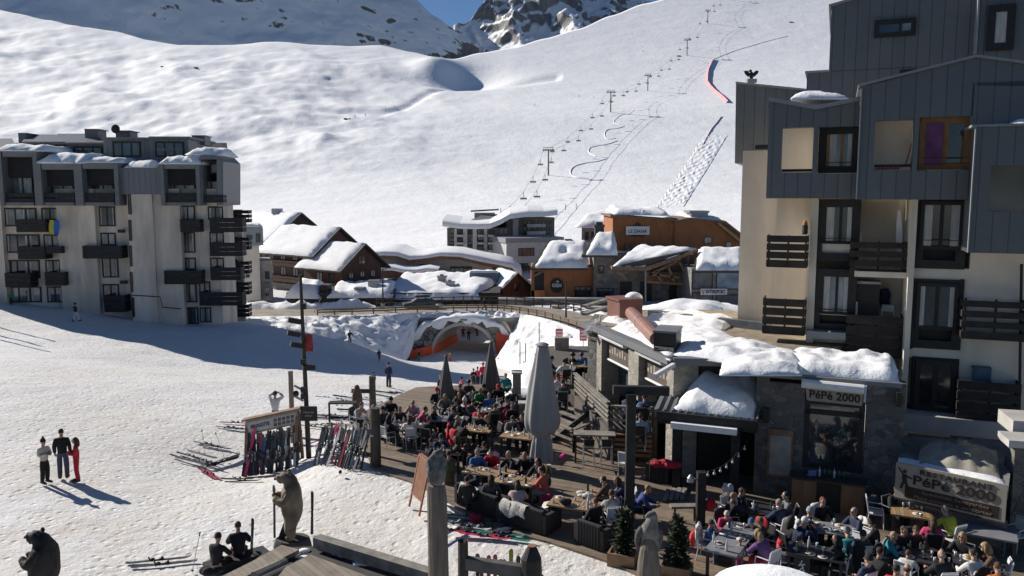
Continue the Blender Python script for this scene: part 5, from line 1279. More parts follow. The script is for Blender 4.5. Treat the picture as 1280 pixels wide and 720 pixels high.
    # lower roof slab right of the block, with sand, tarpaulin and the long board
    pl = PL(1190, 25.4, 35); t = thing('lower_roof', 'low grey slab roof with snow remains right of the stone bar', 'roof', pl.P(1190,600))
    e0_ = atz(1121,577,2.2); e1_ = atz(1260,606,2.2); nn_ = (e1_-e0_).normalized(); nn_ = Vector((nn_.y,-nn_.x,0))
    A, B, C_, D_ = atz(1121,586,2.0), atz(1262,618,2.0), atz(1268,553,2.0), atz(1128,545,2.0)
    A = e0_-nn_*.04; B = e1_-nn_*.04; A.z = B.z = 2.0
    mb = MB(); zz = Vector((0,0,-.25)); mb.hexa([v+zz for v in (A,B,C_,D_)]+[A,B,C_,D_]); mb.build('slab', M('slab_grey', (.2,.195,.18), .9, .3, 2, .4, 15), t)
    snow_slab('snow_strip', [A.lerp(D_,.06)+Vector((0,0,.002)), B.lerp(C_,.06)+Vector((0,0,.002)), B.lerp(C_,.2).lerp(A,.05)+Vector((0,0,.002)), A.lerp(D_,.3)+Vector((0,0,.002))], .1, SNOW, t, 18, 6, 161, .3, 1.5)
    # ledge under the doors
    mb = MB(); RBp.box(mb, 1124, 524, 1275, 545, .9, .0); mb.build('ledge', CONC, t)
    # tarpaulin heap
    hp = MB(); v = []; N = 22; K = 12
    cA, cB, cC, cD = atz(1146,580,2.05), atz(1250,598,2.05), atz(1246,563,2.05), atz(1152,553,2.05)
    for j in range(K+1):
        for i in range(N+1):
            u, w = i/N, j/K; p = (cA*(1-u)+cB*u)*(1-w)+(cD*(1-u)+cC*u)*w; k = (math.sin(math.pi*u)**.6)*(math.sin(math.pi*w)**.6)
            v.append(p+Vector((0,0,k*(.38+.3*fbm(p.x,p.y,1.5,4,6)+.18*fbm(p.x,p.y,4,2,3)))))
    hp.add(v, [(j*(N+1)+i,j*(N+1)+i+1,(j+1)*(N+1)+i+1,(j+1)*(N+1)+i) for j in range(K) for i in range(N)])
    tag(hp.build('tarpaulin', M('sandy_tarpaulin', (.32,.29,.235), .8, .3, 2, .5, 8), smooth=True), 'crumpled sandy tarpaulin heap above the long restaurant board', 'tarpaulin')
    # long board
    sg = thing('sign_board', 'long cream board reading RESTAURANT PéPé 2000 above the diners', 'sign', pl.P(1190,630,.2))
    e0 = atz(1121,577,2.2); e1 = atz(1260,606,2.2); e = (e1-e0).normalized(); nn = Vector((e.y,-e.x,0)); Wd = (e1-e0).length
    if nn.y > 0: nn = -nn
    H = 1.05
    def bq(s0, s1, z0, z1, o0, o1):
        mb = MB(); f = lambda s, o, zz: Vector((e0.x,e0.y,0))+e*s+nn*o+Vector((0,0,zz))
        mb.hexa([f(s0,o1,z0),f(s1,o1,z0),f(s1,o0,z0),f(s0,o0,z0),f(s0,o1,z1),f(s1,o1,z1),f(s1,o0,z1),f(s0,o0,z1)]); return mb
    zt2 = 2.2
    bq(0, Wd, zt2-H, zt2, 0, .06).build('board', CREAMS, sg); bq(0, Wd, zt2-H-.05, zt2-H, -.02, .08).build('frame', DWOOD, sg)
    bq(.28, Wd-.15, zt2-H+.06, zt2-H+.4, .06, .07).build('lower_band', BROWNL, sg)
    cpos = lambda s, zz: Vector((e0.x,e0.y,0))+e*s+nn*.075+Vector((0,0,zz))
    text_on('RESTAURANT', cpos(Wd*.56, zt2-.16), e, .2, BROWNL, sg, width=Wd*.66, bold=.006, sp=1.2)
    text_on('PéPé 2000', cpos(Wd*.54, zt2-.43), e, .38, BROWNL, sg, width=Wd*.74, bold=.008)
    TAN = M('tan_lettering', (.25,.2,.14), .7, 0, 1, 0)
    text_on('Spécialités Savoyardes', cpos(Wd*.56, zt2-H+.31), e, .13, TAN, sg, width=Wd*.6); text_on('Plats cuisinés à emporter', cpos(Wd*.54, zt2-H+.14), e, .13, TAN, sg, width=Wd*.7)
    # walking figure emblem
    def fig(pts, nm='emblem'):
        mb = MB(); vs = [cpos(s, zt2-.62+zz) for s, zz in pts]; mb.prism(vs, [v-nn*.012 for v in vs]); return mb
    m = fig([(.2,.32),(.3,.32),(.32,.12),(.4,-.12),(.35,-.14),(.26,.05),(.2,-.14),(.13,-.12),(.2,.1),(.18,.22)])
    m.merge(fig([(.21,.35),(.29,.35),(.31,.42),(.25,.46),(.19,.41)])); m.merge(fig([(.3,.3),(.45,.24),(.46,.2),(.3,.24)])); m.merge(fig([(.06,.48),(.09,.5),(.28,.24),(.25,.22)])); m.build('emblem', BROWNL, sg)
    # wall below the board and stone pillar with capping at the right edge
    mb = MB(); f = bq(0, Wd, -.1, zt2-H-.05, -.3, -.1); f.build('front_wall', RSTONE, t)
    w = thing('stone_pillar', 'stone pillar with a pale slab on top at the right edge of the terrace', 'pillar', at(1275,700,21.5))
    pp = PL(1275, 22.5, 15); mb = MB(); pp.box(mb, 1263, 562, 1330, 720, 0, -.8); mb.build('shaft', RSTONE, w); mb = MB(); pp.box(mb, 1261, 553, 1335, 562, .1, -.9); mb.build('capping', CONC, w)
    mb = MB(); pp.box(mb, 1266, 528, 1335, 545, -1.2, -2.6); mb.build('upper_slab', CONC, w)
    # stone retaining wall holding up the terrace between bar and board is part of the lower roof
pepe_block()
# ================================================================ PEOPLE (templates grown with the Skin modifier)
SKIN = Mcol('skin', .6, .1, 40, .1); CLOTH = Mcol('cloth', .85, .35, 35, .25); HAIRM = Mcol('hair', .8, .5, 60, .35); BOOTM = Mcol('boot', .6, .15, 30, .2)
FACEM = M('eyes_and_mouth', (.03,.02,.018), .5, 0, 1, 0)
def skin_grow(nodes, edges, root, lv=1):
    names = list(nodes); idx = {k: i for i, k in enumerate(names)}
    me = bpy.data.meshes.new('sk'); me.from_pydata([nodes[k][0] for k in names], [(idx[a], idx[b]) for a, b in edges], []); me.update()
    o = bpy.data.objects.new('sk', me); lk(o)
    m = o.modifiers.new('s', 'SKIN'); m.use_smooth_shade = True; m.branch_smoothing = .3
    sv = me.skin_vertices[0].data if me.skin_vertices else None
    if sv is None:
        bm = bmesh.new(); bm.from_mesh(me); bm.verts.layers.skin.verify(); bm.to_mesh(me); bm.free(); sv = me.skin_vertices[0].data
    for k in names:
        r = nodes[k][1]; sv[idx[k]].radius = r if isinstance(r, tuple) else (r, r); sv[idx[k]].use_root = (k == root)
    s = o.modifiers.new('u', 'SUBSURF'); s.levels = lv; s.render_levels = lv
    dg = bpy.context.evaluated_depsgraph_get(); res = bpy.data.meshes.new_from_object(o.evaluated_get(dg))
    vs = [v.co.copy() for v in res.vertices]; fs = [tuple(p.vertices) for p in res.polygons]
    bpy.data.objects.remove(o); bpy.data.meshes.remove(res); return vs, fs
def V(*a): return Vector(a)
# joints per pose; the figure faces -Y, feet or seat at z = 0 ground
def pose(k):
    J = dict(pel=V(0,0,.93), wai=V(0,0,1.08), che=V(0,.0,1.30), neck=V(0,.01,1.47), head=V(0,-.015,1.63))
    for s, n in ((-1,'R'),(1,'L')):
        J.update({'sh'+n: V(s*.185,.01,1.41), 'el'+n: V(s*.235,.03,1.13), 'wr'+n: V(s*.235,-.06,.89), 'ha'+n: V(s*.22,-.09,.80), 'hip'+n: V(s*.095,0,.88), 'kn'+n: V(s*.105,-.02,.48), 'an'+n: V(s*.11,.03,.08), 'to'+n: V(s*.125,-.15,.045)})
    def tors(dy, dz, lean):     # shift upper body
        for q in ('pel','wai','che','neck','head','shR','shL','elR','elL','wrR','wrL','haR','haL','hipR','hipL'):
            p = J[q]; J[q] = V(p.x, p.y+dy-lean*max(0, p.z-.93), p.z+dz-abs(lean)*.18*max(0, p.z-.93))
    def arm(n, e, w, h): J['el'+n], J['wr'+n], J['ha'+n] = V(*e), V(*w), V(*h)
    if k == 'folded':
        arm('R', (-.25,-.03,1.15), (-.08,-.23,1.19), (.02,-.25,1.23)); arm('L', (.25,-.03,1.15), (.08,-.25,1.15), (-.02,-.26,1.18))
    elif k == 'walk':
        J['knR'] = V(-.1,-.2,.5); J['anR'] = V(-.1,-.24,.09); J['toR'] = V(-.11,-.43,.08); J['knL'] = V(.1,.02,.47); J['anL'] = V(.1,.27,.13); J['toL'] = V(.11,.11,.04)
        arm('R', (-.24,.12,1.15), (-.23,.1,.9), (-.22,.08,.81)); arm('L', (.24,-.08,1.15), (.2,-.28,1.03), (.18,-.36,1.01))
    elif k == 'ski':
        tors(.04, -.1, .25)
        for n, s in (('R',-1),('L',1)):
            J['kn'+n] = V(s*.13,-.16,.45); J['an'+n] = V(s*.13,0,.1); J['to'+n] = V(s*.14,-.19,.06); arm(n, (s*.33,-.12,1.02), (s*.32,-.36,.98), (s*.31,-.44,.99))
    elif k == 'armsup':
        arm('R', (-.36,-.1,1.5), (-.13,-.2,1.66), (-.06,-.2,1.68)); arm('L', (.36,-.1,1.5), (.13,-.2,1.66), (.06,-.2,1.68))
    elif k == 'bent':
        tors(.1, -.06, 1.0); 
        for n, s in (('R',-1),('L',1)): arm(n, (s*.24,-.46,.86), (s*.17,-.6,.66), (s*.15,-.64,.58))
    elif k.startswith('sit'):
        ln = {'sit':.18,'sitlean':.5,'sitback':-.18,'situp':.12,'sitphone':.2,'sitfloor':.25}[k]
        dz = -.43 if k != 'sitfloor' else -.80
        tors(.05, dz, ln); zs = .93+dz
        for n, s in (('R',-1),('L',1)):
            J['hip'+n] = V(s*.1,.02,zs-.04)
            if k != 'sitfloor': J['kn'+n] = V(s*.13,-.4,zs-.03); J['an'+n] = V(s*.13,-.36,.08); J['to'+n] = V(s*.14,-.55,.05)
            else: J['kn'+n] = V(s*.16,-.36,.44); J['an'+n] = V(s*.15,-.66,.08); J['to'+n] = V(s*.16,-.84,.14)
            c = J['sh'+n]
            if k == 'situp' and s < 0: arm(n, (s*.3,c.y-.2,c.z-.2), (s*.14,c.y-.27,c.z+.06), (s*.09,c.y-.24,c.z+.14))
            elif k == 'sitphone': arm(n, (s*.27,c.y-.14,c.z-.25), (s*.1,c.y-.36,c.z-.1), (s*.05,c.y-.42,c.z-.06))
            elif k == 'sitfloor': arm(n, (s*.3,c.y-.2,c.z-.24), (s*.2,c.y-.42,c.z-.2), (s*.16,c.y-.5,c.z-.17))
            elif k == 'sitback': arm(n, (s*.27,c.y-.08,c.z-.29), (s*.16,c.y-.33,c.z-.38), (s*.1,c.y-.4,c.z-.38))
            else: arm(n, (s*.29,c.y-.16,c.z-.26), (s*.15,c.y-.4,c.z-.27), (s*.1,c.y-.48,c.z-.26))
    return J
def limb(nodes, edges, J, ch, rs, root):
    prev = root
    for c, r in zip(ch, rs): nodes[c] = (J[c], r); edges.append((prev, c)); prev = c
HEADC = {}
def head_mesh(mb, J):
    h = J['head']; d = (J['head']-J['neck']); tilt = max(-.5, min(.8, -d.y*1.2)); Mx = Matrix.Rotation(tilt, 3, 'X')
    mb.ball(h+V(0,0,.015), (.076,.094,.112), 14, 10, Mx)
    mb.ball(h+Mx@V(0,-.028,-.055), (.056,.066,.06), 10, 6, Mx)                      # jaw
    mb.tube([h+Mx@V(0,-.088,.03), h+Mx@V(0,-.115,-.008), h+Mx@V(0,-.092,-.02)], [.008,.017,.012], 6)   # nose
    for s in (-1, 1): mb.ball(h+Mx@V(s*.077,.008,.0), (.012,.022,.032), 6, 5, Mx)    # ears
    mb.tube([J['neck']-V(0,0,.05), h+Mx@V(0,.005,-.04)], [.06,.053], 10)
    return Mx
def hand_mesh(mb, w, h, s):
    d = (h-w); L = d.length; d.normalize(); side = V(1,0,0) if abs(d.x) < .8 else V(0,1,0); sd = (side-d*side.dot(d)).normalized(); up = sd.cross(d)
    p0 = w; p1 = w+d*.085
    mb.tube([w-d*.02, w+d*.03, p1], [.026,.036,.036], 8)
    for k, (o, l) in enumerate(((-.027,.062),(-.009,.075),(.009,.07),(.027,.055))):
        a = p1+sd*o-d*.01; b = a+d*l*.5+up*.004*s; c = b+d*l*.38-up*.022
        mb.tube([a, b, c], [.0105,.0095,.008], 5)
    a = w+d*.03-sd*.03; mb.tube([a, a-sd*.022+d*.03-up*.01, a-sd*.024+d*.062-up*.022], [.012,.011,.009], 5)
TPL = {}
def mk(name, mb):
    me = bpy.data.meshes.new(name); me.from_pydata([tuple(v) for v in mb.v], [], mb.f)
    bm = bmesh.new(); bm.from_mesh(me); bmesh.ops.recalc_face_normals(bm, faces=bm.faces); bm.to_mesh(me); bm.free(); me.shade_smooth(); return me
def template(k):
    if k in TPL: return TPL[k]
    J = pose(k); t = {'J': J}
    N = dict(pel=(J['pel'],(.11,.085)), wai=(J['wai'],(.10,.075)), che=(J['che'],(.115,.08)), neck=(J['neck'],.058)); E = [('pel','wai'),('wai','che'),('che','neck')]
    for n in 'RL':
        limb(N, E, J, ['sh'+n,'el'+n,'wr'+n], [.045,.038,.03], 'che'); limb(N, E, J, ['hip'+n,'kn'+n,'an'+n,'to'+n], [.085,.056,.042,.034], 'pel')
    v, f = skin_grow(N, E, 'pel'); mb = MB(); mb.add(v, f); t['M'] = head_mesh(mb, J)
    for n, s in (('R',-1),('L',1)): hand_mesh(mb, J['wr'+n], J['ha'+n], s)
    t['body'] = mk('person', mb); t['body'].materials.append(SKIN)
    # jacket
    lo = J['pel'].lerp(J['wai'], -.35) if not k.startswith('sit') else J['pel'].lerp(J['wai'], .05)
    N = dict(lo=(lo,(.172,.142)), wai=(J['wai'],(.17,.135)), che=(J['che'],(.178,.142)), neck=(J['neck']-V(0,0,.015),.08)); E = [('lo','wai'),('wai','che'),('che','neck')]
    for n in 'RL': limb(N, E, J, ['sh'+n,'el'+n,'wr'+n], [.088,.074,.056], 'che')
    v, f = skin_grow(N, E, 'wai'); mb = MB(); mb.add(v, f); t['jacket'] = mk('jacket', mb); t['jacket'].materials.append(CLOTH)
    N = dict(pel=(J['pel'],(.135,.11)), up=(J['pel'].lerp(J['wai'],.6),(.115,.09))); E = [('pel','up')]
    for n in 'RL': limb(N, E, J, ['hip'+n,'kn'+n,'an'+n], [.112,.09,.08], 'pel')
    v, f = skin_grow(N, E, 'pel'); mb = MB(); mb.add(v, f); t['trousers'] = mk('trousers', mb); t['trousers'].materials.append(CLOTH)
    mb = MB()
    for n in 'RL':
        a, o = J['an'+n], J['to'+n]; d = (o-a).normalized(); c = a+V(0,0,.16)
        mb.tube([c, a+V(0,0,.02), a-V(0,0,.045)], [.062,.068,.06], 8); mb.tube([a-d*.07-V(0,0,.02), a+d*.05-V(0,0,.01), o, o+d*.06], [.05,.06,.05,.03], 8)
    t['boots'] = mk('boots', mb); t['boots'].materials.append(BOOTM)
    h = J['head']; Mx = t['M']; mb = MB()
    for s in (-1, 1): mb.ball(h+Mx@V(s*.03,-.084,.028), (.012,.008,.007), 6, 4); mb.tube([h+Mx@V(s*.016,-.088,.046), h+Mx@V(s*.046,-.08,.045)], .004, 4)
    mb.ball(h+Mx@V(0,-.088,-.052), (.022,.007,.006), 6, 4); t['face'] = mk('face', mb); t['face'].materials.append(FACEM)
    TPL[k] = t; return t
HAIR = {}
def hair_mesh(style):
    if style in HAIR: return HAIR[style]
    mb = MB(); mt = HAIRM
    if style == 'short': mb.ball((0,.02,.045), (.084,.092,.092), 12, 8)
    elif style == 'fringe': mb.ball((0,.018,.04), (.086,.098,.095), 12, 8); mb.ball((0,-.055,.085), (.06,.04,.03), 8, 5)
    elif style == 'long':
        mb.ball((0,.02,.045), (.088,.094,.092), 12, 8); mb.tube([(0,.06,.06),(0,.085,-.06),(0,.09,-.2),(0,.08,-.27)], [.07,.085,.08,.04], 9)
        for s in (-1,1): mb.tube([(s*.06,.01,.07),(s*.085,.0,-.04),(s*.08,.01,-.17)], [.03,.03,.015], 6)
    elif style == 'pony': mb.ball((0,.02,.045), (.085,.094,.092), 12, 8); mb.tube([(0,.1,.06),(0,.14,.0),(0,.13,-.14)], [.03,.036,.012], 7)
    elif style == 'bun': mb.ball((0,.02,.045), (.085,.094,.092), 12, 8); mb.ball((0,.07,.13), .045, 8, 6)
    elif style == 'rim': mb.ball((0,.045,.0), (.085,.075,.06), 12, 8)
    elif style == 'beanie':
        mt = CLOTH; mb.lathe([(.094,.02),(.1,.025),(.1,.06),(.093,.065),(.09,.1),(.07,.145),(.035,.168),(.0,.172)], (0,.01,0), 14, 1, 1.08)
    elif style == 'bobble':
        mt = CLOTH; mb.lathe([(.094,.02),(.1,.025),(.1,.06),(.093,.065),(.09,.1),(.07,.145),(.035,.168),(.0,.172)], (0,.01,0), 14, 1, 1.08); mb.ball((0,.01,.2), .042, 8, 6)
    elif style == 'cap': mt = CLOTH; mb.lathe([(.092,.03),(.092,.06),(.08,.11),(.045,.145),(0,.152)], (0,.01,0), 14, 1, 1.1); mb.box((0,-.13,.035), (.13,.11,.012))
    elif style == 'brim': mt = CLOTH; mb.lathe([(.16,.04),(.16,.05),(.092,.06),(.08,.12),(.04,.14),(0,.142)], (0,.01,0), 14, 1, 1.08)
    elif style == 'helmet': mt = BOOTM; mb.ball((0,.015,.05), (.108,.128,.115), 14, 9); mb.box((0,-.08,.04), (.15,.07,.055))
    me = mk('hair', mb); me.materials.append(mt); HAIR[style] = me; return me
SG = MB(); 
for s_ in (-1, 1): SG.ball((s_*.034,-.092,.026), (.028,.012,.02), 8, 5)
SG.box((0,-.098,.032), (.03,.01,.01))
SGM = mk('sunglasses', SG); SGM.materials.append(M('dark_lens', (.008,.008,.009), .15, 0, 1, 0))
def person(k, loc, rz, jacket, trousers, hair, hcol, label, scale=1.0, skin=(.42,.24,.17), boots=(.05,.05,.055), group=None, sun=False, badge=False):
    t = template(k); r = thing('person', label, 'person', loc, group, rz); r.scale = (scale,)*3
    def ch(nm, me, col, parent=None):
        o = bpy.data.objects.new(nm, me); lk(o); o.parent = r; o.color = (*col, 1); return o
    # the continuous body carries the clothing pieces
    ch('body', t['body'], skin); ch('jacket', t['jacket'], jacket); ch('trousers', t['trousers'], trousers); ch('boots', t['boots'], boots); ch('face', t['face'], (0,0,0))
    if hair:
        hn = {'beanie':'hat','bobble':'hat','cap':'hat','brim':'hat','helmet':'helmet'}.get(hair, 'hair')
        o = ch(hn, hair_mesh(hair), hcol); o.location = t['J']['head']; o.rotation_euler = t['M'].to_euler()
    if sun: o = ch('sunglasses', SGM, (0,0,0)); o.location = t['J']['head']; o.rotation_euler = t['M'].to_euler()
    return r
def facing(frm, to): d = Vector(to)-Vector(frm); return math.atan2(d.x, -d.y)     # rz that turns -Y to d
BLK_=(.012,.012,.014); NAVY=(.02,.03,.075); DGREY=(.045,.047,.05); GREY=(.15,.155,.16); LGREY=(.34,.34,.34); WHITE=(.66,.65,.62); CREAMC=(.60,.54,.44); RED=(.52,.02,.035); PINK=(.55,.04,.14); CORAL=(.55,.11,.08); TEAL=(.02,.24,.26); BLUE=(.03,.12,.30); LBLUE=(.2,.32,.45); GREEN=(.03,.26,.09); LIME=(.38,.45,.04); BROWN=(.10,.055,.035); TAN=(.22,.15,.09); PURPLE=(.13,.06,.18); MAGENTA=(.30,.03,.20); ORANGEC=(.55,.16,.03); OLIVE=(.09,.085,.04); JEANS=(.07,.09,.14); PALEP=(.45,.33,.33)
HB=(.025,.016,.012); HBR=(.075,.04,.022); HBL=(.30,.20,.09); HGR=(.24,.23,.22); HRED=(.20,.055,.02); HDK=(.012,.010,.010)
# ================================================================ TERRACE DECK AND FURNITURE
DZ = .12; UZ = 1.3
def deck():
    edge = [(466,586),(520,604),(566,630),(600,655),(690,678),(765,703),(806,722),(850,745)]
    P = [atz(x, y, DZ) for x, y in edge]
    P += [Vector((16,19,DZ)), Vector((17,25,DZ)), Vector((9,27.3,DZ)), Vector((5.2,29.0,DZ)), Vector((3.4,34.6,DZ)), Vector((1.3,36.5,DZ)), atz(652,478,DZ), atz(520,484,DZ), atz(440,521,DZ)]
    mb = MB(); mb.prism([Vector(p) for p in P], [p+Vector((0,0,-.3 if p.y < 32 else -3.2)) for p in P])
    tag(mb.build('deck', Mplank('deck_planks', (.185,.14,.098), 'a112', .15, .7, .45, .07, .5)), 'large weathered plank terrace deck of the restaurant', 'deck', kind='structure')
    U = [Vector((1.2,36.6)), Vector((2.75,34.4)), Vector((3.62,29.3)), Vector((5.1,29.0)), Vector((4.1,34.2)), Vector((3.6,36.5)), Vector((5.2,46)), Vector((1.6,46))]
    mb = MB(); mb.prism([Vector((p.x,p.y,UZ)) for p in U], [Vector((p.x,p.y,-4)) for p in U])
    tag(mb.build('upper_terrace', Mplank('dark_planks', (.10,.085,.07), 'a112', .15, .8, .3, .06, .4)), 'raised dark plank terrace in front of the stone pavilion', 'deck', kind='structure')
    snow_slab('terrace_snow', [(-.4,36.7,.5),(1.1,36.8,.6),(1.5,45,.9),(-.6,45,-.6)], .3, SNOW, None, 14, 14, 171, .6)
deck()
tag([o for o in bpy.data.objects if o.name == 'terrace_snow'][0], 'snow bank beside the upper terrace', 'snow bank', kind='structure')
ALU = M('white_aluminium', (.62,.62,.62), .4, .08, 4, .02); ALUG = M('grey_aluminium', (.22,.22,.23), .4, .1, 4, .02)
TWOOD = Mplank('table_planks', (.30,.19,.10), 'a22', .11, .6, .3, .06, .3); TDARK = M('dark_table_top', (.035,.035,.038), .45, .2, 3, .1); TGREY = M('grey_table_top', (.20,.20,.21), .45, .15, 3, .1)
def chair_tpl(mat, seatm, name):
    r = thing('chair', 'x', 'chair', (0,0,-50)); ORIG[r.name] = Vector()
    mb = MB(); mb.box((0,0,.44), (.44,.42,.03)); mb.build('seat', seatm, r)
    mb = MB(); M_ = Matrix.Rotation(R(-10), 3, 'X'); mb.box((0,.235,.70), (.42,.025,.34), M=M_); mb.build('backrest', seatm, r, True and False)
    for sx in (-1, 1):
        mb = MB(); mb.tube([(sx*.2,-.22,0),(sx*.21,-.2,.43),(sx*.21,-.17,.64),(sx*.21,.22,.66)], .016, 6); mb.build('leg', mat, r)
        mb = MB(); mb.tube([(sx*.2,.26,0),(sx*.205,.2,.43),(sx*.2,.29,.9)], .016, 6); mb.build('leg', mat, r)
    mb = MB(); mb.tube([(-.2,.29,.9),(.2,.29,.9)], .016, 6); mb.build('top_rail', mat, r)
    return r
CH = {'white': chair_tpl(ALU, ALU, 'w'), 'dark': chair_tpl(ALUG, FRAMED, 'd')}
USED = {}
def put_chair(kind, loc, rz, label, group):
    src = CH[kind]
    if kind not in USED: o = src; USED[kind] = 1
    else: o = copy_tree(src)
    o.location = loc; o.rotation_euler = (0,0,rz); o['label'] = label; o['category'] = 'chair'; o['group'] = group
    return o
TAB = {}
def table(i, px, py, L, Wd, ang, label, top=TWOOD, legm=None, h=.76, z=DZ, group=None, nm='table'):
    c = atz(px, py, z+h); legm = legm or DWOOD; r = thing(nm, label, 'table', (c.x,c.y,z), group); ORIG[r.name] = Vector((c.x,c.y,z)); a = R(ang)
    e = Vector((math.cos(a),-math.sin(a),0)); n = Vector((math.sin(a),math.cos(a),0)); b = Vector((c.x,c.y,z))
    mb = MB(); mb.beam(b-e*L/2+V(0,0,h-.025), b+e*L/2+V(0,0,h-.025), Wd, .05); mb.build('tabletop', top, r)
    for sx in (-1,1):
        for sy in (-1,1):
            p = b+e*(sx*(L/2-.08))+n*(sy*(Wd/2-.08)); mb = MB(); mb.box(p+V(0,0,(h-.05)/2), (.07,.07,h-.05), -a); mb.build('leg', legm, r)
    TAB[i] = (b, h, e, n, L, Wd); return r
TG = 'diners\' tables on the terrace'
TL_ = [(0,506,530,1.6,.8,15,'dark topped table at the far left end of the terrace',TDARK),(1,556,523,1.9,.8,10,'long pale table behind the chalk board stand, second from the left end',TGREY),(2,610,510,2.2,.8,-50,'long snow bright table between the two farther closed umbrellas',TGREY),
 (3,596,536,1.2,.8,10,'brown legged table crowded with glasses left of the big grey umbrella',TWOOD),(4,648,544,1.3,.8,20,'bare edged wooden table touching the big closed umbrella on its left',TWOOD),(5,612,589,1.7,.8,22,'wooden table along the dark rattan sofas, left one of the pair',TWOOD),(6,645,600,1.4,.8,22,'wooden table along the dark rattan sofas, right one of the pair',TWOOD),
 (7,718,629,1.5,.8,22,'boxy light wooden table at the snow edge beside the rattan armchair',TWOOD),(8,748,615,.9,.7,22,'small wooden table on the sunny deck behind the rattan armchair',TWOOD),
 (10,916,672,2.2,.85,-58,'long dark table of the family with children, right of the small firs',TGREY),(11,948,636,1.5,.8,20,'dark table just below the porch, behind the family table',TDARK),(12,1039,660,1.3,.8,20,'table full of bottles and plates in front of the bar counter',TGREY),
 (13,1020,689,1.4,.8,25,'black table with a small emblem card, in front of the bottle table',TDARK),(14,1142,638,1.2,1.1,25,'table with plates of food below the long restaurant board',TWOOD),(15,1149,694,1.5,.85,25,'dark glass covered table at the bottom edge between two bald diners',TDARK),(16,1194,697,1.1,.7,30,'small table between the curly blonde and the white jumper diner',TDARK),
 (17,1238,662,1.25,1.2,30,'bare grey square table without diners at the right edge',TGREY)]
for t in TL_: table(*t[:6], t[6], t[7], group=TG)
table(21, 556, 562, 1.4, .75, 15, 'wooden table between the A board and the glasses crowded table', TWOOD, group=TG)
table(18, 699, 460, 1.5, .8, 10, 'pale table on the upper terrace left of the wooden one', TGREY, z=UZ, group=TG); table(19, 724, 456, 1.3, .8, 10, 'brown wooden table against the stone end wall of the upper terrace', TWOOD, z=UZ, group=TG)
table(20, 812, 500, 1.2, .7, 75, 'pale table on the upper terrace behind the black post', TGREY, z=UZ, group=TG)
table(9, 743, 541, 1.55, .6, 5, 'tall wooden bar table in front of the slatted railing', GWOOD, h=1.1, nm='bar_table')
EMB = M('emblem_white', (.6,.6,.58), .6, 0, 1, 0)
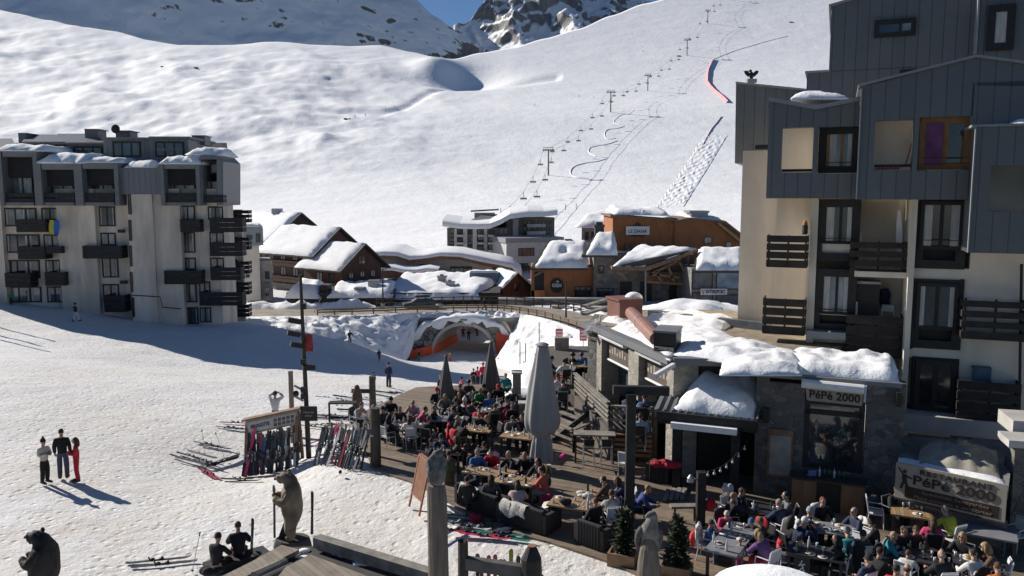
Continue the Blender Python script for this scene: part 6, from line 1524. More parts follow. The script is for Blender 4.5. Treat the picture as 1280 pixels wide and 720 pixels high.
# seated diners: head pixel, table, pose, jacket, trousers, hair, hair colour, label, seat ('w' white chair, 'd' dark chair, '-' bench/sofa), sun
SIT = [
(452,507,0,'sitlean',LGREY,BLK_,'short',HB,'person in a grey striped jumper at the outer end of the far left table','w'),
(467,511,0,'sit',TAN,BLK_,'beanie',HGR,'person in a tan coat seen from behind at the far left table','w'),
(489,500,0,'sit',BLK_,BLK_,'beanie',HDK,'person in black with a black hat behind the far left table','d'),
(500,512,0,'sitlean',DGREY,JEANS,'short',HBR,'person in dark grey leaning over the far left table','d'),
(487,522,0,'sit',BLK_,DGREY,'long',HDK,'person in black on the white chair nearest the second ski rack','w'),
(516,504,0,'situp',PALEP,BLK_,'short',HGR,'person in a dusty pink top beside the chalk board','d'),
(511,523,0,'sit',WHITE,BLK_,'long',HBR,'long haired person in a white jumper at the near side of the far left table','w'),
(532,512,1,'sitlean',PINK,BLK_,'short',HB,'person in a bright pink jacket half hidden at the second table','d'),
(543,510,1,'sit',BLK_,BLK_,'short',HGR,'grey haired person in a black jacket at the second table','d'),
(556,496,1,'sitlean',GREY,JEANS,'long',HBL,'fair haired person in grey under the left farther umbrella','d'),
(569,502,1,'sit',DGREY,BLK_,'beanie',NAVY,'person in dark grey and a navy hat right of the left farther umbrella','d'),
(574,493,1,'situp',BROWN,BLK_,'short',HB,'person in brown behind the long pale table','d'),
(581,501,2,'sit',LGREY,JEANS,'bobble',WHITE,'person in a white bobble hat at the snow bright table','d'),
(592,502,2,'sitlean',BROWN,BLK_,'fringe',HBR,'brown haired person beside the white bobble hat','d'),
(599,510,2,'sit',RED,BLK_,'short',HB,'person in a red jacket at the snow bright table','w'),
(599,519,3,'sit',BLK_,BLK_,'short',HBR,'person in black leaning behind the glasses crowded table','d'),
(608,523,3,'sitlean',BLK_,DGREY,'short',HBL,'sandy haired person in black right of the glasses crowded table','d'),
(572,523,3,'sit',DGREY,BLK_,'rim',HGR,'balding person in a dark jacket left of the glasses crowded table','d'),
(581,528,3,'sitlean',BLK_,BROWN,'long',HDK,'person in black with brown trousers beside the balding one','d'),
(626,504,2,'sit',BLK_,BLK_,'short',HDK,'person in black at the right end of the snow bright table','d'),
(634,499,2,'sit',NAVY,BLK_,'beanie',HDK,'person in navy with a dark hat near the stone post','d'),
(641,524,4,'sitlean',GREY,JEANS,'cap',DGREY,'person in grey with a cap left behind the table by the big umbrella','d'),
(652,522,4,'sit',BLK_,BLK_,'long',HB,'long haired person in black next to the big umbrella','d'),
(586,478,2,'sit',DGREY,BLK_,'helmet',BLK_,'person in a black helmet in the back row of the terrace','d'),
(600,489,2,'sitlean',GREEN,BLK_,'short',HB,'person in a bright green jacket in the back row','d'),
(612,494,2,'sitback',BLUE,BLK_,'short',HBR,'person in mid blue right of the green jacket','d'),
(575,484,1,'sit',OLIVE,BLK_,'beanie',GREY,'person in olive with a grey hat in the back row','d'),
(632,470,2,'sit',TEAL,BLK_,'short',HBR,'person in a teal jacket in the back row near the right farther umbrella','d'),
(641,488,2,'sit',DGREY,BLK_,'short',HGR,'grey haired person in dark grey left of the stone post','d'),
(622,484,2,'sitlean',BLK_,BLK_,'cap',RED,'person in a black jacket with a red cap in the back row','d'),
(597,566,5,'sit',BLUE,JEANS,'short',HGR,'person in a petrol blue jumper behind the left sofa table','d'),
(615,566,5,'sitlean',RED,BLK_,'bun',HB,'person in a raspberry red top behind the left sofa table','d'),
(636,568,5,'sit',BLK_,BLK_,'rim',HBR,'balding person in black with a white shirt front behind the sofa tables','d'),
(656,570,6,'sitlean',BLK_,BLK_,'short',HBL,'fair haired person in black leaning forward beside the big umbrella','d'),
(615,598,5,'sitback',DGREY,BLK_,'long',HB,'long haired person in dark grey on the left rattan sofa seen from behind','-'),
(647,605,6,'sitlean',PALEP,JEANS,'long',HB,'person in a pale pink top on the rattan sofa holding a red ski pole','-'),
(676,588,6,'sit',CORAL,LGREY,'pony',HB,'person in a coral jacket at the right end of the sofa table','-'),
(672,577,6,'sit',BLK_,BLK_,'long',HB,'dark haired person just behind the coral jacket','d'),
(583,600,5,'sitback',BLK_,BLK_,'short',HDK,'person in black at the left end of the rattan sofa','-'),
(754,600,8,'sit',BROWN,BLK_,'short',HB,'person in a dark red brown jumper at the small sunny table','w'),
(771,601,8,'sitlean',NAVY,JEANS,'long',HBR,'person in dark blue grey facing the brown jumper at the small sunny table','w'),
(764,617,8,'situp',LGREY,BLK_,'fringe',HBR,'person in a pale grey shirt holding a hand to the ear','w'),
(744,627,7,'sitback',BLK_,BLK_,'short',HBR,'person in black sunk into the rattan armchair','-'),
(889,655,10,'sit',BLUE,BLUE,'beanie',DGREY,'child in a bright blue ski suit with a grey hat','w'),
(907,644,10,'sitlean',PINK,BLK_,'beanie',CREAMC,'child in pink with a cream hat between the two tables','d'),
(917,621,11,'sit',BLK_,BLK_,'fringe',HBL,'blond person in a black jacket at the table below the porch','w'),
(928,615,11,'sitlean',DGREY,BLK_,'fringe',HBR,'brown haired person behind the blond one at the porch table','w'),
(940,653,10,'sitlean',NAVY,BLK_,'beanie',BLUE,'child in a royal blue hat at the family table','d'),
(951,652,10,'sit',OLIVE,BLK_,'beanie',OLIVE,'child in an olive hat beside the royal blue hat','d'),
(946,667,10,'sitlean',PURPLE,RED,'long',HBL,'person in purple with red trousers on the right of the family table','w'),
(973,629,11,'sit',NAVY,BLK_,'short',HGR,'grey haired person in a navy jumper right of the porch table','w'),
(982,620,11,'sit',GREY,BLK_,'short',HDK,'dark haired person in grey standing out against the dark bar wall','d'),
(1006,652,12,'situp',NAVY,BLK_,'cap',WHITE,'person in navy with a white cap at the bottle table','d'),
(1013,640,12,'sit',BLK_,BLK_,'beanie',LGREY,'person with a pale grey hat behind the white cap','d'),
(1028,627,12,'sit',BLK_,BLK_,'short',HRED,'red haired person in black at the far side of the bottle table','d'),
(1067,640,12,'sit',NAVY,BLK_,'short',HGR,'grey haired person with glasses and a deep blue jumper at the bottle table','d',True),
(1060,664,12,'sitlean',TEAL,BLK_,'short',HGR,'person in a teal jacket seen from behind right of the bottle table','w'),
(1000,676,13,'sitlean',NAVY,BLK_,'fringe',HBR,'brown haired child eating at the left end of the black table','w'),
(1045,674,13,'sit',BLK_,BLK_,'long',HDK,'person in black with dark hair at the right end of the black table','w'),
(1122,613,14,'sit',BLK_,BLK_,'cap',DGREY,'person in black with a peaked cap left of the food table','d',True),
(1161,616,14,'sitlean',LGREY,BLK_,'short',HBR,'person in a light grey top right of the food table','d'),
(1174,620,14,'situp',MAGENTA,BLK_,'long',HB,'person in magenta with sunglasses below the long board','w',True),
(1179,637,14,'sitlean',LIME,BLK_,'rim',HGR,'balding person in a lime green jacket with sunglasses','w',True),
(1168,653,14,'sitback',PINK,BLK_,'long',HBR,'person in a hot pink top in front of the lime green jacket','d'),
(1117,670,15,'sit',TEAL,GREY,None,HGR,'bald person in a turquoise vest at the left of the glass covered table','w'),
(1130,664,15,'sit',BLK_,BLK_,'short',HBR,'person in black behind the turquoise vest','d'),
(1144,663,15,'sitlean',BROWN,BLK_,'fringe',HBR,'brown haired person in a rust brown jacket behind the glass covered table','d'),
(1136,692,15,'sit',WHITE,NAVY,'fringe',HBR,'child in a white and navy top at the near side of the glass covered table','w'),
(1177,694,15,'sit',BLK_,BLK_,'rim',HGR,'balding person in a black jacket seen from behind at the bottom edge','w'),
(1203,671,16,'sit',BLK_,BLK_,'long',HBL,'curly blonde person in a black coat with sunglasses','d',True),
(1217,692,16,'sit',WHITE,BLK_,'pony',HDK,'dark haired person in a white jumper seen from behind','w'),
(1231,684,16,'sitlean',BROWN,BLK_,'long',HBL,'blond person in a brown coat with sunglasses left of the empty grey table','w',True),
(1120,712,15,'sit',RED,BLK_,'short',HDK,'dark haired person in red at the bottom edge','d'),
(1134,711,15,'sit',BROWN,BLK_,'rim',HBR,'balding person beside the one in red at the bottom edge','d'),
(1246,709,16,'sit',ORANGEC,BLK_,'short',HBR,'person in an orange jacket at the bottom right edge','w'),
(1090,655,12,'sit',BLK_,BLK_,'beanie',HDK,'person in black with a black hat between the bottle table and the food table','w'),
(1079,668,12,'sitback',DGREY,BLK_,'short',HB,'person in dark grey in front of the black hat','w'),
(539,552,21,'sit',BLK_,BLK_,'short',HB,'person in black at the left of the table behind the A board','d'),
(553,547,21,'sitlean',NAVY,BLK_,'beanie',DGREY,'person in navy with a grey hat behind the table by the A board','d'),
(570,549,21,'sit',DGREY,BLK_,'long',HBR,'long haired person in dark grey behind the table by the A board','d'),
(562,568,21,'sitback',BLK_,JEANS,'short',HDK,'person in black with jeans at the near side of the table by the A board','w'),
(566,512,1,'sitback',NAVY,BLK_,'short',HB,'person in navy at the near side of the long pale table','d'),
(536,524,1,'sit',BLK_,JEANS,'pony',HBR,'person in black with a ponytail at the near left of the long pale table','d'),
(588,494,2,'sit',BLK_,BLK_,'helmet',LGREY,'person with a pale grey helmet in the back row','d'),
(606,484,2,'sitlean',DGREY,BLK_,'beanie',HDK,'person in dark grey with a black hat behind the green jacket','d'),
(618,508,2,'sitback',OLIVE,BLK_,'short',HBR,'person in olive at the near side of the snow bright table','d'),
(546,488,1,'sit',BLK_,BLK_,'beanie',RED,'person in black with a red hat left of the left farther umbrella','d'),
(564,484,1,'sitlean',NAVY,BLK_,'short',HGR,'grey haired person in navy behind the left farther umbrella','d'),
(640,508,4,'sit',BLK_,BLK_,'short',HB,'person in black between the stone post and the umbrella side table','d'),
(664,528,4,'sit',GREEN,BLK_,'short',HBR,'person in dark green almost hidden by the big umbrella','d'),
(478,512,0,'sitback',DGREY,BLK_,'cap',BLK_,'person in dark grey with a black cap between the tan coat and the black hat','d'),
(606,556,3,'sitback',BLK_,BLK_,'short',HDK,'person in black at the near side of the glasses crowded table','d'),
(1100,690,15,'sit',BLK_,BLK_,'short',HB,'person in black at the left end of the glass covered table','d'),
(990,650,12,'sit',BLK_,BLK_,'long',HB,'long haired person in black left of the white cap','d'),
(1085,700,13,'sitback',NAVY,BLK_,'beanie',HDK,'person in navy with a dark hat right of the emblem panel','w'),
(690,449,18,'sit',BLK_,BLK_,'beanie',HDK,'person with a black hat at the left end of the upper terrace','d'),
(705,452,18,'sit',WHITE,RED,'short',HDK,'person in a white top and red trousers on the upper terrace','d'),
(697,470,18,'sitback',RED,BLK_,'short',HBR,'person in dark red at the near side of the upper terrace tables','w'),
(703,478,18,'sitlean',DGREY,BLK_,'short',HB,'person in dark grey by the front edge of the upper terrace','d'),
(716,444,19,'sit',BLK_,BLK_,'helmet',BLK_,'person in a black helmet beside the wooden upper table','d'),
(727,444,19,'sit',BLUE,BLK_,'helmet',NAVY,'person in a royal blue jacket beside the stone end wall','d'),
(791,492,20,'sit',BLK_,BLK_,'short',HDK,'person in black with cyan trim behind the black pergola post','d'),
(806,497,20,'sit',BLUE,BLK_,'short',HBR,'person in a blue jacket on the upper terrace beside the stone pier','d'),
(800,521,20,'sitback',LBLUE,BLK_,'bun',HBR,'person in a light blue shirt seen from behind on a tall seat','d'),
]
CG = {'w': 'white chairs on the terrace', 'd': 'dark chairs on the terrace'}
for q in SIT:
    px, py, ti, ps, jk, tr, hs, hc, lab, seat = q[:10]
    z0 = UZ if ti in (18,19,20) else DZ
    child = lab.startswith('child') or 'child' in lab.split()[:4]; sc = .78 if child else 1.0
    t = template(ps); hz = t['J']['head'].z*sc+(.1 if child else 0)
    p = atz(px, py, z0+hz); tb = TAB[ti][0]
    rz = facing((p.x,p.y,0), (tb.x,tb.y,0))
    hy = t['J']['head'].y*sc; loc = Vector((p.x, p.y, z0+(.1 if child else 0)))-Vector((-math.sin(rz)*hy, math.cos(rz)*hy, 0))
    person(ps, loc, rz+random.uniform(-.2,.2), jk, tr, hs, hc, lab, sc, sun=(len(q) > 10), skin=random.choice([(.42,.24,.17),(.46,.28,.2),(.36,.2,.14)]))
    if seat in 'wd':
        nm = {'w':'white','d':'dark'}[seat]
        put_chair(nm, (loc.x, loc.y, z0), rz, ('white metal frame chair under a seated diner on the terrace' if seat == 'w' else 'dark frame chair mostly hidden by a seated diner'), CG[seat])
cm = MB(); cm.ball((0,.27,.72), (.24,.07,.3), 10, 7); cm.ball((.05,.3,.45), (.2,.08,.22), 8, 6); cm.ball((-.12,.24,.92), (.12,.09,.08), 8, 5); COAT = mk('hung_coat', cm); COAT.materials.append(CLOTH)
for o in [o for o in bpy.data.objects if o.get('category') == 'chair' and o.parent is None]:
    if random.random() < .42:
        nm, c = random.choice([('black',BLK_),('black',BLK_),('navy',NAVY),('dark grey',DGREY),('white',WHITE),('red',RED),('olive',OLIVE)])
        q = bpy.data.objects.new('hung_coat', COAT); lk(q); q.matrix_world = o.matrix_basis.copy(); q.color = (*c, 1); tag(q, nm+' coat hung over the back of an occupied terrace chair', 'coat', 'coats hung on the terrace chairs')
# chairs nobody sits on
for px, py, rz, lab in ((960,688,1.0,'empty white chair with a pale jacket side at the near end of the family table'),(1068,690,-.9,'empty white folding chair in front of the bottle table'),(1079,684,-1.0,'second empty white folding chair beside the turquoise vest'),(1270,668,-1.2,'white chair right of the bare grey table'),(1212,640,.4,'white chair draped with fur left of the bare grey table'),(783,578,2.6,'white chair alone on the sunny deck beside the black post'),(1198,625,-.5,'white chair back behind the lime green jacket'),(1095,640,1.2,'empty white chair left of the food table'),(545,575,3.0,'white chair with curved arms alone left of the glasses crowded table')):
    p = atz(px, py, DZ+.45); put_chair('white', (p.x,p.y,DZ), rz, lab, 'empty white chairs on the terrace')
# bar stools at the tall table
for k, (px, lab) in enumerate(((735,'tall white bar stool left at the bar table'),(757,'tall white bar stool right at the bar table with a tan jacket'))):
    p = atz(px, 556, DZ+.75); r = thing('bar_stool', lab, 'stool', (p.x,p.y-.25,DZ), 'bar stools at the tall table'); b = Vector((p.x,p.y-.25,DZ))
    for sx in (-1,1):
        for sy in (-1,1): mb = MB(); mb.tube([b+V(sx*.2,sy*.2,0), b+V(sx*.18,sy*.18,.72 if sy > 0 else 1.08)], .017, 6); mb.build('leg', ALU, r)
    mb = MB(); mb.box(b+V(0,0,.74), (.4,.4,.04)); mb.build('seat', FRAMED, r); mb = MB(); mb.box(b+V(0,-.19,.98), (.38,.03,.22)); mb.build('backrest', FRAMED, r)
    mb = MB(); mb.tube([b+V(-.18,-.18,.3), b+V(.18,-.18,.3)], .014); mb.build('footrest', ALU, r)
# glasses, bottles and plates on the tables
GLS = M('clear_glassware', (.45,.47,.47), .1, .1, 5, 0, spec=.9); PLT = M('white_crockery', (.66,.65,.63), .3, .1, 5, 0); BTL = M('green_bottle', (.03,.05,.035), .15, .2, 5, 0); FOOD = M('food', (.35,.2,.07), .7, .4, 20, .3)
def tpl(name, f, mat):
    mb = MB(); f(mb); me = mk(name, mb); me.materials.append(mat); return me
TG_ = tpl('glass', lambda m: m.lathe([(.03,0),(.033,.005),(.006,.01),(.006,.06),(.032,.09),(.036,.13),(.03,.16)], n=8), GLS)
TT_ = tpl('tumbler', lambda m: m.lathe([(.03,0),(.036,.11),(.033,.11),(.028,.01)], n=8), GLS)
TBm = tpl('bottle', lambda m: m.lathe([(.036,0),(.038,.01),(.038,.18),(.014,.24),(.013,.3),(.0,.3)], n=8), GLS)
TBg = tpl('wine_bottle', lambda m: m.lathe([(.036,0),(.038,.01),(.038,.18),(.014,.24),(.013,.3),(.0,.3)], n=8), BTL)
TPp = tpl('plate', lambda m: m.lathe([(.07,0),(.13,.015),(.128,.02),(.06,.008),(0,.008)], n=14), PLT)
TFm = tpl('food', lambda m: m.ball((0,0,.025), (.07,.06,.028), 8, 5), FOOD)
TNm = tpl('napkin', lambda m: m.box((0,0,.008), (.16,.2,.014)), PLT)
def put(me, nm, loc, rz, lab, cat, grp):
    o = bpy.data.objects.new(nm, me); lk(o); o.location = loc; o.rotation_euler = (0,0,rz); return tag(o, lab, cat, grp)
TD = {0:'far left',1:'long pale',2:'snow bright',3:'glasses crowded',4:'umbrella side',5:'left sofa',6:'right sofa',7:'boxy light',8:'small sunny',10:'family',11:'porch',12:'bottle',13:'black emblem',21:'A board side',14:'food',15:'glass covered bottom',16:'small right',18:'upper pale',19:'upper wooden',20:'upper post side'}
random.seed(21)
for ti, nm in TD.items():
    b, h, e, n, L, Wd = TAB[ti]; used = []
    for k in range(int(6*L)+(5 if ti in (3,12,15,6) else 0)):
        for tr in range(12):
            u, w = random.uniform(-.44,.44)*L, random.uniform(-.4,.4)*Wd
            if all((u-a)**2+(w-c)**2 > .02 for a, c in used): break
        used.append((u, w)); p = b+e*u+n*w+V(0,0,h+.001)
        kind = random.choices(['glass','tumbler','bottle','wine','plate','napkin'], [5,4,2,1,4,1.2])[0]
        lab = lambda s: s+' standing on the '+nm+' table'
        if kind == 'glass': put(TG_, 'wine_glass', p, 0, lab('clear stemmed glass'), 'glass', 'glassware on the tables')
        elif kind == 'tumbler': put(TT_, 'tumbler', p, 0, lab('clear short tumbler'), 'glass', 'glassware on the tables')
        elif kind == 'bottle': put(TBm, 'water_bottle', p, 0, lab('clear water bottle'), 'bottle', 'bottles on the tables')
        elif kind == 'wine': put(TBg, 'wine_bottle', p, 0, lab('dark green wine bottle'), 'bottle', 'bottles on the tables')
        elif kind == 'napkin': put(TNm, 'napkin', p, random.uniform(0,3), 'folded white napkin lying on the '+nm+' table', 'napkin', 'napkins on the tables')
        else:
            r = put(TPp, 'plate', p, 0, 'white plate with food left on the '+nm+' table', 'plate', 'plates on the tables'); o = bpy.data.objects.new('food', TFm); lk(o); o.parent = r
# bottles on the bar window sill
for k in range(6):
    pf = PL(1040, 24.6, RANG); p = pf.P(1024+k*6.2, 600, 0); p.z = 1.152
    put(TBg if k % 3 else TBm, 'wine_bottle', p, 0, 'bottle in the row on the bar counter', 'bottle', 'bottles on the bar counter')
p = PL(1040,24.3,RANG).P(1015,600,-.2); p.z = 1.16; mb = MB(); mb.box(p+V(0,0,.1), (.26,.02,.18)); mb.box(p+V(0,.08,.01), (.24,.16,.02)); tag(mb.build('tablet', M('screen_blue', (.16,.17,.4), .4, 0, 1, 0)), 'small bluish screen standing on the bar counter', 'screen')
# emblem card on the black table
b, h, e, n, L, Wd = TAB[13]; p = b-n*(Wd/2+.03)-e*.3; o = thing('emblem_panel', 'black hanging panel with a small white figure emblem on the black table', 'panel', p)
mb = MB(); mb.beam(p+V(0,0,.45)-e*.2, p+V(0,0,.45)+e*.2, .03, .55); mb.build('panel', FRAMED, o)
mb = MB(); q = p+V(0,0,.48)-n*.03
for a, c in (((-.04,.1),(.04,.0)),((.04,.0),(-.06,-.12)),((.02,-.02),(.07,-.12)),((-.08,.02),(.08,.08)),((0,.12),(0,.16))): mb.beam(q+e*a[0]+V(0,0,a[1]), q+e*c[0]+V(0,0,c[1]), .012, .03)
mb.build('emblem', EMB, o)
# ================================================================ THINGS AROUND THE TERRACE
FABG = M('umbrella_grey', (.30,.295,.28), .9, .12, 1.5, .3, 8, stretch=(2,2,.3)); FABD = M('umbrella_dark', (.12,.11,.10), .9, .2, 1.5, .3, 8, stretch=(2,2,.3))
FUR = M('white_fur', (.55,.52,.46), .95, .2, 8, .8, 30); RATT = M('dark_rattan', (.035,.034,.034), .6, .4, 30, .6, 60); CUSH = M('dark_cushion', (.025,.026,.03), .9, .2, 4, .2)
def umbrella(px, ytop, ybase, z0, rmax, mat, label, tie=.42, top=.08, ytie=True):
    b = atz(px, ybase, z0); d = b.y; H = at(px, ytop, d).z-z0
    r = thing('umbrella', label, 'umbrella', (b.x,b.y,z0)); n = 44; v = []; rows = 22
    for j in range(rows+1):
        t = j/rows; z = .35+(H-.4)*t
        if t < tie: rr = rmax*(.62+.38*abs(t-tie*0)/tie*0 + .25*(1-t/tie)) 
        else: rr = rmax*(1-((t-tie)/(1-tie))**1.3)*.95+top
        kn = math.exp(-((t-tie)/.05)**2)*.22*rmax
        if tie > 0: rr = rr-kn
        for i in range(n):
            a = 2*math.pi*i/n; fold = .16*rr*(1-.55*t)*math.sin(a*8+math.sin(t*3)*.8)+.04*rr*math.sin(a*3+t*9+px)
            v.append((b.x+(rr+fold)*math.cos(a), b.y+(rr+fold)*math.sin(a), z0+z+.06*rr*math.sin(a*5+t*8)))
    fs = [(j*n+i, j*n+(i+1)%n, (j+1)*n+(i+1)%n, (j+1)*n+i) for j in range(rows) for i in range(n)]+[tuple(range(n-1,-1,-1)), tuple(rows*n+i for i in range(n))]
    mb = MB(); mb.add(v, fs); mb.build('canopy', mat, r, smooth=True)
    mb = MB(); mb.tube([b, b+V(0,0,H)], .045, 8); mb.build('pole', STEEL, r)
    mb = MB(); mb.lathe([(top+.03,0),(top+.07,.03),(top*.7,.1),(0,.12)], b+V(0,0,H-.05), 12); mb.build('cap', mat, r)
    mb = MB(); mb.box(b+V(0,0,.06), (.7,.7,.12)); mb.build('foot', CONC, r)
    if tie: 
        mb = MB(); zt = .35+(H-.4)*tie; mb.lathe([(rmax*.72,zt-.03),(rmax*.78,zt),(rmax*.72,zt+.03)], b, 18); mb.build('strap', M('strap_red', (.2,.07,.04), .8), r)
umbrella(677, 430, 588, DZ, .46, FABG, 'tall closed pale grey umbrella in the middle of the terrace', .27, .19)
umbrella(558, 445, 520, DZ, .36, FABD, 'closed dark grey umbrella at the back left of the terrace', 0, .05)
umbrella(614, 428, 508, DZ, .42, FABD, 'closed dark brown grey umbrella at the back of the terrace in front of the tunnel', 0, .06)
# rattan sofas along the snow edge
def rsofa(a, b, label, back=.38, w=.75, furs=()):
    a, b = Vector(a), Vector(b); e = (b-a).normalized(); n = Vector((e.y,-e.x,0)); L = (b-a).length; r = thing('rattan_sofa', label, 'sofa', (a.x,a.y,DZ)); c = a.lerp(b,.5)
    if n.y > 0: n = -n
    def bx(nm, u0,u1,o0,o1,z0,z1,mat):
        mb = MB(); f = lambda u,o,z: a+e*u+n*o+V(0,0,z); mb.hexa([f(u0,o1,z0),f(u1,o1,z0),f(u1,o0,z0),f(u0,o0,z0),f(u0,o1,z1),f(u1,o1,z1),f(u1,o0,z1),f(u0,o0,z1)]); return mb.build(nm, mat, r)
    bx('base', 0, L, -w, 0, .03, .36, RATT); bx('backrest', 0, L, -.02, .12, .03, .72, RATT); bx('cushion', .05, L-.05, -w+.03, -.05, .36, .46, CUSH)
    bx('armrest', -.12, 0, -w, .1, .03, .6, RATT); bx('armrest', L, L+.12, -w, .1, .03, .6, RATT)
    k = int(L/.09)
    mb = MB()
    for i in range(k):
        u = (i+.5)*L/k; f = lambda u,o,z: a+e*u+n*o+V(0,0,z); mb.beam(f(u,.13,.05), f(u,.13,.7), .035, .02)
    mb.build('slats', RATT, r)['kind'] = 'stuff'
    return r, lambda u,o,z: a+e*u+n*o+V(0,0,z)
s1, f1 = rsofa(atz(574,629,DZ), atz(622,649,DZ), 'dark rattan sofa, left one along the snow edge'); s2, f2 = rsofa(atz(629,652,DZ), atz(680,668,DZ), 'dark rattan sofa with a fur throw, right one along the snow edge')
def throw(f, u0, u1, label, seed):
    v = []; prof = [(-.45,.47),(-.2,.48),(-.04,.5),(.03,.75),(.15,.74),(.17,.5),(.16,.33)]; N = 9
    for j,(o,z) in enumerate(prof):
        for i in range(N):
            u = u0+(u1-u0)*i/(N-1)+.06*math.sin(j*1.7+seed); v.append(f(u, o+.02*math.sin(i*2.1+j), z+.02*math.sin(i*1.3+seed+j*2)+(.08*math.sin(i*.9+seed) if j > 4 else 0)+.015))
    mb = MB(); mb.add(v, [(j*N+i,j*N+i+1,(j+1)*N+i+1,(j+1)*N+i) for j in range(len(prof)-1) for i in range(N-1)]); o = mb.build('fur_throw', FUR, smooth=True); tag(o, label, 'throw')
throw(f1, .15, 1.0, 'cream fur throw over the left rattan sofa back', 1); throw(f2, -.0, .95, 'cream fur throw over the right rattan sofa back near the pale pink diner', 2)
# armchair of rattan beside the firs
r_, fa = rsofa(atz(724,678,DZ), atz(752,688,DZ), 'dark rattan armchair facing the boxy light table', w=.7)
r_, fb = rsofa(atz(832,604,DZ), atz(812,600,DZ), 'dark rattan box seat with red jackets on top near the porch', w=.6)
p = atz(832,578,1.0); mb = MB()
for dx,dy,s in ((-.3,0,.2),(0,.05,.26),(.3,-.05,.22),(.1,-.1,.18)): mb.ball(p+V(dx,dy,-.05), (s*1.2,s,.13), 9, 6)
tag(mb.build('jacket_pile', M('red_jacket', (.42,.02,.035), .8, .25, 5, .5, 15)), 'pile of red jackets on the rattan box seat', 'jackets')
# stool with fur, fur on bench, backpacks
p = atz(690,650,DZ); o = thing('stool', 'black stool with a white fur hanging over it at the snow edge', 'stool', p)
mb = MB(); mb.box(p+V(0,0,.43), (.45,.4,.06)); mb.build('seat', FRAMED, o)
for sx in (-1,1):
    for sy in (-1,1): mb = MB(); mb.tube([p+V(sx*.2,sy*.17,0), p+V(sx*.18,sy*.15,.42)], .02); mb.build('leg', FRAMED, o)
mb = MB(); v = []; N = 7
for j,(x,z) in enumerate(((.25,.47),(.1,.5),(-.1,.5),(-.26,.46),(-.33,.25),(-.36,.05))):
    for i in range(N): v.append(p+V(x+.03*math.sin(i*2+j), -.24+.48*i/(N-1)+.03*math.sin(j*3), z+.02*math.sin(i*3+j)))
mb.add(v, [(j*N+i,j*N+i+1,(j+1)*N+i+1,(j+1)*N+i) for j in range(5) for i in range(N-1)]); tag(mb.build('fur_throw', FUR, smooth=True), 'white fur hanging over the black stool', 'throw')
def lump(px, py, z, s, mat, nm, lab, cat, seed=0, n=5):
    random.seed(seed); p = atz(px, py, z); mb = MB()
    for k in range(n): mb.ball(p+V(random.uniform(-.5,.5)*s[0], random.uniform(-.5,.5)*s[1], random.uniform(-.2,.4)*s[2]), (s[0]*random.uniform(.4,.65), s[1]*random.uniform(.4,.65), s[2]*random.uniform(.5,.8)), 9, 7)
    tag(mb.build(nm, mat, smooth=True), lab, cat)
FABm = lambda n, c: M('fabric_'+n, c, .85, .25, 5, .4, 15)
lump(731,618,.95,(.32,.22,.1),FUR,'fur_throw','white fur heaped on the far side of the boxy light table','throw',1)
lump(706,627,.98,(.25,.18,.12),FABm('black',(.015,.015,.016)),'bag','black bag lying on the boxy light table','bag',2)
lump(888,632,.75,(.2,.15,.26),FABm('red',(.45,.02,.04)),'backpack','red and white backpack hanging on a chair behind the blue child','backpack',3)
lump(868,672,.65,(.16,.14,.32),FABm('coral',(.6,.05,.05)),'jacket','coral red jacket hanging over the chair of the blue child','jacket',4)
lump(978,678,.55,(.2,.2,.3),FABm('crimson',(.3,.01,.03)),'jacket','crimson jacket hanging low between the family table and the black table','jacket',5)
lump(910,614,.8,(.2,.12,.3),FABm('paleblue',(.4,.42,.46)),'jacket','pale blue grey jacket over the chair at the porch table','jacket',6)
lump(1209,632,.85,(.14,.14,.3),FUR,'fur_throw','white fur over the chair left of the bare grey table','throw',7)
lump(688,624,.5,(.3,.2,.18),FABm('rose',(.4,.03,.1)),'jacket','dark rose jacket on the floor behind the coral diner','jacket',8)
lump(703,570,.45,(.16,.14,.14),FABm('hotpink',(.6,.03,.18)),'bag','small hot pink bag beside the foot of the tall grey umbrella','bag',9,3)
lump(1088,628,.7,(.22,.16,.3),FABm('slate',(.06,.07,.09)),'jacket','slate blue jacket over a chair below the long board','jacket',10)
lump(528,548,.5,(.3,.2,.25),FABm('black',(.015,.015,.016)),'jacket','black jacket over a chair in front of the far left table','jacket',11)
lump(523,530,.8,(.14,.12,.3),FABm('check',(.35,.34,.33)),'blanket','pale checked blanket over a chair right of the white jumper diner','blanket',12)
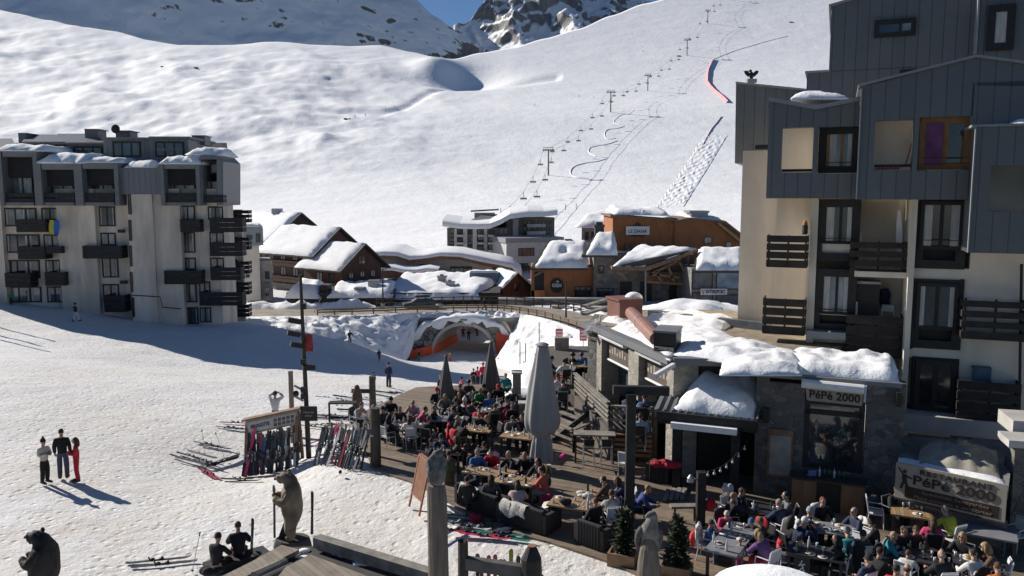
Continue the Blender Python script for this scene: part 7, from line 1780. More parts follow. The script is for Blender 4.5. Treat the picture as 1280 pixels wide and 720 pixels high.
# waste-bin like planter boxes and the low wood edge in front of the chairs
def fir(px, py, h, label, seed):
    random.seed(seed); p = atz(px, py, 0.02); o = thing('planter_shrub', label, 'shrub', p)
    mb = MB(); M2 = Matrix.Rotation(-R(22), 3, 'Z'); c = p+V(0,0,.2)
    for q,(w,d_) in ((V(0,-.28,0),(.75,.05)),(V(0,.28,0),(.75,.05)),(V(-.35,0,0),(.05,.51)),(V(.35,0,0),(.05,.51))): mb.box(c+M2@q, (w,d_,.4), M=M2)
    mb.box(c+V(0,0,.12), (.66,.5,.05), M=M2); mb.build('planter', M('planter_wood', (.26,.16,.085), .75, .3, 3, .3, 20), o)
    mb = MB(); mb.tube([p+V(0,0,.2), p+V(0,0,h*.95)], [.035,.01], 6); mb.build('trunk', DWOOD, o)
    mb = MB()
    for k in range(620):
        t = random.random()**.9; z = .36+(h-.36)*t; rr = (.34+.55*(1-t)**.7*(1-.35*(1-t)**4))*h*.33*random.uniform(.3,1.15)*(.75+.5*noise.noise(V(t*4, seed, k%5)))+.03; a = random.uniform(0, 6.283)
        b0 = p+V(math.cos(a)*rr*.25, math.sin(a)*rr*.25, z-.05); tip = p+V(math.cos(a)*rr, math.sin(a)*rr, z+random.uniform(-.1,.1))
        d = (tip-b0); s = d.cross(V(0,0,1)); s = (s.normalized() if s.length > 1e-4 else V(1,0,0))*random.uniform(.03,.055); u = V(0,0,random.uniform(.02,.05))
        for q in range(3):
            m0 = b0.lerp(tip, q/3); m1 = b0.lerp(tip, (q+1)/3+.08); mb.add([m0-s*.4, m0+s*.4, m1+s*(1-.25*q)+u*.3, m1-s*(1-.25*q)-u*.3], [(0,1,2,3)])
            mb.add([m0, m0+s*1.2-u, m1], [(0,1,2)]); mb.add([m0, m1, m0-s*1.2-u], [(0,1,2)])
    mb.build('foliage', M('fir_needles', (.05,.06,.03), .8, .5, 12, .2), o)
fir(779, 706, 1.55, 'small fir in a wooden planter beside the rattan armchair', 3); fir(846, 722, 1.65, 'small fir in a wooden planter left of the family table', 5)
# A boards
def aboard(px, py, z, h, w, label, col, rz, plain=False):
    p = atz(px, py, z) if z is not None else G(px, py); o = thing('a_board', label, 'notice board', p); Mz = Matrix.Rotation(rz, 3, 'Z')
    for s in (-1,1):
        tilt = Matrix.Rotation(s*R(13), 3, 'X'); f = lambda x,y,zz: p+Mz@(V(0,s*(.02+.23*h),0)+tilt@V(x,y,zz))
        def bx(nm,x0,x1,y0,y1,z0,z1,m):
            mb = MB(); mb.hexa([f(x0,y0,z0),f(x1,y0,z0),f(x1,y1,z0),f(x0,y1,z0),f(x0,y0,z1),f(x1,y0,z1),f(x1,y1,z1),f(x0,y1,z1)]); return mb.build(nm,m,o)
        fw = .07
        bx('frame',-w/2,-w/2+fw,-.025,.025,0,h,col); bx('frame',w/2-fw,w/2,-.025,.025,0,h,col); bx('frame',-w/2+fw,w/2-fw,-.024,.024,h-fw,h,col); bx('frame',-w/2+fw,w/2-fw,-.024,.024,.25*h,.25*h+fw,col)
        pn = bx('panel',-w/2+fw,w/2-fw,-.012,.012,.25*h+fw,h-fw,M('chalkboard',(.02,.022,.022),.7) if not plain else M('board_panel',(.20,.085,.045),.7,.2,3,.1))
        if not plain and s == -1 or (plain and s == 1):
            random.seed(int(px)); mb = MB()
            for k in range(9):
                zz = h-.2-k*(h*.6/9); ln = random.uniform(.3,.9)*(w-.25); x0 = -ln/2; xx = x0
                while xx < ln/2:
                    l = random.uniform(.03,.09); yy = -.02 if s == -1 else .02; y2 = -.013 if s == -1 else .013
                    mb.hexa([f(xx,min(yy,y2),zz),f(xx+l,min(yy,y2),zz),f(xx+l,max(yy,y2),zz),f(xx,max(yy,y2),zz),f(xx,min(yy,y2),zz+.022),f(xx+l,min(yy,y2),zz+.022),f(xx+l,max(yy,y2),zz+.022),f(xx,max(yy,y2),zz+.022)]); xx += l+.025
            mb.build('chalk_writing', M('chalk',(.45,.45,.43),.9,.1,5,0), pn)
aboard(521, 512, None, 1.15, .75, 'black chalk board on the snow behind the terrace', BLACKW, R(10))
aboard(533, 636, 0.0, 1.75, .95, 'large reddish brown A board standing on the snow at the terrace corner', M('a_board_wood', (.24,.10,.055), .7, .25, 3, .2), R(-62), True)
# black pergola posts and beam, string lights
def box_thing(nm, lab, cat, parts, grp=None):
    o = thing(nm, lab, cat, parts[0][1], grp)
    for pn, a, b, w, h, m in parts: mb = MB(); mb.beam(a, b, w, h); mb.build(pn, m, o)
    return o
p = atz(786, 668, DZ); top = V(p.x, p.y, 4.35); q = V(at(836,488,22.8).x, 22.8, 4.3)
box_thing('pergola', 'black timber pergola post with a horizontal beam in front of the pavilion', 'pergola', [('post', p, top, .26, .26, BLACKW), ('beam', top+V(-.5,.2,.0)+V(0,0,.06), q+V(0,0,.06), .2, .26, BLACKW)])
p2 = atz(875, 656, DZ); o = box_thing('post', 'black timber post carrying the string lights near the small firs', 'post', [('shaft', p2, V(p2.x,p2.y,1.78), .25, .25, BLACKW)])
mb = MB(); t_ = V(p2.x,p2.y,1.85); mb.tube([t_+V(-.1,-.05,-.3), t_+V(-.32,-.15,-.2)], .03); mb.lathe([(.03,.1),(.1,.0),(.11,-.12),(.0,-.12)], t_+V(-.36,-.17,-.2), 10); tag(mb.build('spot_lamp', STEEL), 'small metal spot lamp on the string light post', 'lamp')
a_, b_ = V(p2.x,p2.y,1.8), at(938,546,25.4); o = thing('string_lights', 'string of light bulbs hung between the black post and the porch', 'string lights', a_); pts = [a_.lerp(b_,i/16)+V(0,0,-.32*4*(i/16)*(1-i/16)) for i in range(17)]
mb = MB(); mb.tube(pts, .012, 5); mb.build('cable', FRAMED, o)
for i in range(2, 16, 2):
    mb = MB(); mb.tube([pts[i], pts[i]-V(0,0,.09)], .018, 6); mb.ball(pts[i]-V(0,0,.13), .045, 8, 6); mb.build('bulb', M('bulb_glass', (.5,.5,.48), .15, .05, 5, 0, spec=.9), o)
o = thing('bench', 'pale plank lying on trestles beside the string light post', 'bench', atz(852,640,DZ)); c = atz(856,632,.6); mb = MB(); mb.beam(c-V(.45,.05,0), c+V(.45,-.02,0), .28, .07); mb.build('plank', GWOOD, o)
for s in (-.3,.3): mb = MB(); mb.beam(c+V(s,0,-.05), V(c.x+s,c.y,DZ), .06); mb.build('leg', DWOOD, o)
o = thing('pallet', 'grey slatted boards on the deck behind the string light post', 'pallet', atz(842,620,DZ))
for k in range(4):
    c = atz(832+k*7,618-k*.5,DZ+.06); mb = MB(); mb.beam(c-V(.12,.5,0), c+V(.2,.5,0), .14, .05); mb.build('board', GWOOD, o)
# railings between upper terrace and the deck
def slat_rail(label, a, b, n=4, h=1.0, posts=3, mat=None, w=.09, t=.05, z=0):
    a, b = Vector(a), Vector(b); o = thing('railing', label, 'railing', a)
    for k in range(n):
        zz = h-.06-k*(h-.15)/n; mb = MB(); mb.beam(a+V(0,0,zz), b+V(0,0,zz), t if k else .16, w if k else .06); mb.build('slat', mat or GWOOD, o)
    for k in range(posts):
        p = a.lerp(b, k/(posts-1)); mb = MB(); mb.box(p+V(.06,.06,h/2-.05), (.09,.09,h)); mb.build('post', DWOOD, o)
slat_rail('weathered slatted railing along the raised terrace, running back from the steps', (2.75,34.4,UZ), (3.62,29.35,UZ), 5, 1.05, 4)
slat_rail('weathered slatted railing along the front of the raised terrace beside the tall bar table', (3.68,29.28,UZ), (5.2,29.0,UZ), 3, .95, 3)
slat_rail('dark shelf like slatted screen under the raised terrace behind the bar table', (3.7,29.1,DZ), (5.2,28.85,DZ), 5, 1.1, 4, BWOOD, .12, .1)
slat_rail('pale topped timber railing running back beside the tall grey umbrella', atz(656,541,DZ), atz(715,566,DZ), 2, .98, 3); slat_rail('pale topped timber railing along the steps behind the bar table', atz(716,566,DZ), (3.45,31.4,DZ), 2, .98, 3)
slat_rail('short slatted railing beside the stone post at the edge of the upper terrace', (1.15,36.7,UZ-.5), (1.25,41,UZ-.4), 4, 1.0, 3)
# steps
o = thing('steps', 'narrow slatted wooden steps leading down from the raised terrace', 'steps', (2.2,32,DZ))
for k in range(6):
    z = UZ-.2-k*.2; x = 2.75-k*.24; mb = MB(); mb.beam((x-.55,33.4-k*.1,z), (x+.3,32.1-k*.1,z), .26, .05); mb.build('tread', GWOOD, o)
for dy in (0,1.3): mb = MB(); mb.beam((2.9-dy*.0-.4+dy*.6,33.5-dy,UZ-.1), (1.3-.4+dy*.6,32.9-dy,DZ), .06, .22); mb.build('stringer', DWOOD, o)
p = at(646,520,36); w = thing('stone_post', 'square sunlit stone post with a slab top at the back of the terrace', 'post', (p.x,p.y,DZ)); mb = MB(); mb.box((p.x,p.y,1.0), (.38,.5,1.9)); mb.build('shaft', PSTONE, w); mb = MB(); mb.box((p.x,p.y,1.98), (.5,.6,.08)); mb.build('capping', CONC, w)
p = at(655,545,33.5); w = thing('stone_post', 'lower sunlit stone post behind the table by the big umbrella', 'post', (p.x,p.y,DZ)); mb = MB(); mb.box((p.x,p.y,.62), (.4,.4,1.1)); mb.build('shaft', PSTONE, w); mb = MB(); mb.box((p.x,p.y,1.2), (.5,.5,.07)); mb.build('capping', CONC, w)
p = at(702,448,45); mb = MB(); mb.box((p.x,p.y,1.65), (.8,.5,.7)); tag(mb.build('stone_block', PSTONE), 'low pale stone block at the back of the upper terrace', 'block')
# ================================================================ SKIS
def ski_mesh(twin=False):
    mb = MB(); pts = []; T_ = [0,.02,.06,.16,.3,.45,.6,.75,.86,.9,.93,.955,.972,.986,.995,1]; N = len(T_)-1
    for t in T_:
        y = -.85+1.7*t; z = .0; 
        if t > .86: z = .55*(t-.86)**2*10*.55
        if t < .06: z = .25*(.06-t)
        w = .047+.016*abs(t-.45)**1.2*1.6; 
        if t > .93: w *= max(.2, (1-((t-.93)/.07)**2)**.5 if t < 1 else .2)
        if t < .02: w *= .8
        pts.append((w, y, z))
    v = []
    for w, y, z in pts: v += [(-w,y,z),(w,y,z),(w,y,z+.016),(-w,y,z+.016)]
    fs = [(i*4+j,(i+1)*4+j,(i+1)*4+(j+1)%4,i*4+(j+1)%4) for i in range(N) for j in range(4)]+[(0,1,2,3),(N*4+3,N*4+2,N*4+1,N*4)]
    mb.add(v, fs); return mb
SKM = mk('ski', ski_mesh()); 
for p_ in SKM.polygons: p_.use_smooth = False
SKM.materials.append(Mcol('ski_top', .35, .05, 30, .35))
bmx = MB(); bmx.box((0,.06,.04), (.075,.11,.05)); bmx.box((0,.08,.075), (.06,.05,.04)); bmx.box((0,-.18,.045), (.075,.12,.055)); bmx.tube([(0,-.24,.05),(0,-.27,.12)], .02); bmx.box((0,-.05,.022), (.05,.3,.015))
BNM = mk('binding', bmx); BNM.materials.append(Mcol('binding_plastic', .5, .1, 30, .2))
SKC = {'black':(.015,.015,.017),'dark grey':(.06,.06,.065),'red':(.38,.015,.03),'white':(.55,.55,.54),'silver':(.28,.28,.29),'blue':(.03,.09,.2),'teal':(.03,.2,.17),'yellow green':(.4,.42,.04),'pink':(.55,.04,.14)}
def ski(loc, M3, col, label, group, sc=1.0):
    r = bpy.data.objects.new('ski', SKM); lk(r); r.matrix_world = Matrix.Translation(loc) @ M3.to_4x4() @ Matrix.Scale(sc, 4); r.color = (*SKC[col], 1); tag(r, label, 'ski', group)
    b = bpy.data.objects.new('binding', BNM); lk(b); b.parent = r; b.color = (.03,.03,.032,1) if col != 'black' else (.3,.3,.3,1); return r
def frame(yv, zv): y = Vector(yv).normalized(); x = y.cross(Vector(zv)).normalized(); z = x.cross(y); return Matrix((x,y,z)).transposed()
def lean(base, top, fwd, col, label, group, sc=1.0, roll=0):
    base, top = Vector(base), Vector(top); d = (top-base).normalized(); M3 = frame(d, fwd) @ Matrix.Rotation(roll, 3, 'Y'); ski(base+d*.86*sc, M3, col, label, group, sc)
def pole(a, b, label, group, col=None):
    a, b = Vector(a), Vector(b); o = thing('ski_pole', label, 'ski pole', a, group); d = (b-a).normalized(); mb = MB(); mb.tube([a, b], .0085, 6); mb.build('shaft', col or STEEL, o)
    mb = MB(); mb.tube([b-d*.12, b], .019, 6); mb.build('grip', FRAMED, o); x = d.cross(V(.3,.7,.2)).normalized(); mb = MB(); mb.tube([a+d*.06, a+d*.075], [.045,.045], 8); mb.build('basket', FRAMED, o)
def gp(x, y): return V(x, y, gz(x, y)-.02)
# signed rack
def rack1():
    A = G(312, 591); B = G(374, 578); e = (B-A); e.z = 0; L = e.length; e.normalize(); n = Vector((e.y,-e.x,0)); zg = min(A.z, B.z)
    o = thing('ski_rack', 'wooden ski rack with a lettered pale head board', 'ski rack', A); W_ = M('rack_wood', (.20,.125,.085), .8, .3, 3, .3, 20)
    H = 2.25; za, zb = A.z, B.z
    for P, nm in ((A,'left'),(B,'right')):
        for s in (-1,1): mb = MB(); mb.beam(P+n*(s*.55), P+V(0,0,H-.1)+n*(s*.05), .12, .12); mb.build('leg', W_, o)
    for h, s in ((1.25,.2),(1.25,-.2),(.45,.4),(.45,-.4)): mb = MB(); mb.beam(A+V(0,0,h)+n*s, B+V(0,0,h)+n*s, .06, .1 if h > 1 else .3); mb.build('rail', W_, o)
    mb = MB(); q = lambda t,zz,off: A.lerp(B,t)+V(0,0,zz)+n*off
    def bx(t0,t1,z0,z1,o0,o1): return MB().hexa([q(t0,z0,o1),q(t1,z0,o1),q(t1,z0,o0),q(t0,z0,o0),q(t0,z1,o1),q(t1,z1,o1),q(t1,z1,o0),q(t0,z1,o0)])
    hb = bx(-.02,1.02,H-.62,H-.02,.07,.15).build('head_board', M('rack_board', (.27,.23,.19), .8, .2, 3, .15), o); bx(-.08,1.08,H-.02,H+.05,-.12,.28).build('roof', W_, o)
    bx(.02,.98,H-.53,H-.12,.15,.165).build('face', M('rack_board_face', (.40,.38,.35), .7, .1, 3, 0), hb)
    ee = (B-A).normalized(); up = Vector((0,0,1)); up = (up-ee*up.dot(ee)).normalized(); c = q(.27,H-.33,.18)
    text_on('MILDGOTTS', c, ee, .2, M('rack_lettering', (.06,.09,.13), .7, 0, 1, 0), hb, width=L*.38, bold=.006)
    for k in range(5):
        for j in range(2):
            t = .54+k*.085; f = bx(t, t+.065, H-.5+j*.18, H-.36+j*.18, .165, .172); f.build('picture', M('rack_picture', (.08,.08,.085), .6, .4, 3, 0), hb)
    random.seed(5)
    seq = ['red','black','black','red','dark grey','black','black','silver','black','dark grey','blue','black','white','black','dark grey','red','black','blue','black','black','dark grey','silver','black','black','white','dark grey','black','black']
    seq = seq+[c for c in seq[::-1] if c != 'red']
    for k, c in enumerate(seq):
        t = ((k*1.17) % len(seq)+.4)/len(seq); s = 1 if k % 4 else -1; j = random.uniform(-.16,.16)
        P = A.lerp(B, t); b = P+n*(s*(.55+random.uniform(-.1,.14)))+e*j*2; b.z = gz(b.x,b.y); tp = P+V(0,0,1.33)+n*(s*.22)+e*j
        lean(b, tp, n*s, c, c+' ski leaning on the wooden rack with the lettered head board', 'skis on the lettered rack', random.uniform(.88,1.02), random.choice([0,math.pi,0]))
    b = A+n*.7+e*.05; b.z = gz(b.x,b.y); lean(b, A+V(0,0,1.6)+n*.25+e*.3, n, 'pink', 'wide bright pink snowboard like ski at the left end of the lettered rack', None, 1.15)
    for k in range(9):
        t = random.uniform(.02,.98); P = A.lerp(B,t); s = random.choice([-1,1,1]); a = P+n*(s*random.uniform(.4,.7)); a.z = gz(a.x,a.y); pole(a, P+V(0,0,1.3)+n*s*.2+e*random.uniform(-.2,.2), 'thin ski pole leaning on the rack with the lettered head board', 'poles on the lettered rack')
    for t, hh in ((.1,2.5),(.3,2.55),(.52,2.6)):
        P = A.lerp(B,t)-n*.7; P.z = gz(P.x,P.y); pole(P, P+V(.1,.1,hh-.3), 'ski pole sticking up behind the lettered head board', 'poles behind the head board')
rack1()
def rack2():
    A = G(408, 573); B = V(*atz(468, 584, DZ)); B.z = gz(B.x,B.y); e = (B-A); e.z = 0; L = e.length; e.normalize(); n = Vector((e.y,-e.x,0))
    if n.y > 0: n = -n
    o = thing('ski_rack', 'long low ski rack crowded with skis at the left end of the terrace', 'ski rack', A); H = 1.25
    mb = MB(); mb.beam(A+V(0,0,H), B+V(0,0,H), .14, .07); mb.build('rail', M('pale_rail', (.36,.34,.31), .7), o); mb = MB(); mb.beam(A+V(0,0,.5), B+V(0,0,.5), .06, .14); mb.build('lower_rail', DWOOD, o)
    for t in (.02,.35,.68): P = A.lerp(B,t); mb = MB(); mb.beam(P-V(0,0,.3), P+V(0,0,H), .12); mb.build('post', DWOOD, o)
    random.seed(9); seq = ['black','black','silver','black','dark grey','black','white','black','black','red','pink','silver','black','white','black','dark grey','red','black','black','silver','black','dark grey','white','black','black','blue','black','dark grey','black','silver','black','dark grey']
    for k, c in enumerate(seq):
        t = (k+.3)/len(seq)*.98; P = A.lerp(B,t); j = random.uniform(-.16,.1); b = P+n*random.uniform(.35,.6)+e*(j*2-.15); b.z = gz(b.x,b.y)-.01; tp = P+V(0,0,H+.05)+n*.09+e*j
        lean(b, tp, n, c, c+' ski leaning on the long low rack at the terrace end', 'skis on the long low rack', random.uniform(.85,1.0), random.choice([0,math.pi]))
    for k in range(10):
        t = random.uniform(.03,.97); P = A.lerp(B,t); a = P+n*random.uniform(.4,.7); a.z = gz(a.x,a.y); pole(a, P+V(0,0,1.25)+n*.1+e*random.uniform(-.2,.2), 'thin ski pole leaning on the long low rack', 'poles on the long low rack')
    for (px, py, z1, lab) in ((470,582,2.3,'thick dark timber post at the corner of the terrace beside the long low rack'),(466,512,1.9,'dark timber post at the far left end of the terrace')):
        p = atz(px, py, DZ) if py > 550 else G(px,py); mb = MB(); mb.tube([p-V(0,0,.4), V(p.x,p.y,z1 if py > 550 else p.z+1.9)], [.2,.18], 10); tag(mb.build('timber_post', DWOOD), lab, 'post')
    a, b = G(440,512), G(464,512); mb = MB(); mb.beam(a+V(0,0,1.05), b+V(0,0,1.05), .12, .22); tag(mb.build('timber_beam', BLACKW), 'black timber beam ending at the far left terrace post', 'beam')
    p = G(447,518); mb = MB(); mb.ball(p+V(0,0,.75), (.28,.2,.78), 10, 8); mb.ball(p+V(0,0,1.4), (.15,.13,.2), 8, 6); tag(mb.build('hanging_coat', M('brown_coat', (.09,.065,.05), .9)), 'brown coat hung up on the far left terrace beam', 'coat')
    a, b = G(412,528), G(446,528); mb = MB(); mb.beam(a+V(0,0,1.0), b+V(0,0,1.0), .5, .06); mb.beam(a+V(0,0,.0), a+V(0,0,1.0), .08); mb.beam(b+V(0,0,0), b+V(0,0,1.0), .08); mb2 = mb; tag(mb2.build('shelf_table', BLACKW), 'narrow dark shelf table at the far end of the long low rack', 'table')
rack2()
def lying(px, py, ang, col, label, group, sc=1.0, side=0, z=None):
    p = G(px, py) if z is None else atz(px, py, z); a = R(ang); d = Vector((math.cos(a), math.sin(a), 0)); q = p+d*.4; 
    if z is None: d.z = (gz(q.x,q.y)-gz(p.x,p.y))/.4
    up = V(0,0,1) if not side else V(-d.y*side, d.x*side, .25)
    ski(p+V(0,0,.02+(.06 if side else 0)), frame(d, up), col, label, group, sc)
random.seed(3)
for px, py, a, c in ((232,574,-20,'black'),(238,578,-18,'silver'),(246,579,-25,'dark grey'),(256,577,-30,'black'),(262,581,-28,'silver'),(252,570,-22,'white'),(240,571,-20,'black'),(283,576,60,'dark grey'),(280,579,55,'black')):
    lying(px, py, a, c, c+' ski lying in the heap on the snow left of the lettered rack', 'skis heaped left of the rack', .95, random.choice([0,0,1]))
for px, py, a, c, lab in ((258,592,-48,'red','red ski lying apart below the heap left of the rack'),(266,594,-50,'pink','pink ski lying beside the red one below the heap'),(298,599,-16,'black','black ski lying just left of the foot of the lettered rack'),(304,602,-14,'dark grey','dark grey ski lying next to the black one at the foot of the lettered rack'),(262,556,-14,'silver','silver ski lying alone behind the heap'),(270,559,-12,'dark grey','dark grey ski lying next to the silver one behind the heap'),(296,529,-3,'red','red ski lying behind the lettered rack'),(290,535,-8,'silver','silver ski lying behind the lettered rack'),(300,537,-8,'dark grey','dark grey ski lying behind the lettered rack'),(410,557,-25,'silver','silver ski lying between the two racks'),(402,550,50,'red','dark red ski leaning low between the two racks')):
    lying(px, py, a, c, lab, None, .95)
for k in range(26):
    px, py = random.uniform(405,470), random.uniform(497,528); c = random.choice(['black','dark grey','silver','black','white']); lying(px, py, random.uniform(-20,15), c, c+' ski lying on the snow behind the long low rack', 'skis lying behind the long low rack', .9, random.choice([0,0,1]))
for k in range(20):
    px, py = random.uniform(474,552), random.uniform(486,510); c = random.choice(['black','dark grey','silver','white','black']); lying(px, py, random.uniform(-25,10), c, c+' ski lying on the snow around the black chalk board', 'skis lying around the chalk board', .9, random.choice([0,0,1]))
for k in range(7):
    px, py = random.uniform(392,432), random.uniform(520,542); c = random.choice(['black','dark grey','silver']); lying(px, py, random.uniform(-25,10), c, c+' ski lying on the snow right of the tall lamp mast', 'skis lying by the mast', .9)
for px, py, a, c in ((588,651,-12,'black'),(600,655,-18,'blue'),(612,660,-15,'dark grey'),(596,660,-22,'black'),(583,659,-20,'white'),(590,667,-16,'red'),(606,671,-18,'pink'),(625,668,-14,'teal'),(632,673,-20,'teal'),(640,659,-15,'yellow green'),(632,655,-12,'silver'),(622,651,-18,'white'),(578,645,-10,'black'),(572,654,20,'black'),(570,663,22,'dark grey')):
    lying(px, py, a, c, c+' ski lying on the snow in front of the rattan sofas', 'skis in front of the rattan sofas', .95, 0, .08)
for px, py, lab in ((199,701,'black and white ski lying alone at the lower left, upper of the two'),(206,706,'black and white ski lying alone at the lower left, lower of the two')): lying(px, py, 14, 'dark grey', lab, None, 1.05)
for (a, b, lab) in (((257,570),(252,536),'ski pole standing upright in the ski heap'),((281,574),(268,558),'ski pole leaning over the ski heap'),((240,716),(248,688),'ski pole stuck in the snow beside the seated pair')):
    A = G(*a); pole(A, A+V((b[0]-a[0])*.03, .1, 1.15), lab, None)
a = atz(640,650,.05); pole(a, atz(647,622,.75), 'red ski pole held over the sofa back', None, M('red_pole', (.5,.02,.04), .5))
lump(596,648,.2,(.25,.2,.2),FABm('maroon',(.2,.01,.03)),'ski_boots','dark red ski boots standing by the rattan sofa','boots',14); lump(625,664,.1,(.4,.25,.1),FABm('navy',(.015,.02,.05)),'jacket','navy jacket dropped on the skis in front of the sofas','jacket',15)
lump(426,590,.12,(.12,.12,.1),FABm('black',(.015,.015,.016)),'helmet','black helmet on the snow at the foot of the long low rack','helmet',16,2)
# ================================================================ TALL MAST AND LAMPS
def mast():
    p = G(386, 572); d = p.y; H = at(378,343,d).z-p.z; o = thing('lamp_mast', 'tall dark mast with floodlights beside the lettered ski rack', 'mast', p)
    mb = MB(); mb.tube([p, p+V(-.12,0,H)], [.11,.06], 10); mb.build('mast', DWOOD, o)
    for (px, py, s) in ((368,401,-1),(367,417,-1),(371,431,-1),(386,461,1)):
        q = at(px, py, d-.1); mb = MB(); mb.beam(q+V(-.22,-.1,.06), q+V(.22,.1,-.06*s*-1), .22, .2); mb.tube([q, at(379,py+2,d)], .03); mb.build('floodlight', FRAMED, o)
    for py in (383,452,487,495): q = at(379.5,py,d-.1); mb = MB(); mb.box(q, (.2,.2,.22)); mb.build('fitting', FRAMED, o)
    q = at(386,432,d-.05); mb = MB(); v = []
    for j in range(6):
        for i in range(3): v.append(at(380+5.5*i, 418+j*4.3, d)+V(0,.06*math.sin(j+i*2),0))
    mb.add(v, [(j*3+i,j*3+i+1,j*3+i+4,j*3+i+3) for j in range(5) for i in range(2)]); tag(mb.build('banner', M('red_banner', (.33,.04,.035), .8)), 'small red banner hanging on the tall mast', 'banner')
    q = at(386,517,d-.3); mb = MB(); mb.box(q, (.68,.05,.6)); b = mb.build('notice_board', FRAMED); tag(b, 'small black notice board fixed low on the tall mast', 'sign')
    text_on('Merci de', q+V(0,-.03,.06), (1,0,0), .1, M('chalk',(.45,.45,.43)), b, width=.4); text_on('skier', q+V(0,-.03,-.08), (1,0,0), .1, M('chalk',(.45,.45,.43)), b, width=.3)
    p = G(366, 552); mb = MB(); mb.box(p+V(0,0,1.6), (.17,.17,3.3)); o2 = thing('rung_post', 'square timber post with two rungs beside the tall mast', 'post', p); mb.build('post', M('pale_timber',(.24,.19,.15),.8,.3,3), o2)
    for (y0,y1) in ((482,488),(495,501)): mb = MB(); mb.beam(at(368,y0,p.y), at(379,y1,p.y+.2), .1, .1); mb.build('rung', M('pale_rail', (.36,.34,.31), .7), o2)
    for py in (492,): mb = MB(); mb.ball(at(370,py,p.y-.15), .14, 8, 6); mb.build('knob', FRAMED, o2)
    a, b_ = at(383,415,d), at(402,365,70)
mast()
def lamp(px, ybase, ytop, d, label, head=True):
    b = at(px, ybase, d); t = at(px, ytop, d); o = thing('street_lamp', label, 'street lamp', b, 'street lamps along the road'); mb = MB(); mb.tube([b, t], [.13,.08], 8); mb.build('pole', FRAMED, o)
    mb = MB(); mb.beam(t+V(-.1,0,.03), t+V(.55,-.1,.1), .25, .12); mb.build('lamp_head', FRAMED, o); mb = MB(); mb.box(b+V(0,0,.35), (.5,.5,.7)); mb.build('base', CONC, o)
lamp(478.5, 386, 337, 112, 'thin dark street lamp on the near edge of the road left of the car'); lamp(707.5, 405, 352, 102, 'thin dark street lamp on the road edge in front of the orange hotel')
p0 = at(402,372,111.5); mb = MB(); mb.tube([p0, p0+V(-2.2,-1.0,-4.4)], .06, 5); mb.tube([p0, p0+V(0,0,-1)], .06); tag(mb.build('stay_pole', FRAMED), 'thin slanting dark stay beside the road left of the street lamp', 'stay')
# signs and poles right of the tunnel
for px, lab in ((699,'red safety sign on a post, left of the pair on the snow bank'),(729,'red safety sign on a post, right of the pair near the stone pavilion')):
    b = at(px, 440, 88); o = thing('safety_sign', lab, 'sign', b, 'red safety signs'); mb = MB(); mb.tube([b-V(0,0,1), at(px,412,88)], .05); mb.build('post', STEEL, o)
    pl = PL(px, 87.9, 0); mb = MB(); pl.box(mb, px-4.5, 411, px+4.5, 426, .05, 0); sgb = mb.build('board', M('red_board', (.45,.12,.13), .7, .2, 2, 0), o)
    mb = MB(); 
    for yy in (414,418,422): pl.box(mb, px-3.3, yy, px+3.3, yy+1.2, .07, .055)
    mb.build('lettering_lines', WHITEM, sgb)
for px, y0, y1, d, lab in ((650,462,427,60,'thin grey slalom pole left of the small net'),(657,456,429,62,'thin grey slalom pole at the small net'),(674,455,403,75,'tall thin pole behind the big grey umbrella'),(698,449,432,70,'short wooden stake by the upper terrace')):
    b = at(px,y0,d); mb = MB(); mb.tube([b-V(0,0,.5), at(px,y1,d)], .05, 6); tag(mb.build('pole', STEEL if px != 698 else DWOOD), lab, 'pole')
mb = MB(); v = []
for i in range(7):
    for j in range(2): v.append(at(654+i*3.2, 461-i*.6-j*10+3*math.sin(i*.8), 58))
mb.add(v, [(i*2,i*2+2,i*2+3,i*2+1) for i in range(6)]); tag(mb.build('net_fence', M('grey_net', (.3,.3,.31), .8)), 'small sagging grey net between thin poles beside the upper terrace', 'net')
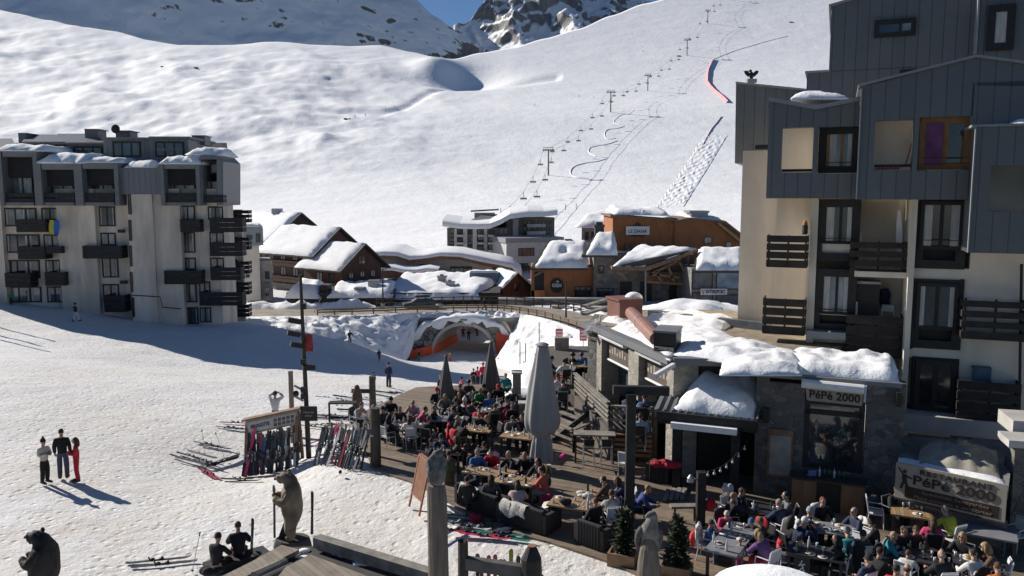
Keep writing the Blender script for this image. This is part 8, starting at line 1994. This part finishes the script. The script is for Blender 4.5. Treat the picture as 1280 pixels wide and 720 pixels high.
# ================================================================ CAR
def car():
    c = RC[62]; 
    best = min(range(RN+1), key=lambda i: abs((RC[i].x)-(523-640)*.1145)); c = RC[best]+RNOR[best]*(-1.3); t = -RT[best]; z0 = road_z(c); n = V(t.y,-t.x,0)
    o = thing('parked_car', 'dark estate car with a black roof box on the road above the tunnel', 'car', (c.x,c.y,z0)); P = lambda x,y,z: V(c.x,c.y,z0)+t*x+n*y+V(0,0,z)
    PAINT = M('dark_car_paint', (.018,.02,.026), .25, .1, 2, 0, spec=.7)
    low = [(-2.3,.35),(2.25,.3),(2.35,.6),(2.2,.8),(1.0,.95),(-2.25,.98),(-2.38,.7)]; mb = MB(); A = [P(x,-.88,z) for x,z in low]; B = [P(x,.88,z) for x,z in low]; mb.prism(A,B); mb.build('body', PAINT, o)
    cab = [(1.05,.95),(.35,1.42),(-1.75,1.45),(-2.25,.98)]; mb = MB(); mb.prism([P(x,-.74 if z > 1.2 else -.85,z) for x,z in cab], [P(x,.74 if z > 1.2 else .85,z) for x,z in cab]); mb.build('cabin', PAINT, o)
    for s in (-1,1):
        for x0,x1,x2,x3 in ((.05,.85,.3,.05),(-.85,-.03,-.03,-.85),(-1.95,-.95,-.95,-1.7)):
            pts = [P(x0,s*.862,1.0),P(x1,s*.862,1.0),P(x2,s*.765,1.36),P(x3,s*.765,1.36)]; mb = MB(); mb.prism(pts, [p+n*(-.03*s) for p in pts]); mb.build('side_window', GLASS, o)
    mb = MB(); pts = [P(1.07,-.7,1.0),P(1.07,.7,1.0),P(.42,.66,1.4),P(.42,-.66,1.4)]; mb.prism(pts, [p-V(0,0,.04) for p in pts]); mb.build('windscreen', GLASS, o)
    for x in (-1.4,1.4):
        for s in (-1,1):
            w = MB(); w.tube([P(x,s*.72,.33), P(x,s*.9,.33)], .33, 16); tw = w.build('wheel', M('tyre', (.015,.015,.015), .8), o); w = MB(); w.tube([P(x,s*.88,.33), P(x,s*.915,.33)], .2, 10); w.build('rim', STEEL, tw)
    for s in (-1,1):
        mb = MB(); mb.box(P(2.27,s*.62,.66), (.12,.3,.14)); mb.build('headlight', WHITEM, o); mb = MB(); mb.box(P(-2.33,s*.68,.82), (.1,.2,.2)); mb.build('tail_light', M('red_lamp', (.3,.01,.01), .3), o)
    mb = MB(); pr = [(-1.5,1.56),(.45,1.56),(.7,1.68),(.4,1.86),(-1.4,1.9),(-1.6,1.75)]; mb.prism([P(x,-.42,z) for x,z in pr],[P(x,.42,z) for x,z in pr]); rb = mb.build('roof_box', M('roof_box_black', (.015,.015,.016), .35), o)
    for x in (-1.0,.1): mb = MB(); mb.beam(P(x,-.7,1.51), P(x,.7,1.51), .06); mb.build('roof_bar', FRAMED, o)
car()
# ================================================================ CHAIRLIFT
def lift():
    base = [(576,272,33),(685,220,32),(761,143,25),(806,117,19),(853,75,19),(877,37,15),(897,9,12),(918,-22,9)]
    tops = []; names = ['lowest','second lowest','third','fourth','fifth','sixth','topmost']
    GM = M('lift_steel', (.16,.165,.17), .5, .1, 2, 0)
    for i, (px, py, hp) in enumerate(base):
        if i == 0: p = at(608, 280, 205); H = 11; tops.append(p+V(0,0,.5)); continue
        p = hill_pt(px, py); d = p.y; H = hp*d/1000
        o = thing('lift_pylon', names[i-1]+' steel T pylon of the chairlift line on the slope', 'lift pylon', p, 'chairlift pylons'); w = H*.16
        mb = MB(); mb.tube([p-V(0,0,3), p+V(0,0,H)], [H*.035,H*.025], 8); mb.build('shaft', GM, o); mb = MB(); mb.beam(p+V(-w*1.35,0,H*.97), p+V(w*1.35,0,H*.97), H*.05, H*.05); mb.build('crossarm', GM, o)
        for s in (-1,1): mb = MB(); mb.beam(p+V(s*w*1.2,-H*.13,H*.93), p+V(s*w*1.2,H*.13,H*.99), H*.03, H*.05); mb.build('sheave_train', GM, o)
        mb = MB(); mb.beam(p+V(-w*1.3,0,H*1.06), p+V(w*1.3,0,H*1.06), H*.02); mb.build('work_frame', GM, o)
        tops.append(p+V(0,0,H*.96)); 
    chairs = {0:5,1:5,2:3,3:4,4:2,5:3,6:2}
    for s, lab in ((-1,'left hauling cable of the chairlift running up the slope'),(1,'right hauling cable of the chairlift running up the slope')):
        pts = []
        for i in range(len(tops)-1):
            for k in range(8):
                f = k/8; q = tops[i].lerp(tops[i+1], f); L = (tops[i+1]-tops[i]).length; sep = 1.9*(1+q.y/900); q = q+V(s*sep,0,-L*.03*4*f*(1-f)); pts.append(q)
        mb = MB(); mb.tube(pts, .07, 4); tag(mb.build('lift_cable', GM), lab, 'cable', 'chairlift cables')
        for i in range(len(tops)-1):
            n = chairs[i]
            for k in range(n):
                f = (k+.5+(.12 if s > 0 else 0))/n; q = tops[i].lerp(tops[i+1], f); L = (tops[i+1]-tops[i]).length; sep = 1.9*(1+q.y/900); q = q+V(s*sep,0,-L*.03*4*f*(1-f)); sc = 1.15+q.y/2200
                o = thing('lift_chair', 'empty chair hanging on the chairlift cable above the slope', 'lift chair', q, 'chairs on the chairlift')
                mb = MB(); mb.tube([q, q+V(0,0,-2.0*sc)], .09*sc, 4); mb.build('hanger', GM, o); mb = MB(); mb.box(q+V(0,0,-2.6*sc), (2.2*sc,.5*sc,.12*sc)); mb.build('seat', GM, o); mb = MB(); mb.box(q+V(0,.2*sc,-2.15*sc), (2.2*sc,.12*sc,.5*sc)); mb.build('backrest', GM, o)
    # lower station behind the residence
    p = at(606,274,200); o = thing('lift_station', 'small lift station head frame behind the swept roof residence', 'lift station', p); mb = MB(); mb.box(p+V(0,0,1), (5,4,1.2)); mb.build('roof_frame', GM, o); mb = MB(); mb.box(p+V(0,0,-2), (2.4,2,6)); mb.build('column', GM, o); mb = MB(); mb.beam(p+V(-3.5,0,2), p+V(3.5,0,2.4), .4); mb.build('beam', GM, o)
lift()
# red safety nets, slalom fences, moguls, tracks
def net(pts, h, mat, label, sway=1.0, tilt=.8):
    v = []; 
    for i,(px,py) in enumerate(pts): p = hill_pt(px,py); v += [p+V(0,0,-.3), p+V(tilt,0,h)]
    mb = MB(); mb.add(v, [(i*2,i*2+2,i*2+3,i*2+1) for i in range(len(pts)-1)]); return tag(mb.build('safety_net', mat), label, 'net')
RN_ = M('red_net', (.62,.27,.28), .8, .3, .1, 0); RN2 = M('pink_net', (.62,.42,.42), .8, .2, .1, 0)
net([(884,80),(881,86),(878,93),(877,101),(877,107),(881,113),(886,118),(891,122),(897,127),(902,132)], 2.4, RN_, 'long curving red safety net on the upper slope', tilt=2)
net([(884,80),(896,75),(912,69),(930,64),(950,58),(975,52)], .4, RN_, 'thin red safety net running right over the upper shoulder', tilt=1)
net([(896,148),(890,156),(884,163),(881,168),(877,176),(874,182)], .7, RN2, 'pale pink safety net beside the moguls', tilt=1)
random.seed(12)
def fence(p0, p1, n, label, h=2.2):
    o = thing('piste_fence', label, 'fence', hill_pt(*p0)); 
    for k in range(n):
        f = k/(n-1); p = hill_pt(p0[0]+(p1[0]-p0[0])*f, p0[1]+(p1[1]-p0[1])*f); mb = MB(); mb.tube([p-V(0,0,.3), p+V(0,0,h)], .12, 4); mb.build('stake', FRAMED, o)
fence((872,180),(822,262),16,'row of thin stakes along the left edge of the moguls'); fence((626,268),(720,262),8,'row of thin stakes at the foot of the slope', 2.5)
def moguls():
    v = []; nu, nv = 60, 96
    for j in range(nv+1):
        for i in range(nu+1):
            t = j/nv; s = i/nu; y = 168+(262-168)*t; xc = 893-58*t; w = 15+3*t; px = xc+(s-.5)*2*w; p = hill_pt(px, y); ed = min(s,1-s,t,1-t)*8; ed = min(1, ed)
            s2 = s+.05*fbm(s*3,t*12,1,2,4); t2 = t+.02*fbm(s*4,t*9,1,2,6); h = .3*math.sin(s2*math.pi*7)*math.sin(t2*math.pi*30)*(.5+.9*abs(fbm(s*5,t*14,1,2,3)))+.25*fbm(s*9,t*30,1,3,2); v.append(p+V(0,0,.1+ed*(h+.2)-(.5 if ed < .2 else 0)))
    mb = MB(); mb.add(v, [(j*(nu+1)+i,j*(nu+1)+i+1,(j+1)*(nu+1)+i+1,(j+1)*(nu+1)+i) for j in range(nv) for i in range(nu)]); o = mb.build('mogul_field', SNOWF, smooth=True, base=(0,0,0)); tag(o, 'strip of snow moguls on the slope', 'moguls', kind='structure')
moguls()
def tracks():
    TM = M('shaded_track_snow', (.80,.81,.83), .8, .05, 1, 0); k0 = 0
    segs = [[(790,140),(784,146),(776,145),(768,150),(764,156),(772,158),(782,155)],[(778,160),(768,163),(757,163),(753,169),(757,176),(768,174),(777,170)],[(770,177),(758,181),(744,183),(735,186),(734,192),(744,196),(757,192)],[(757,199),(745,203),(730,205),(716,209),(711,216),(716,223),(735,224),(750,223)]]
    for sgm in segs:
        pts = [hill_pt(*q) for q in sgm]; sm = []
        for i in range(len(pts)-1):
            sm.append(pts[i].copy())
        for _ in range(2):
            t = [sm[0]]
            for u, w in zip(sm, sm[1:]): t += [u.lerp(w,.25), u.lerp(w,.75)]
            sm = t+[sm[-1]]
        for q in sm: q.z += .1
        mb = MB(); mb.tube(sm, .26, 6); tag(mb.build('ski_track', SNOWF, smooth=True, base=(0,0,0)), 'raised curve of a ski track on the slope', 'snow track', kind='structure')
tracks()
# skiers far away
HS = [(447,152,'dark distant skier on the traverse path at the left'),(460,149,'distant skier second from the left on the traverse path'),(485,142,'dark distant skier in the middle of the traverse path'),(505,106,'distant skier on the shoulder below the col'),(545,104,'distant skier at the hollow below the col'),(722,124,'distant skier on the slope left of the lift line'),(740,125,'distant skier close to the lift line'),(668,135,'lone distant skier on the open slope'),(786,50,'tiny distant skier high on the right slope'),(800,70,'tiny distant skier near the upper pylons')]
for px, py, lab in HS:
    p = hill_pt(px, py); person('ski', p, random.uniform(0,6), BLK_ if px % 2 else NAVY, BLK_, 'helmet', BLK_, lab, 1.35)
for px, py, s, lab in ((438,156,2.2,'dark bush poking out of the snow under the traverse'),(253,98,3.0,'dark rock poking out of the left ridge'),(215,95,2.4,'small dark rock on the left ridge'),(977,36,4.0,'dark rock on the upper right slope'),(842,76,3,'low dark hut like rock beside the lift line')):
    p = hill_pt(px, py); mb = MB(); random.seed(px)
    for k in range(4): mb.ball(p+V(random.uniform(-s,s),random.uniform(-s*.3,s*.3),.2), (s*.6,s*.4,s*.35), 6, 4)
    tag(mb.build('rock', M('dark_rock', (.08,.075,.07), .9)), lab, 'rock')
# ================================================================ STANDING PEOPLE
def stand(px, py, k, rz, jk, tr, hs, hc, lab, hpx=None, z=None, **kw):
    p = G(px, py) if z is None else atz(px, py, z); sc = 1.0
    if hpx: sc = hpx*p.y/1000/1.76
    return person(k, p, rz, jk, tr, hs, hc, lab, sc, **kw)
stand(57, 604, 'folded', R(70), CREAMC, BLK_, 'bobble', HDK, 'person in a cream jacket and black trousers, left of the three standing on the snow', 59)
stand(80, 598, 'stand', R(200), BLK_, JEANS, 'short', HB, 'person in a black jumper and jeans, tallest of the three standing on the snow', 66, boots=(.12,.07,.04))
stand(97, 602, 'folded', R(-60), RED, RED, 'long', HBR, 'person in a bright red ski suit, right of the three standing on the snow', 59)
stand(95, 402, 'walk', R(150), BLK_, WHITE, 'helmet', BLK_, 'person in white trousers and a black top in front of the concrete block', 24)
stand(14, 381, 'stand', R(20), GREEN, BLK_, 'short', HB, 'small person in a bright green jacket at the foot of the concrete block', 17)
stand(437, 428, 'ski', R(40), NAVY, NAVY, 'helmet', BLK_, 'person in navy skiing in the shade below the road', 17)
stand(467, 487, 'stand', R(-30), DGREY, (.12,.35,.08), 'helmet', BLK_, 'child in green trousers standing left of the navy skier', 23)
stand(486, 484, 'stand', R(160), NAVY, NAVY, 'beanie', NAVY, 'tall person in navy standing on skis behind the terrace', 32)
stand(345, 537, 'armsup', R(170), WHITE, BLK_, 'helmet', DGREY, 'person in a white jacket raising both arms behind the lettered ski rack', 50)
stand(577, 504, 'stand', R(120), (.45,.03,.08), BLK_, 'beanie', HDK, 'person in a raspberry jacket and black leggings left of the left farther umbrella', 34)
stand(589, 503, 'stand', R(-60), TAN, BLK_, 'short', HB, 'person in tan half behind the left farther umbrella', 33); stand(551, 503, 'stand', R(60), BLK_, BLK_, 'short', HBL, 'person in black left of the left farther umbrella', 36)
stand(597, 482, 'stand', R(150), PINK, BLK_, 'beanie', HDK, 'person in a hot pink jacket left of the right farther umbrella', 24); stand(604, 484, 'stand', R(190), (.5,.02,.07), BLK_, 'helmet', (.5,.02,.07), 'person in a crimson hooded jacket beside the hot pink one', 32)
stand(592, 484, 'folded', R(10), BLK_, BLK_, 'beanie', BLK_, 'person in black in front of the hot pink jacket', 24)
stand(474, 451, 'walk', R(30), NAVY, BLK_, 'beanie', HDK, 'person in navy left of the tunnel mouth', 15); stand(511, 451, 'stand', R(0), DGREY, BLK_, 'helmet', BLK_, 'person in grey left of the pair by the orange padding', 14); stand(524, 452, 'stand', R(60), BLK_, TEAL, 'helmet', BLK_, 'person in black and teal right of the pair by the orange padding', 15)
stand(563, 452, 'ski', R(-20), ORANGEC, RED, 'helmet', WHITE, 'small child in red and orange in front of the tunnel', 12)
def inside(px, py, d, *a, **k):
    p = at(px, py, d); p.z = -11.75-.02*(d-110); return person(a[0], p, a[1], *a[2:7], k.get('sc', 1.0))
for px, d, ps, rz, jk, tr, lab in ((579,124,'ski',R(10),(.35,.03,.03),BLK_,'person in a red jacket skiing out of the tunnel'),(586,121,'ski',R(-10),BLK_,BLK_,'person in black skiing in the middle of the tunnel'),(596,125,'ski',R(30),DGREY,DGREY,'person in grey skiing at the right inside the tunnel')):
    inside(px, 420, d, ps, rz, jk, tr, 'helmet', BLK_, lab)
b_ = min(range(RN+1), key=lambda i: abs(RC[i].x-(606-640)*.112)); p = RC[b_]+RNOR[b_]*2.6; person('walk', V(p.x,p.y,road_z(p)), R(90), BLK_, BLK_, 'short', HDK, 'person in black walking on the road above the tunnel')
stand(924, 716, 'stand', R(170), (.42,.44,.44), (.4,.1,.2), 'pony', HBR, 'child in a pale patterned jacket standing at the near end of the family table', 46, z=DZ)
p = atz(797,612,DZ+1.1); person('sitlean', V(p.x,p.y,DZ), R(80), (.03,.05,.2), BLK_, 'short', HBL, 'person in a royal blue jacket leaning low behind the black pergola post'); put_chair('dark', (p.x,p.y,DZ), R(80), 'dark frame chair mostly hidden by a seated diner', CG['d'])
stand(783, 566, 'stand', R(60), BLK_, BLK_, 'short', HDK, 'person in black standing behind the lone white chair', None, z=DZ)
p = G(272, 716); person('sit', p+V(0,0,-.2), R(165), BLK_, BLK_, 'beanie', (.05,.035,.03), 'person in black sitting on the platform edge, left of the pair', 1.0); p = G(299, 704); person('sit', p+V(0,0,-.2), R(195), BLK_, BLK_, 'short', HBR, 'person in black sitting on the platform edge, right of the pair', 1.08)
a, b = G(256,719), G(332,697); mb = MB(); mb.beam(a+V(0,.1,.1), b+V(0,.1,.1), .55, .26); tag(mb.build('low_bench', BLACKW), 'low dark timber bench under the pair sitting in black', 'bench')
lump(262,716,.15,(.35,.25,.18),FABm('black',(.015,.015,.016)),'backpack','black backpack heap beside the seated pair','backpack',21)
p = G(314,702); lean(p, p+V(.06,.1,1.2), V(0,-1,0), 'black', 'black ski standing upright beside the seated pair', None, .75)
b = G(390, 668); lean(b, b+V(.02,.1,1.2), V(0,-1,.1), 'dark grey', 'dark ski standing upright right of the bear statue', None, .8)
# ================================================================ CARVED STATUES
CARV = M('carved_wood', (.20,.15,.10), .8, .6, 2.2, .9, 12); CARVD = M('carved_dark', (.035,.028,.024), .8, .5, 5, 1.0, 11); CARVG = M('carved_grey', (.15,.145,.135), .85, .4, 6, .7, 18); STUMP = M('grey_stump', (.16,.13,.105), .85, .4, 2.5, .5, 12, stretch=(3,3,.4))
def bear(root, p, h, rz, mat, headup=0, face=True, darkm=None):
    s = h/1.75; Mz = Matrix.Rotation(rz, 3, 'Z'); Q = lambda x,y,z: p+Mz@(V(x,y,z)*s)
    N = dict(pel=(V(0,0,.62),(.32,.29)), bel=(V(0,-.03,.85),(.35,.33)), che=(V(0,0,1.15),(.32,.29)), neck=(V(0,-.02,1.4),(.25,.24)), head=(V(0,-.09,1.57),(.20,.2)), mz=(V(0,-.26,1.54),.11), nose=(V(0,-.37,1.54),.075)); E = [('pel','bel'),('bel','che'),('che','neck'),('neck','head'),('head','mz'),('mz','nose')]
    for n, sx in (('R',-1),('L',1)):
        N['hp'+n] = (V(sx*.17,0,.52),.19); N['kn'+n] = (V(sx*.2,-.1,.3),.16); N['an'+n] = (V(sx*.18,-.02,.09),.13); N['to'+n] = (V(sx*.19,-.2,.06),.09); E += [('pel','hp'+n),('hp'+n,'kn'+n),('kn'+n,'an'+n),('an'+n,'to'+n)]
        N['sh'+n] = (V(sx*.25,-.05,1.2),.15); N['el'+n] = (V(sx*.33,-.16,.98),.12); N['pw'+n] = (V(sx*.14,-.38,1.06),.1); N['cl'+n] = (V(sx*.09,-.44,1.13),.07); E += [('che','sh'+n),('sh'+n,'el'+n),('el'+n,'pw'+n),('pw'+n,'cl'+n)]
    v, f = skin_grow(N, E, 'pel', 2); mb = MB(); mb.add([Q(*(q*(1+.035*noise.noise(q*7)+.02*noise.noise(q*19)))) for q in v], f)
    for sx in (-1,1):
        mb.ball(Q(sx*.095,-.05,1.675), (.05*s,.035*s,.06*s), 8, 6)
    mb.build('body', mat, root, smooth=True)
    mb = MB(); mb.ball(Q(0,-.385,1.545), .034*s, 8, 6); 
    for sx in (-1,1): mb.ball(Q(sx*.06,-.2,1.615), .016*s, 6, 5)
    mb.build('nose_and_eyes', FRAMED, root)
    return Q, s
p = G(366, 687); o = thing('bear_statue', 'carved brown bear standing upright on a grey stump with a stick', 'statue', p)
mb = MB(); mb.lathe([(.52,0),(.55,.1),(.5,.3),(.46,.36),(.0,.37)], p, 12, 1.05, .85); mb.build('stump', M('stump_dark',(.085,.08,.07),.9,.4,4,.6,10), o)
Q, s = bear(o, p+V(.03,0,.36), 2.1, R(-75), CARV); mb = MB(); mb.tube([Q(-.15,-.45,0),Q(-.1,-.42,1.2)], .035); mb.tube([Q(-.1,-.42,1.2),Q(-.11,-.43,1.35)], [.05,.03]); mb.build('stick', STUMP, o)
mb = MB(); b0 = p+V(-.55,-.1,0); mb.prism([b0,b0+V(.25,0,0),b0+V(.55,.1,1.35),b0+V(.5,.1,1.35)], [q+V(.02,.08,0) for q in (b0,b0+V(.25,0,0),b0+V(.55,.1,1.35),b0+V(.5,.1,1.35))]); tag(mb.build('leaning_board', BLACKW), 'dark board leaning on the stump of the bear statue', 'board')
p = at(57, 720, 15.6); p.z = 1.55; o = thing('bear_statue', 'dark carved bear with an open mouth cut off at the lower left corner', 'statue', (p.x,p.y,0)); ORIG[o.name] = V(p.x,p.y,0)
mb = MB(); mb.lathe([(.45,-.3),(.42,.2),(.36,1.58)], (p.x,p.y,0), 12); mb.build('post', STUMP, o); Q, s = bear(o, p+V(.0,0,.12), 1.62, R(-90), CARVD)
mb = MB(); mb.tube([Q(0,-.18,1.48),Q(0,-.3,1.42)], [.075*s,.04*s], 8); mb.build('lower_jaw', CARVD, o); mb = MB(); mb.box(Q(0,-.31,1.485), (.06,.1,.03)); mb.build('teeth', WHITEM, o)
# marmot on the tall post
d = 17.0; p = at(546, 605, d); o = thing('marmot_statue', 'carved grey marmot sitting on a tall weathered post in the foreground', 'statue', (p.x,p.y,0)); ORIG[o.name] = V(p.x,p.y,0)
mb = MB(); rr = [.27,.235,.225,.22,.2]; mb.tube([V(p.x+.03,p.y,-.2),V(p.x+.02,p.y,1.2),V(p.x+.01,p.y,2.4),V(p.x,p.y,3.4),V(p.x-.02,p.y,p.z)], rr, 14); mb.build('post', STUMP, o)
N = dict(pel=(V(0,.03,.16),(.23,.21)), bel=(V(0,.0,.38),(.235,.21)), che=(V(.0,-.03,.58),(.19,.17)), head=(V(.04,-.06,.76),(.15,.14)), mz=(V(.10,-.16,.74),.085)); E = [('pel','bel'),('bel','che'),('che','head'),('head','mz')]
for n, sx in (('R',-1),('L',1)): N['ft'+n] = (V(sx*.13,-.15,.06),.08); N['sh'+n] = (V(sx*.16,-.1,.52),.08); N['pw'+n] = (V(sx*.1,-.24,.36),.06); E += [('pel','ft'+n),('che','sh'+n),('sh'+n,'pw'+n)]
v, f = skin_grow(N, E, 'pel', 2); mb = MB(); mb.add([V(*q)+p+V(.0,0,-.03) for q in v], f)
for sx in (-1,1): mb.ball(p+V(.04+sx*.075,-.05,.81), (.03,.025,.035), 6, 5)
mb.build('body', CARVG, o, smooth=True)
# eagle on the stump at the bottom
d = 17.5; p = at(811, 690, d); o = thing('eagle_statue', 'carved grey eagle perched on a pointed stump at the bottom edge', 'statue', (p.x,p.y,0)); ORIG[o.name] = V(p.x,p.y,0)
mb = MB(); mb.lathe([(.3,-.2),(.28,1.2),(.255,p.z-.25),(.2,p.z+.1),(.1,p.z+.35),(.0,p.z+.4)], (p.x,p.y,0), 14); mb.build('stump', STUMP, o)
q = at(812, 662, d); N = dict(b=(V(0,.1,.05),(.26,.22)), c=(V(.02,0,.3),(.2,.18)), n=(V(.05,-.05,.52),.125), h=(V(.06,-.08,.66),(.125,.12)), bk=(V(-.06,-.14,.65),.07), bt=(V(-.14,-.17,.60),.03)); E = [('b','c'),('c','n'),('n','h'),('h','bk'),('bk','bt')]
N['t'] = (V(.05,.3,-.25),(.12,.05)); E.append(('b','t')); v, f = skin_grow(N, E, 'b', 2); mb = MB(); mb.add([V(*w)+q-V(0,0,.25) for w in v], f); mb.build('body', CARVG, o, smooth=True)
for s in (-1,1):
    mb = MB(); N = dict(a=(V(s*.13,0,.3),.11), b=(V(s*.24,.05,.12),.1), c=(V(s*.25,.12,-.15),.07), d=(V(s*.2,.2,-.4),.03)); v, f = skin_grow(N, [('a','b'),('b','c'),('c','d')], 'a', 2); mb.add([V(w[0],w[1],w[2])+q-V(0,0,.25) for w in v], f); mb.build('wing', M('carved_grey_dark', (.07,.068,.066), .85, .4, 6, .7, 18), o, smooth=True)
# ================================================================ FOREGROUND PLATFORM
PLK = Mplank('platform_planks', (.23,.19,.145), 'a140', .16, .75, .35, .06, .4)
o = thing('platform', 'low timber platform with beams below the bear statue in the foreground', 'platform', (-6,20.5,0))
a, b = atz(396,676,.45), atz(545,722,.45); dv = (b-a).normalized(); mb = MB(); mb.beam(a, b+dv*.0, .3, .3); mb.build('edge_beam', GWOOD, o)
P = [atz(330,690,.18), atz(366,684,.18), atz(398,682,.18), atz(535,724,.18), atz(500,775,.18), atz(230,775,.18)]; mb = MB(); mb.prism(P, [q-V(0,0,.3) for q in P]); mb.build('floor', M('platform_dark', (.05,.047,.044), .9, .4, 2, .4, 10), o)
P = [atz(330,690,.5), atz(350,680,.5), atz(366,688,.5), atz(345,700,.5)]; 
P = [atz(318,700,.42), atz(352,681,.42), atz(374,687,.42), atz(300,724,.42), atz(270,724,.42)]; mb = MB(); mb.prism(P, [q-V(0,0,.12) for q in P]); mb.build('bench_top', PLK, o)
t = thing('table', 'pale plank table cut off at the bottom edge of the foreground platform', 'table', atz(420,715,.2)); P = [atz(388,693,.8), atz(470,724,.8), atz(440,745,.8), atz(335,735,.8), atz(358,708,.8)]; mb = MB(); mb.prism(P, [q-V(0,0,.07) for q in P]); mb.build('tabletop', PLK, t)
for px, py in ((386,698),(366,709)): q = atz(px,py,.72); mb = MB(); mb.beam(q, V(q.x,q.y,.18), .1); mb.build('leg', DWOOD, t)
a, b = atz(357,703,.55), atz(318,722,.55); o = thing('log', 'split grey log lying left of the pale plank table', 'log', a); mb = MB(); mb.tube([a,b], [.13,.16], 8); mb.build('trunk_half', GWOOD, o); mb = MB(); mb.tube([a+V(.2,-.1,-.05),b+V(.22,-.1,-.05)], [.1,.13], 8); mb.build('trunk_half', GWOOD, o)
random.seed(4)
for px, py in ((372,690),(384,700),(425,692),(450,702)):
    q = atz(px,py,.2); mb = MB()
    for k in range(4): mb.ball(q+V(random.uniform(-.2,.2),random.uniform(-.15,.15),0), (.18,.12,.06), 8, 5)
    tag(mb.build('snow_remnant', SNOW, smooth=True), 'patch of old snow left on the dark platform floor', 'snow', 'old snow on the platform')
# bottom ski rack with tips showing
d = 19.0; a, b = at(579,703,d), at(668,716,d-.3); o = thing('ski_rack', 'dark timber ski rack with coloured ski tips at the bottom edge', 'ski rack', (a.x,a.y,0)); ORIG[o.name] = V(a.x,a.y,0)
mb = MB(); mb.beam(a, b, .2, .3); mb.build('rail', M('rack_rail_grey',(.11,.105,.1),.8,.3,3,.3), o)
q = at(579,720,d); mb = MB(); mb.tube([V(q.x,q.y,-.1), V(q.x,q.y,1.5), at(580,684,d)], [.14,.13,.1], 10); mb.build('post', DWOOD, o)
q = at(664,720,d-.3); mb = MB(); mb.tube([V(q.x,q.y,-.1), V(q.x,q.y,1.2), at(665,683,d-.3)], [.3,.25,.11], 12); pp_ = mb.build('post', BLACKW, o); mb = MB(); tq = at(665,682.5,d-.3); mb.tube([tq, tq+V(0,0,.02)], .105, 12); mb.build('sawn_top', M('sawn_top',(.3,.14,.09),.8), pp_)
for px, py, c, lab in ((597,690,'black','black ski tip leftmost in the bottom ski rack'),(602,695,'dark grey','dark grey ski tip second in the bottom ski rack'),(611,692,'red','dark red ski tip in the bottom ski rack'),(619,691,'pink','bright pink ski tip in the bottom ski rack'),(626,697,'black','black ski tip right of the pink one in the bottom ski rack'),(630,697,'silver','silver ski tip in the bottom ski rack'),(639,684,'yellow green','tall yellow green ski tip in the bottom ski rack'),(648,693,'dark grey','dark grey ski tip beside the yellow green one in the bottom ski rack'),(677,716,'black','black ski tip right of the thick post at the bottom edge')):
    tp = at(px,py,d+.3); lean(tp-V(.02,-.35,1.62), tp, V(0,-1,.2), c, lab, None, .97)
# snow capped kiosk roof at the bottom right
c = at(952, 716, 13.5); o = thing('kiosk_roof', 'rounded snow capped roof of a kiosk cut off at the bottom edge', 'kiosk', (c.x,c.y,0)); ORIG[o.name] = V(c.x,c.y,0)
mb = MB(); mb.tube([V(c.x,c.y-.5,0), V(c.x,c.y-.5,c.z-.1)], .12, 10); mb.build('post', DWOOD, o); mb = MB(); mb.lathe([(1.15,0),(1.15,.06),(0,.22)], c+V(0,-.75,-.22), 24); mb.build('roof', DWOOD, o)
mb = MB(); mb.lathe([(1.1,.05),(1.13,.12),(1.05,.24),(.85,.34),(.5,.41),(.2,.44),(0,.445)], c+V(0,-.75,-.22), 32, 1, 1); mb.build('roof_snow', SNOW, o, smooth=True)
